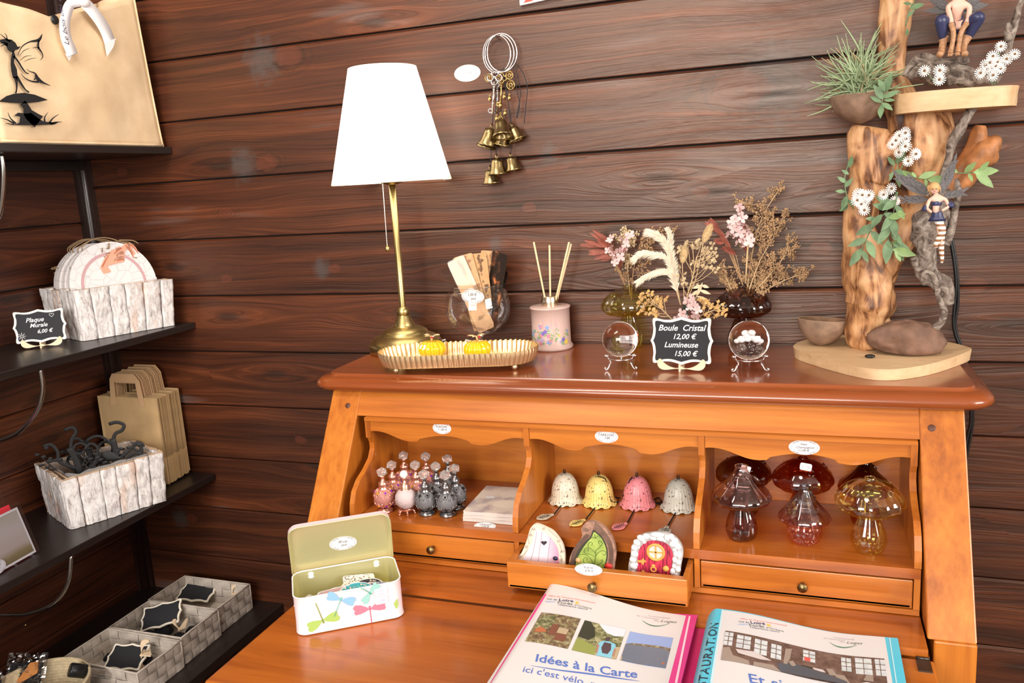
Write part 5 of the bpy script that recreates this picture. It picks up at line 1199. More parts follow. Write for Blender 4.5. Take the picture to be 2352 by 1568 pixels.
sprig_obj('pink_hydrangea', 'pale pink preserved hydrangea low over the top of the chalkboard', 'dried flower', [('petals', bl, m_pinkp, at(1580, 735, y=y)), ('stems', st, m_ruscus, at(1580, 735, y=y))], G2)
st, bl = MB(), MB(); tp = spline(stempts(y - .005, [(1585, 710), (1600, 680), (1612, 655)]), 4); st.tube(tp, .0008, 5)
for k, (tx, ty) in enumerate(((1628, 660), (1590, 662), (1632, 675), (1585, 680), (1614, 650), (1630, 690), (1592, 693))): a = tp[-1 - (k // 2) * 2]; b_ = at(tx, ty, y=y - .008); leaf(bl, a, b_ - a, (b_ - a).length, .006)
sprig_obj('pale_leaf_sprig', 'pale dried leafy sprig between the chalkboard and the dark brown vase', 'dried plant', [('leaves', bl, m_leafy, at(1585, 710, y=y)), ('stems', st, m_leafy, at(1585, 710, y=y))], G2)
# --- dark brown vase
y = v3[1]
st, bl = hydr(y - .012, [(1698, 475), (1702, 490), (1705, 500), (1692, 505), (1678, 515), (1685, 525), (1695, 520), (1710, 515), (1675, 535), (1690, 540), (1700, 535), (1715, 530), (1705, 550), (1718, 545), (1695, 555), (1722, 555), (1683, 508), (1712, 560)], .0095, (1715, 580))
sprig_obj('pink_hydrangea', 'large pale pink preserved hydrangea high in the dark brown vase', 'dried flower', [('petals', bl, m_pinkp, at(1712, 670, y=y)), ('stems', st, m_ruscus, at(1712, 670, y=y))], G3)
st, bl = ruscus(y, [((1668, 545), (1620, 510), .012), ((1655, 535), (1630, 500), .010), ((1667, 556), (1638, 552), .014), ((1690, 585), (1655, 570), .012), ((1680, 572), (1650, 528), .008)], (1708, 660))
sprig_obj('red_leaf_sprig', 'dark red pointed dried leaves leaning left out of the dark brown vase', 'dried plant', [('leaf_pods', bl, m_ruscus, at(1712, 670, y=y)), ('stems', st, m_tan, at(1712, 670, y=y))], G3)
st, bl = MB(), MB(); st.tube(stempts(y - .02, [(1712, 650), (1718, 560)]), .0014, 6)
tag(st.build('straw_stem', m_straws), 'single bright straw stem upright in the dark brown vase', 'dried plant', G3)
for lab, trunk, tips in (
    ('tallest tan statice sprig in the dark brown vase, tip near the dark plank', [(1716, 670), (1728, 580), (1750, 500), (1790, 435)], [(.4, 1700, 560), (.5, 1720, 520), (.6, 1735, 500), (.7, 1715, 470), (.75, 1745, 470), (.9, 1770, 450), (.98, 1795, 433), (.6, 1770, 490), (.5, 1765, 520), (.3, 1705, 600), (.85, 1690, 462), (.55, 1780, 480)]),
    ('tan statice sprig rising upper right out of the dark brown vase', [(1718, 672), (1745, 600), (1780, 540), (1802, 490)], [(.5, 1770, 540), (.6, 1790, 525), (.8, 1800, 510), (.95, 1804, 485), (.6, 1760, 520), (.4, 1745, 560), (.3, 1735, 600), (.5, 1750, 540), (.7, 1775, 505)]),
    ('tan statice sprig spreading right out of the dark brown vase', [(1722, 680), (1760, 640), (1800, 590), (1812, 550)], [(.4, 1770, 600), (.5, 1790, 610), (.6, 1800, 575), (.8, 1822, 590), (.95, 1812, 548), (.7, 1830, 560), (.3, 1750, 620), (.5, 1775, 580), (.9, 1820, 575)]),
    ('tan statice sprig drooping farthest right out of the dark brown vase', [(1730, 685), (1770, 660), (1810, 640), (1850, 628)], [(.3, 1750, 640), (.4, 1770, 630), (.5, 1785, 650), (.6, 1800, 625), (.7, 1815, 650), (.8, 1830, 620), (.95, 1853, 625), (.6, 1790, 610), (.3, 1745, 672), (.2, 1740, 690), (.9, 1845, 640)]),
    ('short tan statice sprig leaning left out of the dark brown vase', [(1700, 690), (1680, 665), (1660, 615)], [(.4, 1668, 650), (.6, 1655, 640), (.8, 1652, 625), (.95, 1662, 612), (.4, 1690, 655), (.3, 1695, 670), (.6, 1675, 640), (.2, 1678, 678)]),
    ('bushy tan statice sprig low in the middle of the dark brown vase', [(1716, 680), (1735, 650), (1750, 610)], [(.4, 1745, 650), (.6, 1760, 640), (.8, 1770, 630), (.5, 1730, 625), (.9, 1745, 590), (.9, 1765, 600), (.3, 1725, 660), (.5, 1705, 640), (.4, 1690, 620), (.7, 1720, 610)])):
    st, bl = branchy(y + rf.uniform(-.012, .012), trunk, tips, None, flr=.00165, dens=5, spr=.0032)
    sprig_obj('statice_sprig', lab, 'dried plant', [('seed_heads', bl, m_tan, at(1718, 680, y=y)), ('stems', st, m_straws, at(1718, 680, y=y))], G3)

# crystal balls
m_crys, nt, b = newmat('crystal'); b.inputs['Transmission Weight'].default_value = 1; b.inputs['Roughness'].default_value = 0; b.inputs['IOR'].default_value = 1.48; b.inputs['Base Color'].default_value = (1, .985, .975, 1)
m_silver = P('silver_metal', (.72, .70, .70), .18, 1)
def ball_stand(x, y, w_):
    t = thing('ball_stand', 'x', 'stand', (x, y, ZT + .0002), .25, 'silver crystal ball stands')
    h = .023; rr = w_ * .40
    MB().tube([(rr * cos(a * pi / 16), rr * sin(a * pi / 16), h - .004) for a in range(32)], .0014, 8, closed=True).build('support_ring', m_silver, t)
    for k in range(3):
        a = rad(-155 + 120 * k); c_, s_ = cos(a), sin(a); P3 = lambda r, z: (r * c_, r * s_, z)
        mb = MB(); mb.tube(spline([P3(rr * 1.18, h + .003), P3(rr * 1.05, h - .002), P3(rr * .85, h - .010), P3(rr * .95, .009), P3(rr * 1.12, .003), P3(rr * 1.3, .0018), P3(rr * 1.36, .0045), P3(rr * 1.26, .006)], 5), [.0019, .0018, .0014, .0012, .0015, .0014, .001, .0008] and .0014, 8)
        mb.sph(P3(rr * 1.18, h + .002), .0034, 10, sc=(1.3, 1, .8)); mb.sph(P3(rr * 1.32, .0046), .0022, 8)
        mb.tube([P3(rr * .92, .0095), (P3(rr * .92, .0095)[0] - s_ * .003, P3(rr * .92, .0095)[1] + c_ * .003, .012)], .0011, 6); mb.build('scroll_leg', m_silver, t)
    return t
B1 = (-.2925, -.2125); B2 = (-.0865, -.2045)
for (bx, by), R_, pyc, lab, lab2 in ((B1, 40.5, 779, 'clear crystal ball to the left of the chalkboard sign', 'silver stand under the left crystal ball'), (B2, 45.5, 781, 'crystal ball with a white cloud engraved inside, right of the chalkboard sign', 'silver stand under the crystal ball with the cloud')):
    zc = zpx(bx, by, pyc); R2_ = R_ * mmpx(bx, by, zc)
    o = MB().sph((0, 0, 0), R2_, 64).build('crystal_sphere', m_crys)
    bt = thing('crystal_ball', lab, 'crystal ball', (bx, by, zc), 0, 'crystal balls on silver stands'); o.parent = bt
    if bx > -.2:
        mb = MB(); rnd = random.Random(3)
        for p, r_2 in (((0, 0, .004), .008), ((-.008, 0, .001), .006), ((.008, 0, .001), .0065), ((.003, -.002, .009), .006), ((-.004, 0, .008), .0055), ((.013, 0, -.001), .004), ((-.013, 0, -.001), .004)):
            mb.sph(p, r_2 * .8, 14, sc=(1, .7, .8))
        mb.build('engraved_cloud', P('engraved_white', (.95, .95, .95), .9), bt)
        mb = MB()
        for _ in range(60): mb.sph((rnd.uniform(-.013, .013), rnd.uniform(-.005, .005), rnd.uniform(-.014, -.004)), .00035, 5)
        mb.build('engraved_raindrops', P('engraved_drop', (.9, .9, .9), .9), bt)['kind'] = 'stuff'
    st_ = ball_stand(bx, by, R2_ * 2 * .95); st_['label'] = lab2
q = at(1566, 853, z=ZT)
chalk_sign('black chalkboard sign reading Boule Cristal between the two crystal balls', (q.x, q.y + .008, ZT + .0002), rad(-1.5), .1005, .0775,
           [('Boule  Cristal', 0, .0165, .0135), ('12,00 €', .004, .003, .0118), ('Lumineuse', -.001, -.0105, .0125), ('15,00 €', .006, -.0245, .0118)], lean=-.12)

# ---------------------------------------------------------------- keys and bells hanging on the wall
ch = thing('hanging_bell_charm', 'bunch of silver rings, old keys and small brass bells hanging on the plank wall', 'wind chime', tuple(at(1147, 90, y=-.003)))
C0 = V(ch.location); W_ = lambda px, py, y=-.02: at(px, py, y=y) - C0
m_sil2 = P('shiny_nickel', (.78, .74, .72), .15, 1); m_bell = P('aged_brass_bell', (.30, .22, .10), .30, 1, var=.2, vs=120); m_gold2 = P('old_gold', (.55, .38, .14), .3, 1)
MB().tube([(0, .004, 0), (0, -.03, .001)], .0013, 8).build('nail', m_steel, ch)
for k, (cx, cy, ry_, ex) in enumerate(((1141, 124, -.012, 0), (1147, 123, -.018, .25), (1153, 121, -.024, .4))):
    c_ = W_(cx, cy, ry_); r0 = 37 * .00087
    MB().tube([c_ + V((r0 * cos(a * pi / 24) * cos(ex * .6) * .85, r0 * cos(a * pi / 24) * sin(ex) * .6 , r0 * 1.06 * sin(a * pi / 24))) for a in range(48)], .0013, 8, closed=True).build('silver_ring', m_sil2, ch)
def bell(top, mouth, w_, nm='brass_bell', y=-.024, clap=True):
    a, b_ = W_(*top, y), W_(*mouth, y - (.010 if clap == 2 else .0)); d_ = b_ - a; h = d_.length; r = w_ * .00086 / 2
    mb = MB(); m = M.Translation(a) @ d_.to_track_quat('Z', 'Y').to_matrix().to_4x4()
    pf = [(1e-4, 0), (r * .36, .0005), (r * .56, h * .08), (r * .64, h * .25), (r * .70, h * .5), (r * .80, h * .72), (r * .94, h * .90), (r * 1.0, h), (r * .96, h), (r * .88, h * .9), (r * .74, h * .7), (r * .62, h * .45), (r * .5, h * .12), (1e-4, h * .1)]
    mb.lathe(pf, 32, 0, m); mb.tube([m @ V((r * .22 * cos(q * pi / 6), 0, -r * .16 + r * .28 * sin(q * pi / 6))) for q in range(12)], r * .07, 6, closed=True)
    bb = mb.build(nm, m_bell, ch); MB().tube([m @ V((0, 0, h * .1)), m @ V((.001, 0, h * 1.02))], .0011, 6, 0).sph(m @ V((.001, 0, h * 1.0)), .0022, 8).build('clapper', m_bell, bb)
bell((1128, 294), (1119, 333), 44, y=-.022); bell((1125, 305), (1115, 338), 44, y=-.012); bell((1150, 276), (1154, 314), 44, y=-.036, clap=2); bell((1177, 292), (1190, 322), 42, y=-.022)
bell((1160, 300), (1152, 334), 42, y=-.014); bell((1141, 364), (1144, 401), 43, y=-.026); bell((1173, 360), (1180, 392), 38, y=-.022); bell((1126, 390), (1129, 422), 42, y=-.02)
m_cord = P('black_cord', (.02, .018, .02), .7)
for pts in ([(1136, 160), (1134, 220), (1131, 290)], [(1140, 160), (1139, 260), (1140, 360)], [(1146, 160), (1152, 220), (1150, 276)], [(1152, 158), (1165, 220), (1176, 290)], [(1156, 155), (1168, 240), (1173, 300), (1173, 358)], [(1130, 300), (1128, 350), (1127, 390)], [(1180, 142), (1190, 180), (1195, 220), (1186, 270)], [(1182, 143), (1200, 165), (1211, 200), (1208, 240), (1204, 282)], [(1178, 145), (1186, 200), (1193, 240), (1188, 272)]):
    MB().tube(spline([W_(px, py, -.018) for px, py in pts], 5), .0008, 5).build('black_cord', m_cord, ch)
def keyshape(bow, tip, mt, bw=9, y=-.028):
    a, b_ = W_(*bow, y), W_(*tip, y); d_ = (b_ - a); L_ = d_.length; m = M.Translation(a) @ d_.to_track_quat('Z', 'Y').to_matrix().to_4x4(); r = bw * .00087
    rt = M.Translation(a) @ M(((d_.normalized().z * -1, 0, d_.normalized().x, 0), (0, 1, 0, 0), (d_.normalized().x, 0, d_.normalized().z, 0), (0, 0, 0, 1)))
    mb = MB()
    for cx, cz in ((0, -r), (-r * 1.1, .0), (r * 1.1, .0), (0, r * .9)): mb.tube([rt @ V((cx + r * .8 * cos(q * pi / 8), 0, cz + r * .8 * sin(q * pi / 8))) for q in range(16)], .0011, 6, closed=True)
    mb.tube([rt @ V((0, 0, r)), rt @ V((0, 0, L_))], .0017, 8)
    for f in (.25, .32, .7): mb.sph(rt @ V((0, 0, L_ * f)), .0027, 8, sc=(1, 1, .6))
    mb.box((-.0045, 0, L_ * .96), (.008, .0016, .002), mat=rt); mb.box((-.0045, 0, L_ * .86), (.008, .0016, .002), mat=rt); mb.box((-.008, 0, L_ * .91), (.0018, .0016, L_ * .12), mat=rt)
    mb.build('old_key', mt, ch)
keyshape((1136, 178), (1131, 262), m_sil2); keyshape((1152, 180), (1150, 245), m_gold2, 6, -.02); keyshape((1143, 190), (1141, 262), m_sil2, 5, -.016)
for px, py, r0 in ((1170, 173, 8), (1173, 195, 9), (1122, 178, 8)):
    mb = MB(); c_ = W_(px, py, -.022); r1 = r0 * .00087; mb.tube([c_ + V((r1 * cos(q * pi / 10), 0, r1 * sin(q * pi / 10))) for q in range(20)], .0008, 6, closed=True)
    for k in range(5): a, b2 = k * 4 * pi / 5 + pi / 2, (k + 1) * 4 * pi / 5 + pi / 2; mb.tube([c_ + V((r1 * cos(a), 0, r1 * sin(a))), c_ + V((r1 * cos(b2), 0, r1 * sin(b2)))], .0006, 5)
    mb.build('star_medallion', m_gold2, ch)
for px, py in ((1125, 227), (1158, 222), (1170, 225), (1149, 242), (1160, 260), (1141, 272), (1150, 268)):
    c_ = W_(px, py, -.024); MB().sph(c_, .0040, 12, sc=(.9, .9, 1.2)).tube([c_ + V((.0018 * cos(q), 0, .0065 + .0018 * sin(q))) for q in (0, 1, 2, 3, 4, 5)], .0005, 5, closed=True).build('jingle_bell', m_gold2, ch)
mb = MB(); q = at(1073.5, 168, y=-.0005); mb.prism(oval(.0545, .031, 36), .0004, 0, T(0, -.0004, 0)); t = mb.build('wall_price_label', [m_white, m_ink]); t.location = q; tag(t, 'blank-looking white oval label stuck on the wall left of the bells', 'label')
tb = MB(); text(tb, '9,90 €', .007, T(.001, -.0007, -.002), 0, .2); tb.build('handwriting', m_inkg, t)
q = at(1245, -2, y=-.004); t = thing('hanging_plaque', 'white plaque with red pattern, only its lower edge showing at the top of the picture', 'plaque', (q.x, -.001, q.z))
MB().prism([(-.042, -.0065), (.038, -.0005), (.042, .09), (-.042, .09)], .006, 0, T(0, -.007, 0)).build('plaque_board', m_white, t)
MB().prism([(-.034, -.003), (-.02, -.002), (.0, .004), (.0, .02), (-.02, .015)], .0004, 0, T(0, -.0076, 0)).build('red_pattern', P('red_paint', (.6, .08, .05), .6), t)
# ---------------------------------------------------------------- driftwood sculpture
m_drift, nt, b = newmat('honey_driftwood'); N, L = nt.nodes, nt.links
tc = N.new('ShaderNodeTexCoord'); mp = N.new('ShaderNodeMapping'); mp.inputs['Scale'].default_value = (1, 1, .25); L.new(tc.outputs['Object'], mp.inputs[0])
n1 = N.new('ShaderNodeTexNoise'); n1.inputs['Scale'].default_value = 60; n1.inputs['Detail'].default_value = 7; n1.inputs['Distortion'].default_value = 1.2; L.new(mp.outputs[0], n1.inputs[0])
n2 = N.new('ShaderNodeTexNoise'); n2.inputs['Scale'].default_value = 17; n2.inputs['Detail'].default_value = 5; n2.inputs['Distortion'].default_value = .6; L.new(tc.outputs['Object'], n2.inputs[0])
g = math_(nt, 'ADD', math_(nt, 'MULTIPLY', n1.outputs[0], .5), math_(nt, 'MULTIPLY', n2.outputs[0], .5))
r = ramp(nt, [(.34, (.045, .016, .007)), (.42, (.20, .08, .03)), (.48, (.46, .22, .09)), (.56, (.64, .36, .17)), (.70, (.76, .50, .28))], g); L.new(r.outputs[0], b.inputs['Base Color'])
b.inputs['Roughness'].default_value = .5; q = N.new('ShaderNodeBump'); q.inputs['Strength'].default_value = .6; q.inputs['Distance'].default_value = .004; L.new(g, q.inputs['Height']); L.new(q.outputs[0], b.inputs['Normal'])
m_orange = P('orange_driftwood', (.42, .17, .06), .55, var=.4, vs=50, bump=.5, bs=90)
m_greyw, nt, b = newmat('weathered_grey_wood'); N, L = nt.nodes, nt.links; tc = N.new('ShaderNodeTexCoord'); n1 = N.new('ShaderNodeTexNoise'); n1.inputs['Scale'].default_value = 70; n1.inputs['Detail'].default_value = 7; n1.inputs['Distortion'].default_value = 1.5; L.new(tc.outputs['Object'], n1.inputs[0])
r = ramp(nt, [(.3, (.045, .03, .022)), (.45, (.16, .12, .095)), (.6, (.30, .245, .20)), (.75, (.42, .36, .30))], n1.outputs[0]); L.new(r.outputs[0], b.inputs['Base Color']); b.inputs['Roughness'].default_value = .85
q = N.new('ShaderNodeBump'); q.inputs['Strength'].default_value = .9; q.inputs['Distance'].default_value = .004; L.new(n1.outputs[0], q.inputs['Height']); L.new(q.outputs[0], b.inputs['Normal'])
m_slab = woodmat('pale_slab_wood', [(.28, (.42, .22, .10)), (.45, (.64, .42, .22)), (.6, (.74, .52, .30)), (.78, (.80, .60, .38))], 'x', .5, (5, 38), knots=.25, kscale=(9, 14), bump=.1, warp=.05, planar='y')
SB = ZT + .0175
dw = thing('driftwood_sculpture', 'driftwood tree sculpture on a pale slab, at the right end of the desk top', 'sculpture', (.10, -.14, ZT + .0002)); D0 = V(dw.location)
def slab_mesh(out_top, out_bot, zt, zb, o0, seed=0):
    mb = MB(); n = len(out_top); K = 5; vs_ = []
    for k in range(K + 1):
        t_ = k / K
        for i in range(n):
            x = lerp(out_top[i][0], out_bot[i][0], t_); y = lerp(out_top[i][1], out_bot[i][1], t_); z = lerp(zt, zb, t_)
            if 0 < k < K: x += .0016 * noise.noise(V((x * 60 + seed, y * 60, z * 90))); y += .0016 * noise.noise(V((x * 60, y * 60 + seed, z * 90)))
            vs_.append(V((x, y, z)) - o0)
    fs = [(k * n + i, k * n + (i + 1) % n, (k + 1) * n + (i + 1) % n, (k + 1) * n + i) for k in range(K) for i in range(n)]
    A = sum(out_top[i][0] * out_top[(i + 1) % n][1] - out_top[(i + 1) % n][0] * out_top[i][1] for i in range(n))
    if A > 0: fs = [f[::-1] for f in fs]
    mb.add(vs_, fs, 0, True); a = list(range(n)); c_ = [K * n + i for i in range(n)]
    mb.add([vs_[i] for i in a], [a if A > 0 else a[::-1]], 0, False); mb.add([vs_[i] for i in c_], [a[::-1] if A > 0 else a], 0, False); return mb
def closed_spl(pts, k=5):
    n = len(pts); ext = [pts[-1]] + list(pts) + [pts[0], pts[1]]; o = []; Pp = [V((a, c_, 0)) for a, c_ in ext]
    for i in range(1, n + 1):
        a, b2, c_, d_ = Pp[i - 1], Pp[i], Pp[i + 1], Pp[i + 2]
        for j in range(k): t_ = j / k; q_ = .5 * ((2 * b2) + (c_ - a) * t_ + (2 * a - 5 * b2 + 4 * c_ - d_) * t_ * t_ + (3 * b2 - a - 3 * c_ + d_) * t_ ** 3); o.append((q_.x, q_.y))
    return o
tops = [at(px, py, z=SB) for px, py in ((1822, 797), (1850, 780), (1925, 769))] + [V((.11, -.035, 0)), V((.175, -.045, 0))] + [at(px, py, z=SB) for px, py in ((2160, 782), (2222, 796), (2225, 806), (2150, 832), (2080, 845), (2030, 848), (1985, 844), (1930, 832), (1868, 815))]
ot = closed_spl([(p.x, p.y) for p in tops], 5); cx, cy = sum(p[0] for p in ot) / len(ot), sum(p[1] for p in ot) / len(ot)
slab_mesh(ot, [(cx + (a - cx) * .985, cy + (b2 - cy) * .985) for a, b2 in ot], SB, ZT + .0003, D0).build('base_slab', m_slab, dw)
TYD = -.105
def limb(nm, pts, mat, y=TYD, wob=.30, n=32, nsc=30, sq=1.0, k=6, par=dw, o0=None):
    """pts: (px, py, radius in picture pixels, optional y) following the photographed limb at depth y"""
    C_ = [at(p[0], p[1], y=(p[3] if len(p) > 3 else y)) for p in pts]; R_ = [p[2] * mmpx(*c_) for p, c_ in zip(pts, C_)]
    sp = spline(C_, k); rs = ilist(R_, len(sp))
    mb = MB(); o0 = D0 if o0 is None else o0; mb.tube([p - o0 for p in sp], rs, n, wob=wob, nsc=nsc, sq=sq); return mb.build(nm, mat, par)
limb('left_trunk', [(1992, 800, 22), (1988, 782, 36), (1984, 755, 36), (1990, 725, 44), (1998, 700, 54), (1998, 670, 50), (1992, 640, 54), (1986, 600, 50), (1976, 560, 38), (1972, 520, 32), (1982, 480, 36), (1992, 440, 40), (1996, 400, 47), (1994, 350, 48), (1998, 310, 46), (2002, 292, 34)], m_drift, sq=.85)
limb('right_trunk', [(2015, 660, 30), (2028, 610, 38), (2055, 560, 38), (2092, 515, 37), (2112, 470, 42), (2116, 420, 50), (2118, 370, 62), (2118, 320, 62), (2105, 280, 56), (2085, 245, 45)], m_drift, y=TYD + .005, sq=.75)
limb('upper_trunk', [(2085, 260, 40), (2062, 210, 34), (2050, 160, 30), (2048, 110, 30), (2054, 50, 33), (2060, 0, 34), (2064, -60, 34)], m_drift, y=TYD + .035, sq=.9)
limb('side_trunk', [(2160, 250, 26), (2166, 300, 26), (2160, 360, 24), (2140, 420, 20)], m_drift, y=TYD + .03)
limb('knobbly_shoulder', [(2012, 420, 26), (2028, 370, 28), (2052, 330, 22), (2068, 300, 10)], m_drift, y=TYD - .012)
limb('rear_foot', [(2012, 720, 22), (2030, 745, 18), (2048, 768, 16), (2052, 790, 14)], m_drift, y=TYD + .03)
limb('front_foot', [(2000, 775, 22), (1988, 795, 17), (1985, 806, 8)], m_drift, y=TYD - .02)
limb('stub_branch', [(2170, 440, 30), (2205, 410, 32), (2232, 375, 30), (2262, 348, 33), (2285, 335, 26), (2298, 335, 10)], m_orange, y=TYD + .03, wob=.4)
limb('stub_lobe', [(2225, 385, 26), (2240, 340, 22), (2248, 305, 19), (2252, 288, 12)], m_orange, y=TYD + .03, wob=.4)
limb('grey_branch', [(2240, 240, 11), (2212, 285, 11), (2188, 330, 12), (2178, 370, 12), (2164, 405, 13), (2150, 445, 11)], m_greyw, y=TYD - .035, wob=.6, n=16)
limb('grey_side_branch', [(2197, 410, 5), (2200, 440, 8), (2194, 480, 7), (2184, 530, 8), (2168, 560, 12)], m_greyw, y=TYD - .03, n=14)
limb('twisted_root', [(2165, 430, 14), (2148, 480, 22), (2130, 530, 26), (2122, 580, 25), (2128, 620, 22), (2150, 645, 20), (2168, 670, 17), (2176, 700, 12)], m_greyw, y=TYD - .03, wob=.75, n=28, nsc=50)
limb('curled_root', [(2128, 640, 5), (2120, 632, 7), (2128, 624, 8), (2144, 632, 8), (2152, 660, 8), (2158, 690, 8), (2168, 712, 8), (2162, 738, 9), (2146, 758, 11), (2138, 790, 11)], m_greyw, y=TYD - .04, n=14, wob=.5)
limb('root_knob', [(2098, 590, 10), (2104, 606, 12), (2112, 622, 9)], m_greyw, y=TYD - .04, n=14, wob=.8)
# upper slab shelf
SZ1 = zpx(.2, TYD, 256); SZ0 = zpx(.2, TYD, 212)
ys = TYD - .005
xL_, xR_ = at(2050, 235, y=ys).x, at(2336, 235, y=ys).x
o_ = closed_spl([(xL_ - .001, ys - .03), (xL_ + .01, ys + .05), (xL_ + .07, ys + .085), (xR_ - .06, ys + .085), (xR_ - .005, ys + .04), (xR_, ys - .01), (xR_ - .02, ys - .045), (xR_ - .07, ys - .065), (xL_ + .06, ys - .07), (xL_ + .015, ys - .062)], 5)
cx, cy = (xL_ + xR_) / 2, ys
slab_mesh(o_, [(cx + (a - cx) * .97, cy + (b2 - cy) * .94) for a, b2 in o_], SZ0, SZ1, D0, 9).build('shelf_slab', m_slab, dw)
# dark fungus-like patch on the slab edge
# grey driftwood piece on the slab with forks
gd = thing('grey_driftwood_piece', 'flat grey weathered driftwood lying on the upper slab under the crouching fairy', 'driftwood', (.2, ys, SZ0)); G0 = V(gd.location)
def gl_(nm, pts, **k): return limb(nm, pts, m_greyw, par=gd, o0=G0, **k)
YG = ys - .02
gl_('driftwood_body', [(2085, 180, 8), (2110, 160, 18), (2150, 165, 26), (2190, 165, 34), (2235, 178, 24), (2270, 182, 16), (2292, 185, 8)], y=YG, wob=.7, nsc=35)
gl_('driftwood_arm', [(2075, 175, 5), (2092, 148, 9), (2112, 136, 11), (2150, 146, 12), (2200, 142, 18), (2225, 135, 10)], y=YG, wob=.6)
gl_('rising_branch', [(2285, 190, 8), (2300, 160, 8), (2312, 120, 9), (2320, 85, 11), (2334, 40, 9), (2346, 0, 8), (2362, -50, 8)], y=YG + .01, wob=.5, n=14)
gl_('branch_fork', [(2318, 95, 9), (2316, 70, 9), (2317, 52, 4)], y=YG + .005, wob=.5, n=12)

# coconut bowls
m_coco = P('coconut_shell', (.26, .165, .11), .6, var=.3, vs=60, bump=.3, bs=160); m_cocoin = P('coconut_inside', (.20, .11, .06), .7, var=.5, vs=40); m_cocorim = P('coconut_rim', (.42, .28, .18), .6)
def coco(lab, base, r, h, tilt, group='half coconut shell bowls'):
    t = thing('coconut_bowl', lab, 'bowl', base, 0, group, rot=tilt)
    pf = [(1e-4, 0), (r * .12, h * .02), (r * .45, h * .16), (r * .75, h * .42), (r * .92, h * .70), (r * 1.0, h)]
    o_ = [(max(p.x, 1e-4), p.y) for p in spline([(a, c_, 0) for a, c_ in pf], 4)]; i_ = [(max(a - .0028, 1e-4), c_ + .0028 * (1 - a / r)) for a, c_ in o_]
    wobf = lambda a, t_, z: 1 + .012 * cos(3 * a) + .01 * sin(2 * a + 1)
    MB().lathe(o_, 48, ripple=wobf).build('shell_outside', m_coco, t); MB().lathe(i_[::-1], 48, ripple=wobf).build('shell_inside', m_cocoin, t)
    MB().lathe([(r, h), (r - .0014, h + .0008), (r - .0028, h)], 48, ripple=wobf).build('shell_rim', m_cocorim, t); return t
q = at(1884, 793, z=SB); coco('half coconut shell bowl standing on the left of the pale base slab', (q.x, q.y, SB - .0004), .0405, .0445, (rad(-4), rad(4), 0))
ux, uy = at(1976, 230, y=TYD - .01).x, TYD - .012; uz1 = zpx(ux, uy, 219); uz0 = zpx(ux, uy, 284)
coco('half coconut shell bowl on top of the left trunk, holding the air plant', (ux, uy, uz0), 68 * mmpx(ux, uy, uz1), uz1 - uz0, (0, 0, .6))
# rock
q = at(2082, 822, z=SB); rr = 76 * mmpx(q.x, q.y + .02, SB)
mb = MB(); mb.sph((0, 0, 0), 1, 64)
for i, v in enumerate(mb.v):
    n_ = V(v); d_ = 1 + .22 * noise.noise(n_ * 1.3 + V((3, 1, 2))) + .08 * noise.noise(n_ * 3.5) + .03 * noise.noise(n_ * 9)
    z = n_.z * d_; x = n_.x * d_; 
    if z < -.45: z = -.45 - (z + .45) * -.1
    z *= (1 - .25 * max(0, -x)) ; mb.v[i] = V((x * rr, n_.y * d_ * rr * .62, (z + .45) * rr * .72))
m_rock = P('brown_stone', (.175, .095, .062), .75, var=.35, vs=45, bump=.7, bs=110)
o = mb.build('rock', m_rock); o.location = (q.x, q.y + .034, SB + .003); tag(o, 'smooth brown rock lying on the pale base slab at the foot of the driftwood', 'rock')
q = at(1998, 822, z=SB); o = MB().sph((0, 0, 0), .006, 12, sc=(1.3, .8, .5)).build('black_pebble', m_black); o.location = (q.x, q.y, SB + .003); tag(o, 'tiny black pebble left of the brown rock', 'pebble')
# black cable down the wall behind the sculpture
mb = MB(); pts = [(2165, 480), (2178, 530), (2190, 590), (2196, 650), (2193, 700), (2190, 740), (2195, 770), (2206, 800), (2218, 850), (2226, 900), (2230, 940), (2230, 970), (2222, 1005), (2214, 1060), (2205, 1150)]
for dx in (0, 4.5): mb.tube(spline([at(a + dx * (1 if j % 4 else 1.6), c_, y=-.0045) for j, (a, c_) in enumerate(pts)], 5), .0023, 8)
tag(mb.build('black_cable', P('black_rubber', (.012, .012, .013), .35)), 'black double power cable running down the plank wall behind the driftwood', 'cable')

# air plant
m_air = P('air_plant_leaf', (.34, .43, .24), .7, var=.15, vs=60); m_airt = P('air_plant_tip', (.50, .40, .22), .8)
ap = thing('air_plant', 'spiky pale green air plant growing in the upper coconut bowl', 'plant', (ux, uy, uz1 - .012)); rnd = random.Random(5); mb = MB()
for k in range(170):
    a = rnd.uniform(0, 2 * pi); el = rnd.uniform(-.25, 1.45) if k > 40 else rnd.uniform(.5, 1.5); ln = rnd.uniform(.045, .080) * (1.0 if el < 1 else 1.15)
    d_ = V((cos(a) * cos(el), sin(a) * cos(el) * .8, sin(el))); p0 = V((rnd.uniform(-.012, .012), rnd.uniform(-.01, .01), rnd.uniform(0, .03))) + d_ * .006
    cv = V((rnd.uniform(-.5, .5), rnd.uniform(-.5, .5), rnd.uniform(-.6, .3))) * ln * .5
    pp = spline([p0, p0 + d_ * ln * .35 + V((0, 0, .004)), p0 + d_ * ln * .7 + cv * .3, p0 + d_ * ln + cv], 4); w0 = rnd.uniform(.0016, .0026)
    mb.tube(pp, [w0 * (1 - i / len(pp)) ** .8 + .00012 for i in range(len(pp))], 4, 1 if rnd.random() < .12 else 0, sq=.45)
o = mb.build('leaf_rosette', [m_air, m_airt], ap); 
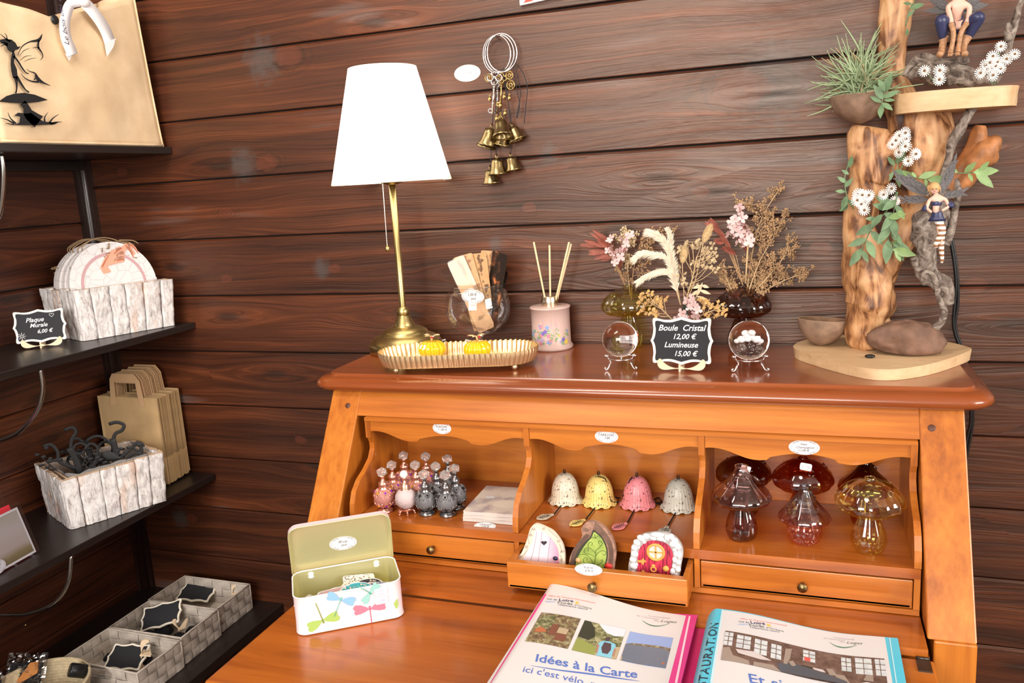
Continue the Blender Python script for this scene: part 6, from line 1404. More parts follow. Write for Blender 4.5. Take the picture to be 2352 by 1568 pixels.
# leafy garlands
m_lf = P('sage_green_leaf', (.15, .24, .12), .55, var=.35, vs=40); m_lf2 = P('pale_green_leaf', (.24, .36, .14), .5, var=.2, vs=50)
rl = random.Random(8)
def leafsprig(lab, stems, leaves, y, L_=.026, W_2=.012, mat=None, base=None):
    b0 = at(*stems[0][0], y=y); t = thing('leafy_sprig', lab, 'foliage', tuple(b0), 0, 'artificial leafy sprigs on the driftwood'); st, bl = MB(), MB()
    for s_ in stems: st.tube([p - b0 for p in spline([at(a, c_, y=y) for a, c_ in s_], 5)], .0009, 5)
    for (a, c_, e, g_) in leaves:
        p, q_ = at(a, c_, y=y - rl.uniform(0, .008)), at(e, g_, y=y - rl.uniform(.004, .02)); d_ = q_ - p
        rf.seed(int(a + c_)); leaf(bl, p - b0, d_, d_.length, d_.length * .42, .18)
    st.build('stems', m_lf, t); bl.build('leaves', mat or m_lf, t); return t
YF = TYD - .045
leafsprig('sage green leafy sprig hanging down the left trunk, longest one', [[(2060, 440), (2040, 480), (2005, 520), (1985, 560), (1975, 590)]], [(2040, 478, 2010, 470), (2030, 490, 2062, 500), (2018, 505, 1990, 500), (2010, 515, 1965, 540), (2000, 530, 2030, 560), (1990, 548, 1950, 565), (1992, 552, 2010, 590), (1980, 570, 1953, 612), (1982, 575, 1992, 602), (2025, 492, 2000, 520), (2050, 470, 2012, 450)], YF)
leafsprig('sage green leafy sprig in the fork of the trunks, hanging straight down', [[(2062, 440), (2050, 500), (2040, 545), (2048, 560)]], [(2052, 490, 2030, 530), (2050, 500, 2060, 545), (2045, 520, 2015, 558), (2046, 530, 2075, 560), (2040, 550, 2038, 605), (2048, 555, 2095, 575), (2052, 560, 2075, 600), (2056, 470, 2080, 500), (2058, 460, 2030, 480)], YF - .005)
leafsprig('leafy sprig with pale leaves spreading right over the trunk fork', [[(2035, 560), (2055, 575), (2070, 578)]], [(2050, 572, 2102, 588), (2055, 575, 2072, 600), (2045, 560, 2060, 555), (2040, 500, 2078, 492), (2060, 480, 2078, 500)], YF - .01, mat=m_lf2)
leafsprig('sage green leafy sprig sticking out left of the left trunk', [[(1960, 480), (1945, 450), (1940, 410), (1950, 370)]], [(1945, 450, 1935, 480), (1942, 440, 1920, 438), (1945, 420, 1925, 405), (1950, 400, 1935, 390), (1948, 470, 1932, 482), (1950, 385, 1958, 360), (1940, 430, 1958, 410), (1946, 460, 1965, 470)], YF + .02)
leafsprig('pale green leafy sprig across the right trunk above the fairy', [[(2090, 405), (2130, 412), (2160, 415)]], [(2110, 408, 2150, 395), (2130, 412, 2182, 414), (2125, 410, 2130, 430), (2105, 408, 2095, 395), (2095, 406, 2075, 395)], YF, mat=m_lf2)
leafsprig('green leafy sprig pointing right below the orange stub', [[(2190, 395), (2220, 398), (2255, 392)]], [(2215, 396, 2240, 375), (2235, 396, 2296, 390), (2240, 396, 2286, 428), (2225, 398, 2235, 415), (2250, 392, 2272, 372), (2200, 396, 2180, 385)], YF + .01, mat=m_lf2)
leafsprig('dusty green leafy sprig between the coconut bowl and the upper slab', [[(2020, 262), (2028, 225), (2040, 190)]], [(2025, 235, 2000, 220), (2028, 225, 2065, 205), (2030, 215, 2045, 168), (2025, 240, 2020, 268), (2028, 228, 2010, 195), (2032, 210, 2018, 180), (2030, 230, 2055, 228), (2026, 236, 2050, 250)], YF - .01)
leafsprig('small green leaves beside the upper trunk at the top of the picture', [[(2080, 60), (2090, 20), (2110, -10)]], [(2085, 40, 2100, 20), (2090, 20, 2125, 5), (2095, 10, 2075, 5), (2085, 65, 2082, 84), (2100, 0, 2115, -15)], TYD)
# dark clump of leaves between the trunks
leafsprig('dark green leaves tucked between the two trunks', [[(2050, 390), (2060, 350), (2070, 320)]], [(2055, 380, 2040, 360), (2058, 375, 2080, 345), (2060, 350, 2045, 330), (2062, 360, 2090, 370), (2052, 395, 2035, 420), (2056, 390, 2080, 400), (2060, 400, 2070, 430), (2065, 340, 2085, 320)], TYD - .02)
# white flowers
m_pet = P('white_paper_petal', (.88, .86, .82), .7); m_eye = P('brown_flower_eye', (.18, .09, .04), .8)
def flower_head():
    mb = MB()
    for ring, (n, L_, el) in enumerate(((16, 1, .15), (14, .85, .5), (10, .6, .9))):
        for k in range(n):
            a = 2 * pi * (k + .5 * ring) / n; d_ = V((cos(a) * cos(el), -sin(el), sin(a) * cos(el))); e_ = V((-sin(a), 0, cos(a))) * .085
            mb.add([d_ * .15 - e_ * .6, d_ * .15 + e_ * .6, d_ * L_ + e_, d_ * (L_ * 1.03), d_ * L_ - e_], [(0, 1, 2, 3, 4)], 0, False)
    mb.sph((0, -.25, 0), .22, 10, 1); return mb
FH = None
def flowers(lab, pts, y, r, stems):
    global FH
    b0 = at(*stems[0][0], y=y); t = thing('white_flower_sprig', lab, 'flower', tuple(b0), 0, 'white flower sprigs on the driftwood'); st = MB()
    for s_ in stems: st.tube([p - b0 for p in spline([at(a, c_, y=y) for a, c_ in s_], 5)], .0007, 5)
    st.build('stems', m_lf, t)
    for px, py in pts:
        if FH is None: FH = flower_head().build('flower_head', [m_pet, m_eye], t); o = FH
        else: o = FH.copy(); COL.objects.link(o); o.parent = t
        p = at(px, py, y=y - rl.uniform(.002, .008)) - b0; o.location = p; s_ = r * mmpx(*(p + b0)) * rl.uniform(.9, 1.1); o.scale = (s_,) * 3; o.rotation_euler = (rl.uniform(-.4, .3), rl.uniform(0, 3), rl.uniform(-.5, .5))
flowers('white flower cluster below the upper slab, between the trunks', [(2066, 312), (2080, 318), (2050, 332), (2080, 336), (2066, 350), (2102, 354), (2086, 370), (2078, 305), (2058, 322)], YF, 13, [[(2060, 420), (2062, 370), (2070, 320)], [(2060, 400), (2085, 365)]])
flowers('white flower cluster on the front of the left trunk', [(1968, 460), (1980, 448), (1993, 452), (1978, 468), (1988, 462), (1985, 482), (1972, 446), (1995, 448), (2028, 447), (2046, 433), (2055, 462)], YF, 13, [[(2000, 500), (1985, 460)], [(2040, 480), (2040, 440)]])
flowers('three white flowers at the left of the upper slab', [(2124, 163), (2159, 162), (2158, 183)], ys - .062, 13, [[(2150, 196), (2140, 180), (2124, 163)], [(2155, 196), (2158, 165)]])
flowers('large white flower bunch at the right of the upper slab', [(2299, 107), (2330, 125), (2280, 130), (2311, 137), (2262, 150), (2272, 144), (2287, 152), (2298, 158), (2250, 168), (2279, 173), (2268, 158), (2290, 143)], ys - .06, 13, [[(2285, 196), (2290, 150), (2330, 125)], [(2280, 196), (2262, 155)], [(2285, 190), (2299, 107)]])

# fairy figurines
m_skin = P('figurine_skin', (.76, .47, .36), .45); m_hair = P('ginger_hair', (.48, .22, .09), .6); m_navy = P('navy_paint', (.035, .04, .10), .35); m_tanb = P('tan_boots', (.42, .22, .11), .5, var=.3, vs=250); m_wing = P('glitter_wing', (.13, .12, .12), .35, .5, bump=.8, bs=600)
def skinbody(nm, verts, edges, radii, mat, par, sub=2):
    me = bpy.data.meshes.new(nm); me.from_pydata([tuple(v) for v in verts], edges, []); me.materials.append(mat); o = bpy.data.objects.new(nm, me); COL.objects.link(o); o.parent = par
    DEFER.append((o, radii, sub)); return o
def face(par, c, r, look=(0, -1, 0), hair=m_hair, curls=18, seed=1):
    """eyes, nose, mouth and hair on a head of radius r"""
    f = V(look).normalized(); s_ = f.cross(V((0, 0, 1))).normalized(); u_2 = s_.cross(f); rnd = random.Random(seed)
    mb = MB()
    for sg in (-1, 1): mb.sph(c + f * r * .9 + s_ * sg * r * .34 + u_2 * r * .05, r * .11, 8)
    mb.build('eyes', m_ink, par)
    MB().sph(c + f * r * 1.0 - u_2 * r * .15, r * .13, 8).build('nose', m_skin, par)
    MB().sph(c + f * r * .93 - u_2 * r * .42, r * .14, 8, sc=(1.5, .6, .5)).build('mouth', P('rose_lips', (.5, .1, .1), .4), par)
    hb = MB(); hb.sph(c - f * r * .22 + u_2 * r * .25, r * 1.12, 18)
    for _ in range(curls):
        a = rnd.uniform(-2.6, 2.6); p = c - f * r * .1 * cos(a) + s_ * r * 1.05 * sin(a) + u_2 * r * rnd.uniform(-.2, .7) + f * -abs(cos(a)) * r * .5
        hb.tube(spline([p, p + V((rnd.uniform(-.3, .3) * r, 0, -r * .5)), p + V((rnd.uniform(-.6, .6) * r, rnd.uniform(-.3, .3) * r, -r * rnd.uniform(.9, 1.5)))], 4), [r * .22, r * .2, r * .17, r * .14, r * .1, r * .07, r * .05, r * .04, r * .03], 6)
    hb.build('hair', hair, par)
# crouching fairy on the grey driftwood
YC = ys - .035
c1 = at(2190, 132, y=YC); fy = thing('fairy_figurine', 'fairy figurine with navy leggings and tan boots, crouching on the grey driftwood', 'figurine', tuple(c1), 0, 'fairy figurines'); c1 = V(c1)
def Q(px, py, dy=0): return at(px, py, y=YC + dy) - c1
K = mmpx(*c1)
vb = [Q(2198, 66, .014), Q(2198, 44, .006), Q(2200, 22, .0), Q(2200, 6, 0), Q(2201, -6, 0), Q(2201, -24, -.001),
      Q(2176, 16, -.002), Q(2184, 44, -.010), Q(2190, 78, -.016), Q(2186, 108, -.016), Q(2182, 126, -.018), Q(2228, 16, -.002), Q(2224, 44, -.010), Q(2208, 72, -.016), Q(2202, 108, -.016), Q(2200, 124, -.018),
      Q(2162, 48, -.012), Q(2166, 88, -.004), Q(2162, 112, -.008), Q(2244, 42, -.012), Q(2226, 78, -.002), Q(2210, 108, -.006)]
eb = [(0, 1), (1, 2), (2, 3), (3, 4), (4, 5), (3, 6), (6, 7), (7, 8), (8, 9), (9, 10), (3, 11), (11, 12), (12, 13), (13, 14), (14, 15), (0, 16), (16, 17), (17, 18), (0, 19), (19, 20), (20, 21)]
rb = [13, 9, 14, 12, 5, 10, 6.5, 5.5, 4.5, 4, 3.5, 6.5, 5.5, 4.5, 4, 3.5, 8, 6.5, 5, 8, 6.5, 5]
skinbody('figure_body', vb, eb, [x * K for x in rb], m_skin, fy)
MB().sph(Q(2201, -34, -.002), 19 * K, 24, sc=(.85, .9, 1.1)).build('head', m_skin, fy); face(fy, Q(2201, -34, -.002), 17 * K, (0, -1, -.1), seed=2)
for pts in ([(2196, 68, .012, 12), (2164, 46, -.012, 12), (2161, 56, -.012, 12), (2167, 88, -.004, 9.5)], [(2202, 68, .012, 12), (2240, 42, -.012, 12), (2248, 44, -.012, 12), (2225, 82, -.002, 9.5)]):
    sp = spline([Q(a, c_, d_) for a, c_, d_, _ in pts], 6); MB().tube(sp, ilist([r_2 * K for *_, r_2 in pts], len(sp)), 16).build('leggings', m_navy, fy)
for pts in ([(2168, 84, -.004, 11), (2166, 100, -.006, 8), (2163, 118, -.012, 8), (2158, 126, -.022, 7)], [(2222, 84, -.002, 11), (2214, 102, -.004, 8), (2212, 116, -.010, 8), (2217, 124, -.022, 7)]):
    sp = spline([Q(a, c_, d_) for a, c_, d_, _ in pts], 6); MB().tube(sp, ilist([r_2 * K for *_, r_2 in pts], len(sp)), 14).build('boot', m_tanb, fy)
for pts in ([(2185, 54, -.012, 6.5), (2190, 78, -.017, 5.5), (2186, 108, -.017, 5), (2182, 122, -.020, 6)], [(2220, 54, -.012, 6.5), (2208, 74, -.018, 5.5), (2202, 106, -.017, 5), (2200, 120, -.020, 6)]):
    sp = spline([Q(a, c_, d_) for a, c_, d_, _ in pts], 6); g_ = MB().tube(sp, ilist([r_2 * K for *_, r_2 in pts], len(sp)), 12)
    for k in range(4): e_ = sp[-1] + V(((k - 1.5) * 2.6 * K, -.001, -7 * K)); g_.tube([sp[-1] + V(((k - 1.5) * 1.8 * K, 0, 0)), e_], 1.4 * K, 6)
    g_.tube([sp[-1], sp[-1] + V((-7 * K if pts[0][0] > 2200 else 7 * K, -.001, -3 * K))], 1.4 * K, 6)
    g_.build('glove', m_tanb, fy)
mb = MB(); mb.lathe([(14.6 * K, 0), (14.8 * K, 6 * K), (12.5 * K, 14 * K), (9.5 * K, 26 * K), (12 * K, 34 * K)], 24, 0, M.Translation(Q(2199, 66, .006)) @ M.Diagonal((1, .7, .8, 1))); mb.build('corset', m_navy, fy)
mb = MB()
for s_ in (-1, 1):
    for k, (dx, dz, L_) in enumerate(((-52, 30, 1), (-60, 6, 1), (-46, -14, .8))):
        a = Q(2200 + s_ * 8, 20, .012); e_ = a + V((s_ * -dx * K * (1 if s_ > 0 else 1), .012, dz * K)); leaf(mb, a, e_ - a, (e_ - a).length * L_, 20 * K, .05, V((.1, -1, .1)))
mb.build('wings', m_wing, fy)
# fairy with striped stockings
YE = TYD - .075
c2 = V(at(2158, 600, y=YE)); f2 = thing('fairy_figurine', 'small fairy figurine with brown striped stockings and grey wings, on the twisted root', 'figurine', tuple(c2), 0, 'fairy figurines')
def Q2(px, py, dy=0): return at(px, py, y=YE + dy) - c2
vb = [Q2(2151, 492), Q2(2148, 478), Q2(2152, 462), Q2(2152, 452), Q2(2150, 446), Q2(2148, 436), Q2(2134, 460), Q2(2128, 478, -.004), Q2(2140, 488, -.012), Q2(2172, 458), Q2(2180, 474, -.004), Q2(2163, 484, -.012),
      Q2(2158, 510), Q2(2165, 530, -.004), Q2(2152, 556), Q2(2150, 566, -.002), Q2(2156, 512), Q2(2160, 540, -.004), Q2(2161, 565), Q2(2163, 592)]
eb = [(0, 1), (1, 2), (2, 3), (3, 4), (4, 5), (3, 6), (6, 7), (7, 8), (3, 9), (9, 10), (10, 11), (0, 12), (12, 13), (13, 14), (14, 15), (0, 16), (16, 17), (17, 18), (18, 19)]
K = mmpx(*c2); rb = [10, 7, 10, 8, 3.5, 7, 4.5, 4, 3, 4.5, 4, 3, 7.5, 7, 5.5, 4, 7, 6, 5, 3.5]
skinbody('figure_body', vb, eb, [x * K for x in rb], m_skin, f2)
MB().sph(Q2(2146, 433, -.002), 11 * K, 20, sc=(.88, .9, 1.1)).build('head', m_skin, f2); face(f2, Q2(2146, 433, -.003), 10.5 * K, (-.05, -1, -.12), P('blond_hair', (.62, .36, .15), .5), 26, 6)
m_str, nt, b = newmat('striped_stocking'); N, L = nt.nodes, nt.links; tc = N.new('ShaderNodeTexCoord'); sx = N.new('ShaderNodeSeparateXYZ'); L.new(tc.outputs['Object'], sx.inputs[0])
w2 = math_(nt, 'GREATER_THAN', math_(nt, 'FRACT', math_(nt, 'MULTIPLY', sx.outputs[2], 135.0)), .45); mx = N.new('ShaderNodeMix'); mx.data_type = 'RGBA'; L.new(w2, mx.inputs[0]); mx.inputs['A'].default_value = (.30, .13, .05, 1); mx.inputs['B'].default_value = (.85, .80, .72, 1); L.new(mx.outputs['Result'], b.inputs['Base Color'])
for pts in ([(2152, 502, 0, 8.5), (2164, 528, -.004, 8.5), (2157, 548, -.003, 7), (2150, 560, -.003, 5), (2150, 566, -.010, 4)], [(2158, 504, .002, 8.5), (2162, 540, 0, 7.5), (2162, 570, 0, 6), (2164, 594, 0, 4), (2163, 602, -.006, 3)]):
    sp = spline([Q2(a, c_, d_) for a, c_, d_, _ in pts], 6); MB().tube(sp, ilist([r_2 * K for *_, r_2 in pts], len(sp)), 14).build('striped_stocking', m_str, f2)
MB().lathe([(9 * K, 12 * K), (11 * K, 6 * K), (14 * K, -3 * K), (18 * K, -10 * K), (9 * K, -6 * K)], 40, 0, M.Translation(Q2(2152, 497)) @ M.Diagonal((1, .75, 1, 1)), ripple=lambda a, t_, z: 1 + .1 * cos(a * 9) * t_).build('skirt', m_navy, f2)
MB().lathe([(9 * K, 0), (11.2 * K, 6 * K), (9 * K, 10 * K)], 24, 0, M.Translation(Q2(2151, 472)) @ M.Diagonal((1, .8, 1, 1))).build('bodice', m_navy, f2)
for px, py in ((2126, 478), (2183, 470)): MB().lathe([(4 * K, 7 * K), (8 * K, 0), (9 * K, -5 * K), (4 * K, -6 * K)], 16, 0, M.Translation(Q2(px, py, -.002))).build('puff_sleeve', m_navy, f2)
for sg, pts in ((1, [((2136, 450), (2052, 398), 24), ((2134, 458), (2072, 458), 18), ((2136, 446), (2090, 410), 16)]), (2, [((2160, 446), (2196, 362), 22), ((2164, 452), (2215, 440), 16)])):
    mb = MB()
    for a, e_, w_ in pts:
        p, q_ = Q2(*a, .006), Q2(*e_, .012); leaf(mb, p, q_ - p, (q_ - p).length, w_ * K * 1.1, .0, V((.1, -1, 0)))
        for j in range(5): t_ = .35 + j * .13; p2 = p.lerp(q_, t_); leaf(mb, p2, (q_ - p).normalized() + V((0, 0, .5 * (-1) ** j)), 22 * K, 6 * K, 0, V((0, -1, 0)))
    mb.build('glitter_wing', m_wing, f2)
# ---------------------------------------------------------------- pigeonholes: perfume bottles
m_rose = P('rose_gold', (.92, .50, .38), .30, .9); m_gun = P('gunmetal', (.26, .255, .26), .30, .9); m_pinkfr = P('frosted_rose_glass', (.62, .26, .22), .4, trans=.2); m_greyfr = P('frosted_grey_glass', (.20, .20, .21), .4, trans=.2)
m_facet, nt, b = newmat('faceted_crystal'); b.inputs['Base Color'].default_value = (1, .90, .85, 1); b.inputs['Transmission Weight'].default_value = .85; b.inputs['Roughness'].default_value = .02; b.inputs['IOR'].default_value = 1.5
m_gems = [P('purple_gem', (.22, .02, .38), .08), P('amber_gem', (.75, .32, .02), .08), P('black_gem', (.01, .01, .012), .05)]
def perfume(kind):
    mt, gm = (m_rose, m_pinkfr) if kind == 0 else (m_gun, m_greyfr)
    t = thing('perfume_bottle', 'x', 'perfume bottle'); t.scale = (1.16,) * 3; R_ = .0152; zc = .0215
    MB().lathe([(1e-4, 0), (.0115, 0), (.0122, .0012), (.0115, .0028), (.010, .0038), (.0085, .006)], 40, ripple=lambda a, t_, z: 1 + .02 * cos(a * 20)).build('bottle_foot', mt, t)
    MB().sph((0, 0, zc), R_, 32).build('glass_body', gm, t)
    MB().lathe([(.0075, .034), (.0082, .0355), (.0062, .037), (.0062, .0395), (.0068, .0405), (.0068, .0445), (.0045, .0465), (.0028, .0485), (.0024, .0525), (.0034, .0535), (.004, .0545), (1e-4, .0545)], 24).build('metal_neck', mt, t)
    fc = MB(); bm = bmesh.new(); bmesh.ops.create_icosphere(bm, subdivisions=1, radius=.0088); fc.bm(bm, 0, False, T(0, 0, .0605) @ M.Diagonal((1, 1, .88, 1))); fc.build('crystal_stopper', m_facet, t)
    fl = MB(); ge = [MB(), MB()]
    def sp(a, e, r=R_ + .0006): return V((r * cos(a) * cos(e), r * sin(a) * cos(e), zc + r * sin(e)))
    for k in range(7):
        a = k * 2 * pi / 7
        for e0, e1, s_ in ((.25, 1.1, 1), (-.3, -.95, -1)):
            fl.tube([sp(a + u_2, lerp(e1, e0, 1 - abs(u_2) / .45 if abs(u_2) < .45 else 0)) for u_2 in [i * .09 - .45 for i in range(11)]], .0007, 5)
            for i in range(-4, 5): fl.sph(sp(a + i * .11, lerp(e1, e0, 1 - abs(i) / 4.1), R_ + .0010), .00065, 5)
            p = sp(a, (e0 + e1) / 2 * 1.0, R_ + .0009); n_ = (p - V((0, 0, zc))).normalized(); q_ = n_.to_track_quat('Z', 'Y').to_matrix().to_4x4()
            fl.box((0, 0, 0), (.0046, .0046, .0008), mat=M.Translation(p) @ q_ @ T(rz=pi / 4)); ge[k % 2].box((0, 0, .0007), (.0031, .0031, .0014), mat=M.Translation(p) @ q_ @ T(rz=pi / 4), bev=.0005)
            fl.sph(sp(a + pi / 7, e0 + .12 * s_, R_ + .0006), .0017, 8)
    fl.build('filigree', mt, t); ge[0].build('gem_row', m_gems[0] if kind == 0 else m_gems[2], t); ge[1].build('gem_row', m_gems[1] if kind == 0 else m_gems[2], t); return t
bt = [perfume(0), perfume(1)]; used = [False, False]
GP = 'perfume bottles in the left pigeonhole'
for kind, px, py, lab in ((0, 877, 1084, 'rose gold perfume bottle with purple gems, leftmost of the front ones'), (0, 899, 1068, 'rose gold perfume bottle, second from the left, in the second row'), (0, 926, 1046, 'rose gold perfume bottle at the back left, behind the pearl topped one'),
        (0, 953, 1068, 'rose gold perfume bottle directly right of the pearl topped one'), (0, 977, 1048, 'rose gold perfume bottle at the back, rightmost of the pink ones'),
        (1, 973, 1089, 'gunmetal perfume bottle with black gems beside the pearl topped one'), (1, 1021, 1091, 'gunmetal perfume bottle, front right of the group'), (1, 1000, 1071, 'gunmetal perfume bottle in the second row, between the two front dark ones'),
        (1, 1043, 1076, 'gunmetal perfume bottle, rightmost, nearest the notebooks'), (1, 1027, 1054, 'gunmetal perfume bottle farthest back of the dark ones')):
    p = at(px, py, z=SZ + .0702); loc = (p.x, p.y, SZ + .0002)
    if not used[kind]: bt[kind].location = loc; bt[kind]['label'] = lab; bt[kind]['group'] = GP; used[kind] = True
    else: dup(bt[kind], loc, rf.uniform(0, 1), lab, GP)
p = at(926, 1089, z=SZ + .069); pb2 = thing('perfume_bottle', 'white beaded perfume bottle with a pearl stopper, front row between pink and dark ones', 'perfume bottle', (p.x + .001, p.y, SZ + .0002), 0, GP); pb2.scale = (1.16,) * 3
mb = MB(); mb.sph((0, 0, .0225), .0158, 40)
for i, v in enumerate(mb.v): n_ = (v - V((0, 0, .0225))); mb.v[i] = V((0, 0, .0225)) + n_ * (1 + .05 * noise.noise(n_ * 900))
mb.build('beaded_body', P('crushed_pearl_glass', (.74, .60, .60), .3, bump=1, bs=900), pb2)
MB().sph((0, 0, .0595), .0060, 24).build('pearl_stopper', P('pearl', (.86, .80, .77), .15, coat=.5), pb2)
MB().lathe([(.0075, .036), (.0075, .0375), (.0066, .038), (.0066, .044), (.0045, .046), (.0026, .048), (.0024, .053), (.0034, .0545), (1e-4, .055)], 24).build('metal_neck', m_rose, pb2)
mb = MB(); mb.lathe([(.010, .009), (.0105, .0062), (.0085, .005), (1e-4, .005)], 24)
for k in range(6): a = k * pi / 3; mb.tube(spline([(.009 * cos(a), .009 * sin(a), .006), (.0125 * cos(a), .0125 * sin(a), .0045), (.0118 * cos(a), .0118 * sin(a), .0018), (.0145 * cos(a), .0145 * sin(a), .0008)], 4), .0013, 6)
mb.build('footed_base', m_rose, pb2)
# notebooks
m_nb, nt, b = newmat('vintage_cover'); N, L = nt.nodes, nt.links; tc = N.new('ShaderNodeTexCoord')
n = N.new('ShaderNodeTexNoise'); n.inputs['Scale'].default_value = 30; n.inputs['Detail'].default_value = 6; L.new(tc.outputs['Object'], n.inputs[0]); r = ramp(nt, [(.3, (.30, .24, .28)), (.42, (.55, .46, .42)), (.52, (.72, .62, .52)), (.7, (.68, .58, .55))], n.outputs[0]); L.new(r.outputs[0], b.inputs['Base Color']); b.inputs['Roughness'].default_value = .5
m_pages, nt, b = newmat('page_edges'); N, L = nt.nodes, nt.links; tc = N.new('ShaderNodeTexCoord'); wv = N.new('ShaderNodeTexWave'); wv.bands_direction = 'Z'; wv.inputs['Scale'].default_value = 420; wv.inputs['Distortion'].default_value = 1; L.new(tc.outputs['Object'], wv.inputs[0]); r = ramp(nt, [(0, (.50, .44, .40)), (1, (.72, .66, .60))], wv.outputs['Fac']); L.new(r.outputs[0], b.inputs['Base Color'])
def notebook():
    t = thing('notebook', 'x', 'notebook')
    MB().box((0, 0, .0029), (.090, .1135, .0050)).build('page_block', m_pages, t)
    MB().box((0, 0, .0057), (.091, .1145, .0005)).build('front_cover', m_nb, t); MB().box((0, 0, .0002), (.091, .1145, .0004)).build('back_cover', m_nb, t); return t
nb = notebook(); X0, Y0 = -.4845, -.3165
for k, lab in enumerate(('bottom notebook of the stack beside the perfume bottles', 'middle notebook of the stack beside the perfume bottles', 'top notebook of the stack, with vintage cover and price tag')):
    loc = (X0 + .0008 * k, Y0 - .0006 * k, SZ + .0003 + k * .0062); 
    if k == 0: nb.location = loc; nb['label'] = lab; nb['group'] = 'notebooks in the left pigeonhole'
    else: top_nb = dup(nb, loc, rad(.6 * k), lab)
mb = MB(); mb.add([(x, z, .00625) for x, z in oval(.05, .034, 24)], [list(range(24))], 0, False, T(.018, -.018, 0)); mb.build('cover_medallion', P('cover_cream', (.80, .70, .58), .5), top_nb)
mb = MB(); mb.add([(x, z, .0066) for x, z in rrect(.016, .009, .002, 3)], [list(range(16))], 0, False, T(-.02, .005, 0, rz=.1)); mb.build('price_tag', m_white, top_nb)

# bells with chains
m_chain = P('blackened_chain', (.03, .025, .022), .4, .8)
def enamel(nm, c):
    m, nt, b = newmat(nm); N, L = nt.nodes, nt.links; tc = N.new('ShaderNodeTexCoord'); n = N.new('ShaderNodeTexNoise'); n.inputs['Scale'].default_value = 260; n.inputs['Detail'].default_value = 4; L.new(tc.outputs['Object'], n.inputs[0])
    r = ramp(nt, [(0, (.06, .04, .03)), (.33, (.06, .04, .03)), (.40, c), (1, c)], n.outputs[0]); L.new(r.outputs[0], b.inputs['Base Color']); b.inputs['Roughness'].default_value = .35; return m
def bell_chime(lab, col, px, py, lx, ly, lang):
    p = at(px, py, z=SZ); bx, by = p.x, p.y + .026; t = thing('bell_chime', lab, 'bell', (bx, by, SZ + .0002), 0, 'painted cast iron bells in the middle pigeonhole')
    m = enamel('enamel_' + lab.split()[0], col); H = .0495; rb_ = .0290
    pf = [(.0015, H), (.0065, H - .0004), (.0125, H - .004), (.0180, H - .012), (.0218, H - .024), (.0242, .010), (.0262, .004), (rb_, .0008), (rb_ - .0015, .0006), (.0225, .010), (.014, .035), (1e-4, .040)]
    def rip(a, t_, z): return 1 + .022 * abs(sin(a * 14)) * min(1, max(0, (H - z) / .02)) 
    mb = MB(); mb.lathe([(q_.x, q_.y) for q_ in spline([(a, c, 0) for a, c in pf], 3)], 168, ripple=rip)
    for i, v in enumerate(mb.v):
        if v.z < .012: a = math.atan2(v.y, v.x); k = (1 - v.z / .012); s_ = 1 + .05 * k * abs(sin(a * 5)); mb.v[i] = V((v.x * s_, v.y * s_, v.z + .003 * k * (1 - abs(sin(a * 5)))))
    mb.build('bell_cup', m, t)
    cm = MB(); 
    for k in range(3): cm.tube([(.0022 * cos(q_), .0004 * k, H + .001 + .0018 * k + .0022 * sin(q_)) for q_ in [i * pi / 5 for i in range(10)]], .0005, 5, closed=True)
    cm.build('top_ring', m_chain, t)
    O_ = V((bx, by, SZ)); lf_ = at(lx, ly, z=SZ + .004) - O_; st_ = V((0, -.012, .003)); dl = (lf_ - st_); ch_ = MB()
    n_ = int(dl.length / .0028)
    for k in range(n_):
        c_ = st_ + dl * ((k + .5) / n_); c_.z = .0025; d_ = dl.normalized(); s_ = d_.cross(V((0, 0, 1))) if k % 2 else V((0, 0, 1))
        ch_.tube([c_ + d_ * .0020 * cos(q_) + s_ * .0012 * sin(q_) for q_ in [i * pi / 4 for i in range(8)]], .00045, 5, closed=True)
    ch_.build('chain', m_chain, t)
    lm = MB(); out = [(0, 0), (.0025, -.001), (.003, -.004), (.006, -.009), (.0095, -.014), (.0098, -.019), (.007, -.0255), (0, -.031), (-.007, -.0255), (-.0098, -.019), (-.0095, -.014), (-.006, -.009), (-.003, -.004), (-.0025, -.001)]
    mt_ = T(lf_.x, lf_.y, .004, rz=lang) @ T(rx=-pi / 2 + .06); 
    lm.prism([(q_[0], q_[1]) for q_ in closed_spl(out, 3)], .0012, 0, mt_ @ M.Diagonal((1, -1, 1, 1)) if False else mt_)
    lo = lm.build('leaf_clapper', m, t)
    vm = MB(); vm.tube([mt_ @ V((0, -.0002, -.006)), mt_ @ V((0, -.0002, -.028))], .0004, 5)
    for k in range(5):
        for s_ in (-1, 1): vm.tube([mt_ @ V((0, -.0002, -.025 + k * .0035)), mt_ @ V((s_ * .006, -.0002, -.021 + k * .0033))], .00035, 5)
    vm.build('leaf_veins', m_chain, lo); return t
bell_chime('cream painted bell with leaf, leftmost in the middle pigeonhole', (.60, .54, .42), 1290, 1163, 1272, 1180, rad(-50))
bell_chime('yellow painted bell with leaf, second in the middle pigeonhole', (.82, .62, .20), 1369, 1168, 1344, 1192, rad(-38))
bell_chime('pink painted bell with leaf, third in the middle pigeonhole', (.82, .27, .30), 1458, 1173, 1440, 1200, rad(-36))
bell_chime('pale grey painted bell with leaf, rightmost in the middle pigeonhole', (.56, .56, .48), 1554, 1180, 1533, 1207, rad(-5))
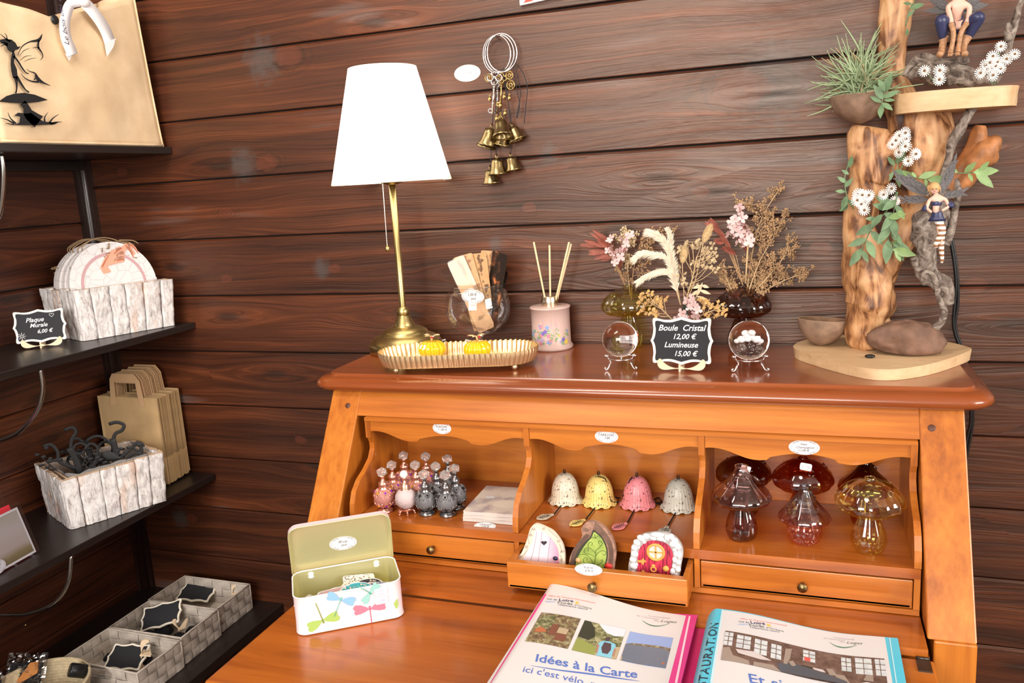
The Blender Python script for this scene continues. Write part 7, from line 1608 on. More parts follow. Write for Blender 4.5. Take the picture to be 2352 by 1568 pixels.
for nm, pts in (('black chain hanging behind the yellow bell', [(1372, 1094), (1390, 1100), (1398, 1125), (1404, 1150), (1420, 1152), (1408, 1142), (1424, 1144)]), ('black chain heap between the pink and the pale grey bells', [(1502, 1148), (1512, 1143), (1520, 1152), (1505, 1155), (1520, 1158), (1500, 1150)]), ('black chain curving behind the pink bell', [(1452, 1096), (1445, 1105), (1438, 1120), (1430, 1140)])):
    mb = MB(); sp = spline([at(a, c_, z=SZ + (.050 if i < 2 and 'heap' not in nm else .02 if i < 4 and 'heap' not in nm else .0016)) if i else at(a, c_, y=-.262) for i, (a, c_) in enumerate(pts)] if 'heap' not in nm else [at(a, c_, z=SZ + .0018) for a, c_ in pts], 6)
    for k in range(len(sp) - 1):
        c_, d_ = (sp[k] + sp[k + 1]) / 2, (sp[k + 1] - sp[k]).normalized(); s_ = d_.cross(V((0, 0, 1))).normalized() if k % 2 else V((0, 0, 1))
        mb.tube([c_ + d_ * .0021 * cos(q_) + s_ * .0012 * sin(q_) for q_ in [i * pi / 4 for i in range(8)]], .0005, 5, closed=True)
    tag(mb.build('chain', m_chain), nm, 'chain', 'loose black chains of the bells')

# ---------------------------------------------------------------- fairy doors in the open drawer
YD = -.428; ZD = .7500
def door(lab, outline, extra, mats_main, th=.006):
    P_ = [at(px, py, y=YD) for px, py in outline]; cx = sum(p.x for p in P_) / len(P_); t = thing('miniature_door_ornament', lab, 'door ornament', (cx, YD, ZD), 0, 'miniature fairy doors in the open drawer'); O_ = V((cx, YD, ZD))
    def F(px, py, d_=0): p = at(px, py, y=YD - d_); return p - O_
    pts = [(F(a, c_).x, F(a, c_).z) for a, c_ in outline]
    MB().prism(pts, th).build('door_surround', mats_main, t); extra(t, F); return t
def Z3(x, y): return (1160 + x / 5.345, 1180 + y / 5.345)
def zo(l): return [Z3(*q_) for q_ in l]
def flat(F, pts, d_, nm, mat, t, th=0): 
    mb = MB(); Q_ = [F(*Z3(*q_), d_) for q_ in pts]; mb.prism([(q_.x, q_.z) for q_ in Q_], th, 0, T(0, -d_, 0)); return mb.build(nm, mat, t)
def line(F, mb, pts, w_, d_=.0009, cl=False): mb.tube([F(*Z3(*q_), d_) for q_ in (spl2(pts, 4) if not cl else pts)], w_, 4, closed=cl)
m_dpink, nt, b = newmat('pink_door_paint'); N, L = nt.nodes, nt.links; tc = N.new('ShaderNodeTexCoord'); sx = N.new('ShaderNodeSeparateXYZ'); L.new(tc.outputs['Object'], sx.inputs[0]); r = ramp(nt, [(0, (.86, .74, .80)), (.55, (.84, .68, .76)), (.9, (.80, .35, .50))], math_(nt, 'ADD', math_(nt, 'MULTIPLY', sx.outputs[0], 20), .35)); L.new(r.outputs[0], b.inputs['Base Color'])
m_cream2 = P('cream_door_frame', (.80, .70, .56), .6); m_line = P('umber_line', (.20, .12, .09), .7)
def ex_pink(t, F):
    flat(F, spl2([(190, 620), (260, 480), (330, 350), (355, 250), (375, 195), (430, 200), (520, 250), (600, 340), (650, 440), (665, 620)], 4), .0006, 'door_panel', m_dpink, t)
    mb = MB()
    for pts in ([(310, 590), (360, 400), (390, 215)], [(405, 600), (430, 400), (455, 215)], [(520, 600), (545, 400), (560, 290)]): line(F, mb, pts, .00018, .0008)
    for c_, r_2, a0 in (((350, 180), 22, 0), ((480, 180), 20, 2), ((265, 400), 22, 1), ((190, 525), 22, 3), ((655, 330), 22, 0), ((710, 460), 20, 2), ((320, 260), 18, 2), ((690, 560), 16, 1)):
        line(F, mb, [(c_[0] + r_2 * (1 - k / 14) * cos(a0 + k * .8), c_[1] + r_2 * (1 - k / 14) * sin(a0 + k * .8)) for k in range(11)], .00022)
    for pts in ([(300, 370), (280, 300), (310, 230), (330, 180)], [(170, 540), (230, 500), (270, 440)], [(530, 190), (600, 250), (650, 300)], [(670, 370), (690, 440), (680, 480)], [(690, 600), (700, 550), (670, 500)]): line(F, mb, pts, .00022)
    mb.build('scroll_lines', m_line, t)
    hs = [(478 + 36 * (16 * sin(a) ** 3) / 16, 355 - 32 * (13 * cos(a) - 5 * cos(2 * a) - 2 * cos(3 * a) - cos(4 * a)) / 16) for a in [2 * pi * i / 24 for i in range(24)]]
    flat(F, hs, .0010, 'heart_window', P('dark_heart', (.035, .03, .04), .5), t)
    mb = MB(); mb.sph(F(*Z3(618, 545), .002), .0042, 16, sc=(1, .6, .8)); mb.build('door_knob', P('navy_knob', (.02, .02, .05), .3), t)
door('pink miniature door with a dark heart in a cream frame, left in the open drawer', zo(spl2([(70, 720), (130, 560), (200, 480), (260, 340), (290, 240), (310, 180), (350, 135), (400, 130), (500, 170), (600, 230), (690, 350), (725, 450), (735, 560), (730, 720)], 4)), ex_pink, m_cream2)
m_brk = P('carved_brown_wood', (.36, .20, .14), .6, var=.45, vs=120, bump=.6, bs=260)
m_dgreen, nt, b = newmat('green_door_paint'); N, L = nt.nodes, nt.links; tc = N.new('ShaderNodeTexCoord'); n = N.new('ShaderNodeTexNoise'); n.inputs['Scale'].default_value = 55; L.new(tc.outputs['Object'], n.inputs[0]); r = ramp(nt, [(.3, (.16, .26, .05)), (.5, (.36, .48, .10)), (.7, (.46, .58, .14))], n.outputs[0]); L.new(r.outputs[0], b.inputs['Base Color'])
def ex_green(t, F):
    flat(F, spl2([(835, 700), (850, 560), (900, 440), (980, 340), (1050, 270), (1078, 195), (1120, 215), (1200, 290), (1250, 400), (1262, 500), (1245, 600), (1210, 720)], 4), .0005, 'door_recess', P('dark_recess', (.05, .05, .03), .8), t)
    flat(F, spl2([(860, 700), (875, 580), (930, 460), (1000, 360), (1060, 290), (1090, 225), (1130, 245), (1190, 310), (1235, 410), (1245, 500), (1230, 600), (1195, 720)], 4), .0009, 'door_panel', m_dgreen, t)
    mb = MB(); line(F, mb, [(1090, 640), (1110, 540), (1112, 450)], .00035, .0013)
    for pts in ([(1112, 480), (1070, 440), (1020, 400), (1040, 345), (1075, 360), (1060, 385)], [(1115, 450), (1160, 410), (1195, 360), (1170, 330), (1145, 345), (1160, 370)], [(1105, 530), (1060, 500), (980, 480), (985, 420), (1025, 420), (1015, 450)], [(1110, 520), (1150, 470), (1200, 450), (1240, 470), (1225, 505), (1200, 490)], [(1090, 640), (1060, 560), (990, 500), (900, 500)], [(1085, 635), (1020, 620), (965, 590), (975, 535), (1010, 540), (1000, 565)], [(1095, 640), (1150, 620), (1200, 580), (1190, 560), (1175, 575)], [(1110, 300), (1080, 285), (1060, 300)], [(1110, 300), (1140, 270)], [(1110, 300), (1100, 250)]): line(F, mb, pts, .0003, .0013)
    mb.build('vine_lines', P('dark_vine', (.05, .10, .02), .6), t)
    MB().sph(F(*Z3(898, 568), .002), .0042, 16, sc=(1, .7, 1)).build('door_knob', P('wooden_knob', (.66, .38, .15), .5), t)
    MB().sph(F(*Z3(1270, 640), .002), .006, 16, sc=(1, .5, .8)).build('red_toadstool', P('toadstool_red', (.65, .04, .03), .4), t)
    gr = MB()
    for k in range(9): o_ = k * 6; line(F, gr, [(840 - o_ * .9, 640), (850 - o_ * .6, 540 - o_), (905 - o_ * .6, 430 - o_), (980 - o_ * .5, 330 - o_ * .9), (1040 - o_ * .8, 260 - o_ * .4)], .00028, .0004); line(F, gr, [(1080 + k * 3, 180 - k * 10), (1180 + o_ * .7, 250 - o_), (1262 + o_, 380 - o_ * .5), (1280 + o_, 520), (1262 + o_, 640)], .00028, .0004)
    line(F, gr, [(1000 + 26 * cos(k * .7) * (1 - k / 16), 190 + 26 * sin(k * .7) * (1 - k / 16)) for k in range(13)], .0005, .0006)
    gr.build('carved_grain', m_line, t)
door('teardrop miniature door, green with vines in a curled brown wooden frame, middle of the drawer', zo(spl2([(775, 760), (785, 600), (815, 480), (880, 370), (940, 290), (945, 240), (935, 190), (960, 140), (1010, 100), (1080, 92), (1150, 120), (1240, 190), (1310, 290), (1350, 400), (1360, 500), (1345, 620), (1325, 760)], 4)), ex_green, m_brk, .007)
m_redwood, nt, b = newmat('red_plank_door'); N, L = nt.nodes, nt.links; tc = N.new('ShaderNodeTexCoord'); mp = N.new('ShaderNodeMapping'); mp.inputs['Scale'].default_value = (500, 1, 60); L.new(tc.outputs['Object'], mp.inputs[0]); n = N.new('ShaderNodeTexNoise'); n.inputs['Scale'].default_value = 1; L.new(mp.outputs[0], n.inputs[0]); r = ramp(nt, [(.35, (.20, .01, .03)), (.55, (.62, .04, .09)), (.8, (.72, .08, .14))], n.outputs[0]); L.new(r.outputs[0], b.inputs['Base Color']); b.inputs['Roughness'].default_value = .4
def ex_red(t, F):
    flat(F, spl2([(1615, 780), (1625, 560), (1650, 430), (1720, 350), (1800, 325), (1900, 335), (1990, 370), (2050, 450), (2060, 560), (2020, 800)], 4), .0006, 'door_panel', m_redwood, t)
    sm_ = MB(); rnd = random.Random(12)
    def stone(cx, cy, rx, ry, an): 
        p = F(*Z3(cx, cy), .0006); k = .000115; sm_.sph((0, 0, 0), 1, 14, mat=M.Translation(p) @ T(ry=an) @ M.Diagonal((rx * k, .0028, ry * k, 1)))
    for a in ((1570, 740, 45, 55, .1), (1580, 640, 50, 50, 0), (1570, 560, 45, 40, 0), (1590, 490, 50, 45, .2), (1590, 415, 45, 40, .4), (1620, 350, 50, 40, .5), (1670, 295, 55, 40, .4), (1735, 275, 45, 40, .3), (1710, 345, 25, 20, 0), (1770, 275, 18, 18, 0), (1870, 255, 90, 35, 0), (1820, 300, 45, 25, .1), (1910, 305, 50, 28, -.1), (1990, 290, 35, 40, -.2), (2040, 280, 40, 40, -.3), (2085, 330, 45, 40, -.5), (2060, 370, 45, 40, -.6), (2120, 400, 40, 45, -.5), (2080, 440, 25, 25, 0), (2095, 490, 30, 40, 0), (2140, 500, 30, 60, 0), (2080, 560, 28, 40, 0), (2130, 590, 35, 40, 0), (2075, 640, 28, 30, 0), (2125, 680, 35, 45, 0), (2060, 710, 35, 50, 0), (2110, 760, 35, 45, 0), (2100, 545, 15, 15, 0), (1640, 410, 18, 18, 0), (1960, 330, 20, 16, 0), (1620, 620, 15, 25, 0)): stone(*a)
    sm_.build('stone_arch', P('pale_stone', (.78, .77, .76), .6, var=.1, vs=300), t)
    m_g = P('golden_paint', (.74, .36, .08), .4); F0 = F(*Z3(1850, 470), .0014)
    MB().tube([F0 + V((.0118 * cos(q_), 0, .0118 * sin(q_))) for q_ in [i * pi / 16 for i in range(32)]], .0019, 10, closed=True).build('window_ring', m_g, t)
    MB().prism([(F0.x + .0108 * cos(q_), F0.z + .0108 * sin(q_)) for q_ in [i * pi / 16 for i in range(32)]], 0, 0, T(0, -.0010, 0)).build('window_pane', P('window_white', (.72, .66, .60), .3), t)
    MB().box(F0, (.002, .0014, .021)).build('window_bar', m_g, t); MB().box(F0, (.021, .0014, .002)).build('window_bar', m_g, t)
    MB().sph(F(*Z3(1975, 670), .003), .0046, 16, sc=(1, .7, 1)).build('door_knob', m_g, t)
    k0 = F(*Z3(1822, 680), .002); mb = MB(); mb.tube([k0 + V((.0036 * cos(q_), 0, .0036 * sin(q_))) for q_ in [i * pi / 8 for i in range(16)]], .0011, 8, closed=True); mb.sph(k0 + V((0, 0, .0055)), .003, 12, sc=(1, .5, .8)); mb.build('door_knocker', m_g, t)
    for cy in (578, 720): flat(F, [(1625, cy - 12), (1670, cy - 10), (1700, cy - 38), (1712, cy - 10), (1742, cy + 5), (1708, cy + 18), (1695, cy + 52), (1670, cy + 18), (1625, cy + 14)], .0012, 'hinge', m_g, t, .0004)
    mb = MB()
    for x_ in (1715, 1770, 1940, 1990): line(F, mb, [(x_, 350 + abs(x_ - 1850) * .2), (x_ - 3, 560), (x_ - 10, 780)], .0003, .0008)
    mb.build('plank_gaps', P('dark_red_gap', (.08, .005, .01), .8), t)
door('miniature red plank door with round window in a white stone arch, right in the drawer', zo(spl2([(1520, 820), (1515, 640), (1540, 520), (1555, 400), (1600, 330), (1680, 260), (1800, 235), (1900, 228), (2000, 240), (2100, 300), (2170, 400), (2185, 500), (2160, 640), (2140, 820)], 4)), ex_red, P('grey_mortar', (.45, .43, .42), .7))

# ---------------------------------------------------------------- mushroom vases in the right pigeonhole
GV = 'mushroom vases in the right pigeonhole'
def vz(lab, px, top, bot, kind, mt, rz=0, yoff=.020, dims=3):
    p = at(px, bot, z=SZ); x, y = p.x, p.y + yoff; H = {0: .108, 1: .109, 2: .1}[kind]; s = (zpx(x, y, top) - SZ) / H
    return mushroom_vase(lab, x, y, SZ, kind, mt, s, GV, dims, rz)
va = vz('smoky mauve glass mushroom vase with pointed cap, front left in the right pigeonhole', 1701, 1070, 1247, 1, g_mauve)
vb_ = vz('smoke blue and rose glass mushroom vase, front middle in the right pigeonhole', 1847, 1117, 1261, 2, g_bluepink, yoff=.026)
vc = vz('pale yellow glass mushroom vase, front right in the right pigeonhole', 1997, 1097, 1278, 0, g_yellow)
k = 1 / FPX
def rear(lab, px, pyc, y, kind, mt, sw=1.0):
    x = at(px, pyc, y=y).x; return mushroom_vase(lab, x, y, SZ, kind, mt, sw, GV, 3, 1.0)
vd = rear('dark brown glass mushroom vase at the rear left of the right pigeonhole', 1708, 1070, -.262, 0, g_brown, .93)
ve = rear('red-brown glass mushroom vase with price tag, rear middle of the right pigeonhole', 1844, 1080, -.275, 0, g_redbr, .97)
vf_ = rear('dark green and red glass mushroom vase behind the pale yellow one', 1988, 1110, -.262, 1, g_dkgreen, .93)
q = at(1851, 1072, y=-.318); mb = MB(); mb.prism(rrect(.0165, .0105, .0025, 3), .0004, 0); tgo = mb.build('price_tag', m_white, ve); tgo.matrix_basis = M.Diagonal((1 / .97,) * 3 + (1,)) @ T(rz=-1.0) @ M.Translation(V((q.x, q.y, q.z)) - V(ve.location)) @ T(rz=.0, rx=-.35, ry=.15)
tb = MB(); text(tb, '11,00', .0052, T(0, -.0005, -.0018), 0, .2); tb.build('handwriting', m_inkg, tgo)
q = at(1713, 1076, y=-.325); o = MB().prism(rrect(.014, .009, .001, 2), .0004, 0).build('price_tag', m_white, va); o.matrix_basis = M.Diagonal((1 / va.scale[0],) * 3 + (1,)) @ M.Translation(V(q) - V(va.location)) @ T(rx=-.6, ry=.3)

# ---------------------------------------------------------------- tin box on the lid
TC = (-.6472, -.5519); TA = .6096; TL, TW, TH = .1567, .0908, .0574
tin = thing('tin_box', 'open pink tin box with dragonfly print and gold inside, standing on the fold-down lid', 'tin', (*TC, ZL + .0004), TA)
m_tin = P('pink_enamelled_tin', (.82, .66, .68), .25, coat=.3); m_gold3 = P('gold_lacquered_inside', (.80, .76, .44), .34, .7); m_tinw = P('white_tin_edge', (.85, .82, .82), .3)
def rring(w, h, r, z, n=6): return [(a, b2, z) for a, b2 in rrect(w, h, r, n)]
def loft(mb, rings, mi=0, flip=False):
    n = len(rings[0]); v = [p for r_2 in rings for p in r_2]; f = [(k * n + i, k * n + (i + 1) % n, (k + 1) * n + (i + 1) % n, (k + 1) * n + i) for k in range(len(rings) - 1) for i in range(n)]
    if flip: f = [x[::-1] for x in f]
    mb.add(v, f, mi, True)
CR_ = .016
mb = MB(); loft(mb, [rring(TL - .004, TW - .004, CR_, .0003), rring(TL, TW, CR_, .0006), rring(TL, TW, CR_, .0022), rring(TL - .0018, TW - .0018, CR_, .003), rring(TL - .0018, TW - .0018, CR_, TH)]); mb.add(rring(TL - .004, TW - .004, CR_, .0003), [list(range(28))[::-1]]); mb.build('tin_body', m_tin, tin)
mb = MB(); loft(mb, [rring(TL - .0028, TW - .0028, CR_, .002), rring(TL - .0028, TW - .0028, CR_, TH)], flip=True); mb.add(rring(TL - .0028, TW - .0028, CR_, .002), [list(range(28))]); mb.build('gold_inside', m_gold3, tin)
mb = MB(); rr_ = rring(TL - .0020, TW - .0020, CR_, TH); mb.tube([V(p) for p in rr_], .0011, 6, closed=True); mb.build('rolled_rim', m_tinw, tin)
lid_m = T(0, TW / 2 + .0115, TH - .014, rx=rad(6))
mb = MB(); lw_, lh_, ld = TL - .002, .090, .011
def lr(w, h, r_2, d_): return [lid_m @ V((a, -d_, b2 + lh_ / 2)) for a, b2 in rrect(w, h, r_2, 6)]
lidb = MB(); loft(lidb, [lr(lw_, lh_, .015, ld), lr(lw_, lh_, .015, 0)]); lidb.build('lid_outside', m_tin, tin)
gi = MB(); loft(gi, [lr(lw_ - .0016, lh_ - .0016, .0145, ld), lr(lw_ - .0022, lh_ - .0022, .0145, .0045), lr(lw_ - .009, lh_ - .009, .012, .003), lr(lw_ - .012, lh_ - .012, .011, .0022)], flip=True); rb2 = lr(lw_ - .012, lh_ - .012, .011, .0022); gi.add(rb2, [list(range(28))]); gi.build('lid_inside', m_gold3, tin)
e_ = MB(); e_.tube(lr(lw_ - .0008, lh_ - .0008, .015, ld), .0009, 6, closed=True); e_.build('lid_rim', m_gold3, tin)
sticker(['30 cts', 'pce'], .042, .023, lid_m @ T(.003, -.0028, .047, ry=rad(3)), tin, .0058, shear=.2)
for sx in (-1, 1):
    h_ = MB(); 
    for k in range(2): h_.box((sx * .050, TW / 2 - .0025, TH - .006 - k * .0045), (.009, .0012, .0022), bev=.0004)
    h_.box((sx * .050, TW / 2 - .002, TH - .008), (.006, .0008, .01)); h_.build('hinge', m_tinw, tin)
for i, (x, z, tx) in enumerate(((.046, .046, 'ENV. 0,50'), (.046, .033, '2,80'))):
    s_ = MB().prism(rrect(.0195, .0115, .003, 4), .0003, 0, T(x, -TW / 2 - .0006, z)).build('price_tag', m_white, tin); tb = MB()
    if i: text(tb, tx, .0075, T(x, -TW / 2 - .0011, z - .0025), 0, .1)
    else: text(tb, 'ENV.', .0045, T(x, -TW / 2 - .0011, z + .001), 0, .1); text(tb, '0,50', .0045, T(x, -TW / 2 - .0011, z - .0042), 0, .1)
    tb.build('handwriting', P('pale_violet_ink', (.55, .5, .72), .6), s_)
def dragonfly(cx, cz, s, a, cols):
    m = T(cx, -TW / 2 - .0000, cz, ry=-a) @ M.Diagonal((s, 1, s, 1)); wg, bd = MB(), MB()
    for sg in (-1, 1):
        for a0, L_ in ((.25, .017), (-.12, .016)):
            c_, s_ = cos(a0), sin(a0); o_ = [(0, 0), (.25, .12), (.6, .22), (.9, .2), (1, .02), (.92, -.12), (.6, -.14), (.25, -.08)]
            wg.prism([(sg * (x * L_ * c_ - y * L_ * s_), x * L_ * s_ + y * L_ * c_) for x, y in o_], 0, 0, m @ T(0, -.0002 - (.0001 if a0 > 0 else 0), 0))
    bd.tube([m @ V((0, -.0003, .002)), m @ V((0, -.0003, -.020 * (1 if s > 0 else 1)))], .0006, 5); bd.sph(m @ V((0, -.0003, .0025)), .0016, 10, sc=(1, .3, 1)); bd.sph(m @ V((0, -.0003, 0)), .0014, 8, sc=(1, .3, 1.4))
    o = wg.build('printed_dragonfly', cols[0], tin); bd.build('printed_body', cols[1], o)
DG = [(P('lime_wing', (.36, .52, .13), .4), P('lime_body', (.22, .36, .05), .4)), (P('blue_wing', (.25, .48, .72), .4), P('teal_body', (.15, .52, .45), .4)), (P('rose_wing', (.76, .20, .28), .4), P('rose_body', (.75, .12, .22), .4)), (P('teal_wing', (.30, .58, .54), .4), P('teal_body2', (.1, .5, .4), .4))]
dragonfly(-.040, .019, 1.45, pi + .25, DG[0]); dragonfly(-.012, .045, 1.3, -.55 + .1, DG[1]); dragonfly(.028, .0225, 1.45, .02, DG[2]); dragonfly(.030, .048, 1.1, -2.3, DG[3])
# a green wing wrapping the right corner and small fragments
mb = MB(); mb.prism([(.063, .024), (.0695, .031), (.0695, .020), (.0665, .014), (.0645, .018)], 0, 0, T(0, -TW / 2 + .0002, 0)); mb.build('printed_wing', DG[0][0], tin)
# stickers inside the tin
rt = random.Random(17); pal = [(.05, .35, .40), (.70, .60, .42), (.04, .04, .05), (.55, .42, .25), (.30, .45, .35), (.78, .74, .66), (.35, .12, .10), (.12, .16, .30)]
shp = [lambda: rrect(.045, .022, .004, 3), lambda: oval(.044, .026, 20), lambda: rrect(.03, .024, .008, 3), lambda: [(.018 * (1 + .25 * cos(5 * a)) * cos(a), .012 * (1 + .25 * cos(5 * a)) * sin(a)) for a in [i * pi / 20 for i in range(40)]]]
descs = ['teal', 'cream', 'black', 'tan', 'sage', 'white', 'maroon', 'navy']
def smat(c1, c2, nm):
    m, nt, b = newmat(nm); N, L = nt.nodes, nt.links; tc = N.new('ShaderNodeTexCoord'); v_ = N.new('ShaderNodeTexVoronoi'); v_.inputs['Scale'].default_value = 260; L.new(tc.outputs['Object'], v_.inputs[0]); r = ramp(nt, [(0, c2), (.35, c2), (.42, c1), (1, c1)], v_.outputs['Distance']); L.new(r.outputs[0], b.inputs['Base Color']); b.inputs['Roughness'].default_value = .3; return m
ca, sa = cos(TA), sin(TA)
for k, (lx, ly, kind, ci, rz_, desc) in enumerate(((-.052, -.012, 0, 0, .3, 'teal patterned sticker at the left end inside the tin box'), (-.058, .004, 3, 1, 1.2, 'cream scalloped sticker at the far left inside the tin box'), (-.035, -.022, 2, 2, .8, 'black patterned sticker standing at the front left inside the tin box'), (-.030, .008, 0, 5, .5, 'white bordered sticker fanned at the left inside the tin box'),
        (-.012, -.008, 0, 3, .15, 'tan framed sticker lying in the middle of the tin box'), (-.004, .006, 3, 1, .1, 'cream scalloped sticker lying under the black mandala one'), (.028, .002, 1, 2, .1, 'black oval mandala sticker on top of the pile in the tin box'), (.052, -.008, 0, 7, -.5, 'dark navy sticker at the right end inside the tin box'), (.060, -.018, 2, 4, .3, 'sage green sticker at the right corner inside the tin box'), (.020, .022, 0, 5, .05, 'white sticker standing against the back wall of the tin box'), (-.02, -.018, 0, 6, -.2, 'maroon sticker near the front wall of the tin box'), (.012, -.022, 1, 0, .2, 'teal oval sticker near the front wall of the tin box'))):
    z = ZL + .020 + .0016 * k + (.004 if abs(lx) < .03 else 0); o = shp[kind](); t = thing('die_cut_sticker', desc, 'sticker', (TC[0] + lx * ca - ly * sa, TC[1] + lx * sa + ly * ca, z), 0, 'die-cut stickers in the tin', rot=(rad(-62 + rt.uniform(-12, 12)), rt.uniform(-.15, .15), TA + rz_ * .3))
    sc_ = 1.15 if kind == 1 else 1
    mb = MB(); mb.prism([(a * 1.06 * sc_, b2 * 1.08 * sc_) for a, b2 in o], .0003); mb.build('sticker_border', m_white, t)
    mb = MB(); mb.prism([(a * sc_, b2 * sc_) for a, b2 in o], 0, 0, T(0, -.0002, 0)); mb.build('sticker_picture', smat(pal[ci], (.75, .6, .45) if ci in (0, 2, 7) else (.25, .2, .15) if ci != 2 else (.1, .5, .6), 'sticker_print_%d' % k), t)

# ---------------------------------------------------------------- presentation binders
def binder(lab, x0, x1, yt, yb, col, z0, bump_l, spine, nm, rot):
    t = thing('presentation_binder', lab, 'binder', (x0, yt, z0), 0); w = x1 - x0
    def H(x): u_2 = min(max(x / w, 0), 1); return .004 + bump_l * (sin(pi * min(u_2 / spine, 1) / 2) ** .7 * (.5 + .5 * cos(pi * min(max((u_2 - .06) / .72, 0), 1)))) + .0005
    def S(u_2, v, lift=0): x = u_2 * w; return V((x, rot * x + (yb - yt) * v, H(x) * (1 if u_2 > .0 else 0) + lift))
    cm = MB(); cm.grid(lambda a, c_: S(a ** 1.6, c_), 70, 12); cm.grid(lambda a, c_: V((a * w, rot * a * w + (yb - yt) * c_, .0004)), 8, 4)
    cm.grid(lambda a, c_: V((S(a ** 1.6, 0).x, S(a ** 1.6, 0).y, S(a ** 1.6, 0).z * c_)), 70, 2)
    cm.grid(lambda a, c_: V((w, S(1, a).y, S(1, a).z * c_)), 12, 2)
    cm.build('cover', P(nm, col, .32, coat=.2), t); return t, H, S
def onb(t, H, px, py, lift=.0):
    """picture point on the curved cover -> local coordinates"""
    o_ = V(t.location); z = o_.z + .012
    for _ in range(40): p = at(px, py, z=z + lift); z = z * .65 + (o_.z + H(p.x - o_.x)) * .35
    p = at(px, py, z=z + lift); return p - o_
def quadp(mb, t, H, c, lift, n=10, mi=0, sub=None):
    """quad given by four picture corners (tl,tr,br,bl) laid on the cover; sub = inner rectangle in unit coordinates"""
    C_ = [onb(t, H, *q_) for q_ in c]; u0, v0, u1, v1_ = sub or (0, 0, 1, 1)
    def fn(a, b2):
        a, b2 = lerp(u0, u1, a), lerp(v0, v1_, b2); p = C_[0].lerp(C_[1], a).lerp(C_[3].lerp(C_[2], a), b2); p.z = H(p.x) + lift; return p
    mb.grid(fn, n, n, mi, smooth=True)
def polyq(mb, t, H, c, pts, lift, mi=0):
    C_ = [onb(t, H, *q_) for q_ in c]; o = []
    for a, b2 in pts: p = C_[0].lerp(C_[1], a).lerp(C_[3].lerp(C_[2], a), b2); p.z = H(p.x) + lift; o.append(p)
    mb.add(o, [list(range(len(o)))], mi, False)
def textb(mb, t, H, txt, p0, p1, k=1.0, lift=.0006, shear=0, bold=0.0, vs=None, mi=0):
    a, b2 = onb(t, H, *p0), onb(t, H, *p1); d_ = V((b2.x - a.x, b2.y - a.y, 0)); tmp = MB(); text(tmp, txt, 1, M(), 0, shear, 'LEFT', bold=bold)
    w_ = max(v.x for v in tmp.v); s_ = d_.length / w_; d_.normalize(); n_ = V((-d_.y, d_.x, 0))
    vs_ = []
    for v in tmp.v: q_ = a + d_ * v.x * s_ + n_ * v.z * s_ * k; q_.z = H(q_.x) + lift; vs_.append(q_)
    mb.add(vs_, tmp.f, mi, False)
YB_ = ZL
pinkc = (.80, .055, .30)
tb0, H0, S0 = binder('second pink binder lying underneath, only its right edge showing', -.352, -.1272, -.492, -.752, (.68, .02, .16), ZL + .0004, .0, .02, 'deep_pink_cover', .03)
tp_, Hp, Sp = binder('pink presentation binder with three photographs, titled Idées à la Carte', -.3605, -.1402, -.4943, -.752, pinkc, ZF + .0006, .0185, .03, 'pink_cover', .108)
tc_, Hc, Sc = binder('cyan presentation binder with a restaurant photograph', -.1262, .1134, -.4868, -.752, (.10, .58, .76), ZF + .0006, .0215, .06, 'cyan_cover', .069)
m_page = P('glossy_white_page', (.74, .72, .72), .25); m_blue = P('title_blue', (.10, .19, .55), .5); m_coral = P('coral_lettering', (.85, .22, .16), .5); m_greyl = P('grey_green_lettering', (.16, .19, .16), .5); m_pale = P('pale_lettering', (.50, .44, .46), .5); m_seam = P('clear_seam', (.95, .70, .84), .3)
def z5(x, y): return (1100 + x / 4.3556, 1340 + y / 4.3556)
pg = MB(); quadp(pg, tp_, Hp, [z5(655, 103), z5(2072, 322), z5(1790, 1400), z5(-180, 1400)], .0003, 40); pg.build('page', m_page, tp_)
def logo(t, H, f, g_):
    mb = MB(); textb(mb, t, H, 'Office de Tourisme Intercommunal', f(685, 130), f(1165, 203), 1.1, shear=.3); mb.build('coral_lettering', m_coral, t)
    mb = MB(); textb(mb, t, H, 'Val de', f(675, 162), f(782, 172), 1); textb(mb, t, H, 'Loire', f(797, 176), f(945, 190), 1, bold=.02); textb(mb, t, H, "l'expérience nature", f(790, 218), f(1085, 268), 1, shear=.2); mb.build('navy_lettering', P('navy_lettering', (.06, .06, .14), .5), t)
    mb = MB(); textb(mb, t, H, 'Forêt', f(782, 203), f(938, 220), 1, bold=.01); textb(mb, t, H, "d'Orléans", f(950, 222), f(1128, 262), 1); mb.build('green_lettering', m_greyl, t)
    mb = MB(); polyq(mb, t, H, [f(665, 175), f(775, 180), f(770, 192), f(660, 190)], [(0, .2), (.4, 0), (1, .1), (.9, .8), (.4, 1), (0, .8)], .0006); mb.build('logo_wave', P('pale_blue_wave', (.45, .55, .72), .5), t)
    mb = MB(); textb(mb, t, H, '&', f(962, 200), f(1010, 205), .8, bold=.05); mb.build('yellow_ampersand', P('yellow_print', (.85, .58, .10), .5), t)
logo(tp_, Hp, z5, None)
mb = MB(); textb(mb, tp_, Hp, 'Communauté', z5(1690, 330), z5(1908, 355)); textb(mb, tp_, Hp, 'de Communes', z5(1575, 327), z5(1800, 365)); textb(mb, tp_, Hp, 'des', z5(1745, 375), z5(1800, 385)); mb.build('pale_lettering', m_pale, tp_)
mb = MB(); textb(mb, tp_, Hp, 'Loges', z5(1810, 385), z5(1980, 400), 1, shear=.4); mb.build('loges_lettering', m_greyl, tp_)
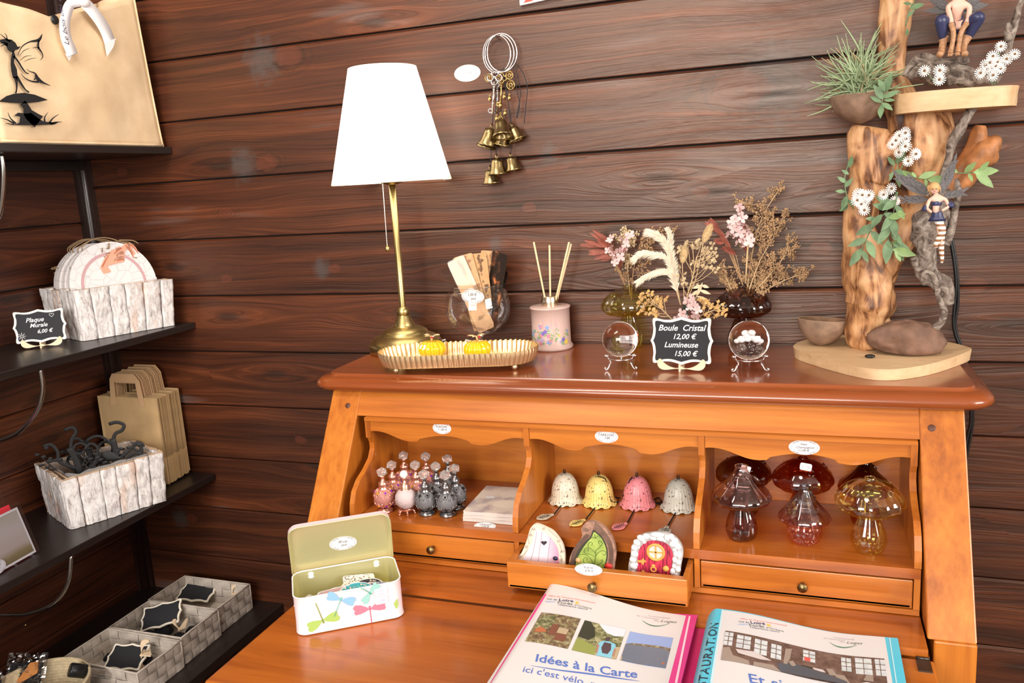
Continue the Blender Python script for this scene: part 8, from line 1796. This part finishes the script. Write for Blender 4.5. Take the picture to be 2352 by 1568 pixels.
def arc(t, H, pts, w_, mt, nm='green_arc'):
    mb = MB(); sp = [onb(t, H, *q_) for q_ in spl2(pts, 6)]; n = len(sp); v = []
    for i, p in enumerate(sp): k = w_ * sin(pi * (i + .5) / n); v += [V((p.x, p.y + k, H(p.x) + .0006)), V((p.x, p.y - k, H(p.x) + .0006))]
    mb.add(v, [(2 * i, 2 * i + 1, 2 * i + 3, 2 * i + 2) for i in range(n - 1)], 0, False); mb.build(nm, mt, t)
arc(tp_, Hp, [z5(1628, 368), z5(1700, 412), z5(1790, 428), z5(1910, 405)], .0012, P('dark_green_arc', (.05, .20, .12), .5))
def noisem(nm, stops, sc):
    m, nt, b = newmat(nm); N, L = nt.nodes, nt.links; tc = N.new('ShaderNodeTexCoord'); n = N.new('ShaderNodeTexNoise'); n.inputs['Scale'].default_value = sc; n.inputs['Detail'].default_value = 8; n.inputs['Roughness'].default_value = .75; L.new(tc.outputs['Object'], n.inputs[0]); r = ramp(nt, stops, n.outputs[0]); L.new(r.outputs[0], b.inputs['Base Color']); b.inputs['Roughness'].default_value = .25; return m
fol = noisem('printed_shrubs', [(.35, (.06, .05, .03)), (.48, (.20, .14, .09)), (.56, (.30, .27, .12)), (.66, (.55, .52, .38))], 150)
fol2 = noisem('printed_trees', [(.35, (.05, .07, .03)), (.48, (.18, .19, .09)), (.6, (.46, .44, .24)), (.7, (.75, .74, .6))], 120)
sky = P('printed_sky', (.70, .78, .86), .25); skyb = P('printed_blue_sky', (.30, .42, .74), .25); grass = P('printed_grass', (.30, .34, .10), .25); path = P('printed_sand', (.50, .40, .26), .25); dk = P('printed_dark', (.045, .05, .035), .25); wat = P('printed_water', (.17, .20, .26), .25); cyan_s = P('printed_cyan_shirt', (.25, .60, .75), .25); bpk = P('printed_backpack', (.10, .07, .08), .25); skn = P('printed_skin', (.42, .24, .17), .25); boatm = P('printed_boat', (.48, .16, .07), .25); redb = P('printed_brown_board', (.22, .09, .06), .25)
c1_ = [z5(625, 290), z5(1020, 355), z5(890, 657), z5(460, 580)]
mb = MB(); quadp(mb, tp_, Hp, c1_, .0006, 10, 0); polyq(mb, tp_, Hp, c1_, [(0, .35), (.1, .1), (.4, .05), (.45, .4), (.3, .5), (.05, .55)], .0008, 1); polyq(mb, tp_, Hp, c1_, [(.42, .35), (.58, .35), (.58, .7), (.42, .7)], .0009, 2); polyq(mb, tp_, Hp, c1_, [(.6, .45), (.85, .45), (.85, .82), (.6, .82)], .0009, 2); polyq(mb, tp_, Hp, c1_, [(.6, .42), (.84, .42), (.84, .6), (.6, .6)], .0010, 3); polyq(mb, tp_, Hp, c1_, [(.1, .55), (.2, .48), (.3, .55), (.38, .62), (.2, .68), (.08, .66)], .0010, 4); mb.build('printed_photograph', [fol, fol2, redb, path, boatm], tp_)
c2_ = [z5(1060, 370), z5(1473, 462), z5(1375, 762), z5(928, 668)]
mb = MB(); quadp(mb, tp_, Hp, c2_, .0006, 10, 0); polyq(mb, tp_, Hp, c2_, [(.35, 0), (1, 0), (1, .25), (.8, .3), (.6, .25), (.45, .12)], .0008, 1); polyq(mb, tp_, Hp, c2_, [(0, 0), (.15, 0), (.3, .2), (.38, .45), (.25, .6), (0, .55)], .0008, 2); polyq(mb, tp_, Hp, c2_, [(0, .6), (.3, .68), (.55, .8), (.5, 1), (0, 1)], .0008, 3); polyq(mb, tp_, Hp, c2_, [(.55, .75), (1, .6), (1, 1), (.5, 1)], .0008, 4)
polyq(mb, tp_, Hp, c2_, [(.5, .62), (.58, .52), (.72, .5), (.88, .55), (.92, .72), (.88, 1), (.55, 1), (.52, .8)], .0010, 5); polyq(mb, tp_, Hp, c2_, [(.62, .56), (.78, .56), (.82, .75), (.78, .9), (.66, .9), (.60, .75)], .0012, 6); polyq(mb, tp_, Hp, c2_, [(.62 + .055 * cos(a) + .05, .44 + .075 * sin(a)) for a in [i * pi / 6 for i in range(12)]], .0012, 6); polyq(mb, tp_, Hp, c2_, [(.49, .66), (.54, .68), (.56, .95), (.50, .88)], .0011, 7); polyq(mb, tp_, Hp, c2_, [(.88, .66), (.93, .72), (.93, .95), (.88, .92)], .0011, 7); mb.build('printed_photograph', [fol2, sky, dk, grass, path, cyan_s, bpk, skn], tp_)
c3_ = [z5(1512, 480), z5(1945, 545), z5(1868, 852), z5(1412, 770)]
mb = MB(); quadp(mb, tp_, Hp, c3_, .0006, 10, 0); polyq(mb, tp_, Hp, c3_, [(0, .45), (1, .4), (1, 1), (0, 1)], .0008, 1); polyq(mb, tp_, Hp, c3_, [(0, .45), (.15, .38), (.4, .36), (.7, .34), (1, .36), (1, .46), (.5, .47), (.2, .47)], .0009, 2); polyq(mb, tp_, Hp, c3_, [(0, .88), (.2, .92), (.6, .98), (.5, 1), (0, 1)], .0009, 3); polyq(mb, tp_, Hp, c3_, [(.18, .66), (.3, .62), (.45, .66), (.8, .78), (.97, .86), (.9, .9), (.6, .86), (.3, .76)], .0010, 4); polyq(mb, tp_, Hp, c3_, [(.38, .66), (.72, .70), (.8, .76), (.45, .72)], .0012, 5); mb.build('printed_photograph', [skyb, wat, fol, path, boatm, m_page], tp_)
mb = MB(); textb(mb, tp_, Hp, 'Idées à la Carte', z5(555, 780), z5(1585, 945), 1.15, bold=.018, mi=0); textb(mb, tp_, Hp, "ici c'est vélo, rando, balade", z5(430, 885), z5(1800, 1115), 1.15, bold=.006)
for i in range(len(mb.v)): pass
mb.build('title_lettering', m_blue, tp_)
arc(tp_, Hp, [z5(508, 820), z5(800, 868), z5(1100, 905), z5(1400, 950), z5(1610, 978)], .0016, m_blue, 'brush_underline')
sm_ = MB(); quadp(sm_, tp_, Hp, [z5(2100, 325), z5(2118, 328), z5(1985, 993), z5(1960, 993)], .0003, 8); sm_.build('welded_seam', m_seam, tp_)
def z6(x, y): return (1560 + x / 8.34, 1380 + y / 8.34)
def z7(x, y): return (1640 + x / 5.113, 1400 + y / 5.113)
pg = MB(); quadp(pg, tc_, Hc, [z7(108, 5), z7(2005, 322), z7(2120, 1000), z7(-60, 1100)], .0003, 40); pg.build('page', m_page, tc_)
logo(tc_, Hc, lambda x, y: (1697 + (x - 675) * .228, 1420 + (y - 120) * .225), None)
mb = MB(); textb(mb, tc_, Hc, 'Communauté', z7(1405, 335), z7(1650, 360)); textb(mb, tc_, Hc, 'de Communes', z7(1285, 340), z7(1540, 370)); textb(mb, tc_, Hc, 'des', z7(1480, 385), z7(1540, 392)); mb.build('pale_lettering', m_pale, tc_)
mb = MB(); textb(mb, tc_, Hc, 'Loges', z7(1555, 400), z7(1750, 412), 1, shear=.4); mb.build('loges_lettering', m_greyl, tc_)
arc(tc_, Hc, [z7(1358, 385), z7(1440, 432), z7(1550, 448), z7(1680, 422)], .0012, P('dark_green_arc', (.05, .20, .12), .5))
c4_ = [z7(135, 248), z7(2000, 578), z7(2045, 935), z7(82, 592)]
brn = noisem('printed_brown_room', [(.35, (.10, .06, .045)), (.55, (.20, .125, .10)), (.7, (.28, .19, .15))], 60); pane = noisem('printed_window_view', [(.4, (.55, .60, .62)), (.55, (.75, .78, .80)), (.68, (.42, .52, .40))], 70); tab = P('printed_table', (.66, .60, .58), .3); chs = P('printed_chair', (.36, .29, .24), .3); flo = P('printed_floor', (.10, .11, .13), .3)
mb = MB(); quadp(mb, tc_, Hc, c4_, .0006, 16, 0)
for a, b0, c_, d_ in ((.0, .05, .055, .5), (.08, .08, .17, .52), (.195, .10, .275, .6), (.30, .14, .365, .62), (.50, .08, .575, .45), (.735, .10, .795, .55), (.82, .06, .92, .6), (.94, .05, 1.0, .6)):
    polyq(mb, tc_, Hc, c4_, [(a, b0), (c_, b0), (c_, d_), (a, d_)], .0008, 1)
    polyq(mb, tc_, Hc, c4_, [((a + c_) / 2 - .002, b0), ((a + c_) / 2 + .002, b0), ((a + c_) / 2 + .002, d_), ((a + c_) / 2 - .002, d_)], .0010, 0)
    for fq in (.33, .66): zz_ = lerp(b0, d_, fq); polyq(mb, tc_, Hc, c4_, [(a, zz_ - .01), (c_, zz_ - .01), (c_, zz_ + .01), (a, zz_ + .01)], .0010, 0)
polyq(mb, tc_, Hc, c4_, [(.34, .75), (.45, .62), (.62, .7), (.78, .9), (.8, 1), (.36, 1)], .0008, 4)
polyq(mb, tc_, Hc, c4_, [(.08, .58), (.2, .55), (.31, .72), (.24, .76), (.1, .7)], .0009, 2); polyq(mb, tc_, Hc, c4_, [(.56, .62), (.62, .62), (.64, .7), (.57, .7)], .0009, 2); polyq(mb, tc_, Hc, c4_, [(.8, .95), (.88, .84), (.97, .92), (1, 1), (.8, 1)], .0009, 2)
polyq(mb, tc_, Hc, c4_, [(0, .6), (.04, .55), (.07, .8), (.17, .88), (.18, 1), (0, 1)], .0010, 3); polyq(mb, tc_, Hc, c4_, [(.2, .88), (.32, .84), (.37, 1), (.2, 1)], .0010, 3); polyq(mb, tc_, Hc, c4_, [(.64, .56), (.68, .55), (.71, .75), (.66, .76)], .0010, 3); polyq(mb, tc_, Hc, c4_, [(.69, .7), (.75, .7), (.79, 1), (.72, 1)], .0010, 3); polyq(mb, tc_, Hc, c4_, [(.88, .62), (.92, .6), (.92, .82), (.86, .8)], .0010, 3); polyq(mb, tc_, Hc, c4_, [(.41, .6), (.44, .55), (.46, .68), (.49, .7), (.48, .74), (.43, .72)], .0010, 3); polyq(mb, tc_, Hc, c4_, [(.39, .2), (.43, .15), (.42, .5), (.4, .72), (.38, .7)], .0010, 3)
polyq(mb, tc_, Hc, c4_, [(.49, .62), (.555, .62), (.57, .85), (.5, .88)], .0011, 5); polyq(mb, tc_, Hc, c4_, [(.508, .32), (.545, .32), (.545, .45), (.508, .45)], .0011, 6)
mb.build('printed_photograph', [brn, pane, tab, chs, flo, dk, P('printed_red_van', (.70, .12, .10), .3)], tc_)
mb = MB(); textb(mb, tc_, Hc, 'Et si', z6(1330, 1560), z6(2000, 1690), 1.05, bold=.01); mb.build('title_lettering', m_blue, tc_)
mb = MB(); tmp = MB(); text(tmp, 'RESTAURATION', .0150, M(), 0, .08, 'LEFT', bold=.004, sp=1.12); Lx = max(v.x for v in tmp.v)
mb.add([V((.0200 - v.z * 1.05, -.036 - (Lx - v.x) * 1.45, Hc(.0200 - v.z * 1.05) + .0009)) for v in tmp.v], tmp.f, 0, False)
mb.build('marker_lettering', P('black_marker', (.03, .03, .05), .6), tc_)
sm_ = MB(); quadp(sm_, tc_, Hc, [z7(2055, 330), z7(2068, 330), z7(2150, 859), z7(2135, 859)], .0003, 8); m_cs = P('pale_cyan_seam', (.55, .82, .90), .3); sm_.build('welded_seam', m_cs, tc_); sm_ = MB(); quadp(sm_, tc_, Hc, [z6(815, 160), z6(845, 165), z6(640, 1568), z6(590, 1568)], .0003, 8); sm_.build('welded_seam', m_cs, tc_)
for o, radii, sub in DEFER:      # skinned figures
    me = o.data; sk = o.modifiers.new('skin', 'SKIN'); sk.use_smooth_shade = True
    if not me.skin_vertices:
        bm = bmesh.new(); bm.from_mesh(me); bm.verts.layers.skin.verify(); bm.to_mesh(me); bm.free()
    for i, r_2 in enumerate(radii): d_ = me.skin_vertices[0].data[i]; d_.radius = (r_2, r_2); d_.use_root = (i == 0)
    s = o.modifiers.new('sub', 'SUBSURF'); s.levels = s.render_levels = sub
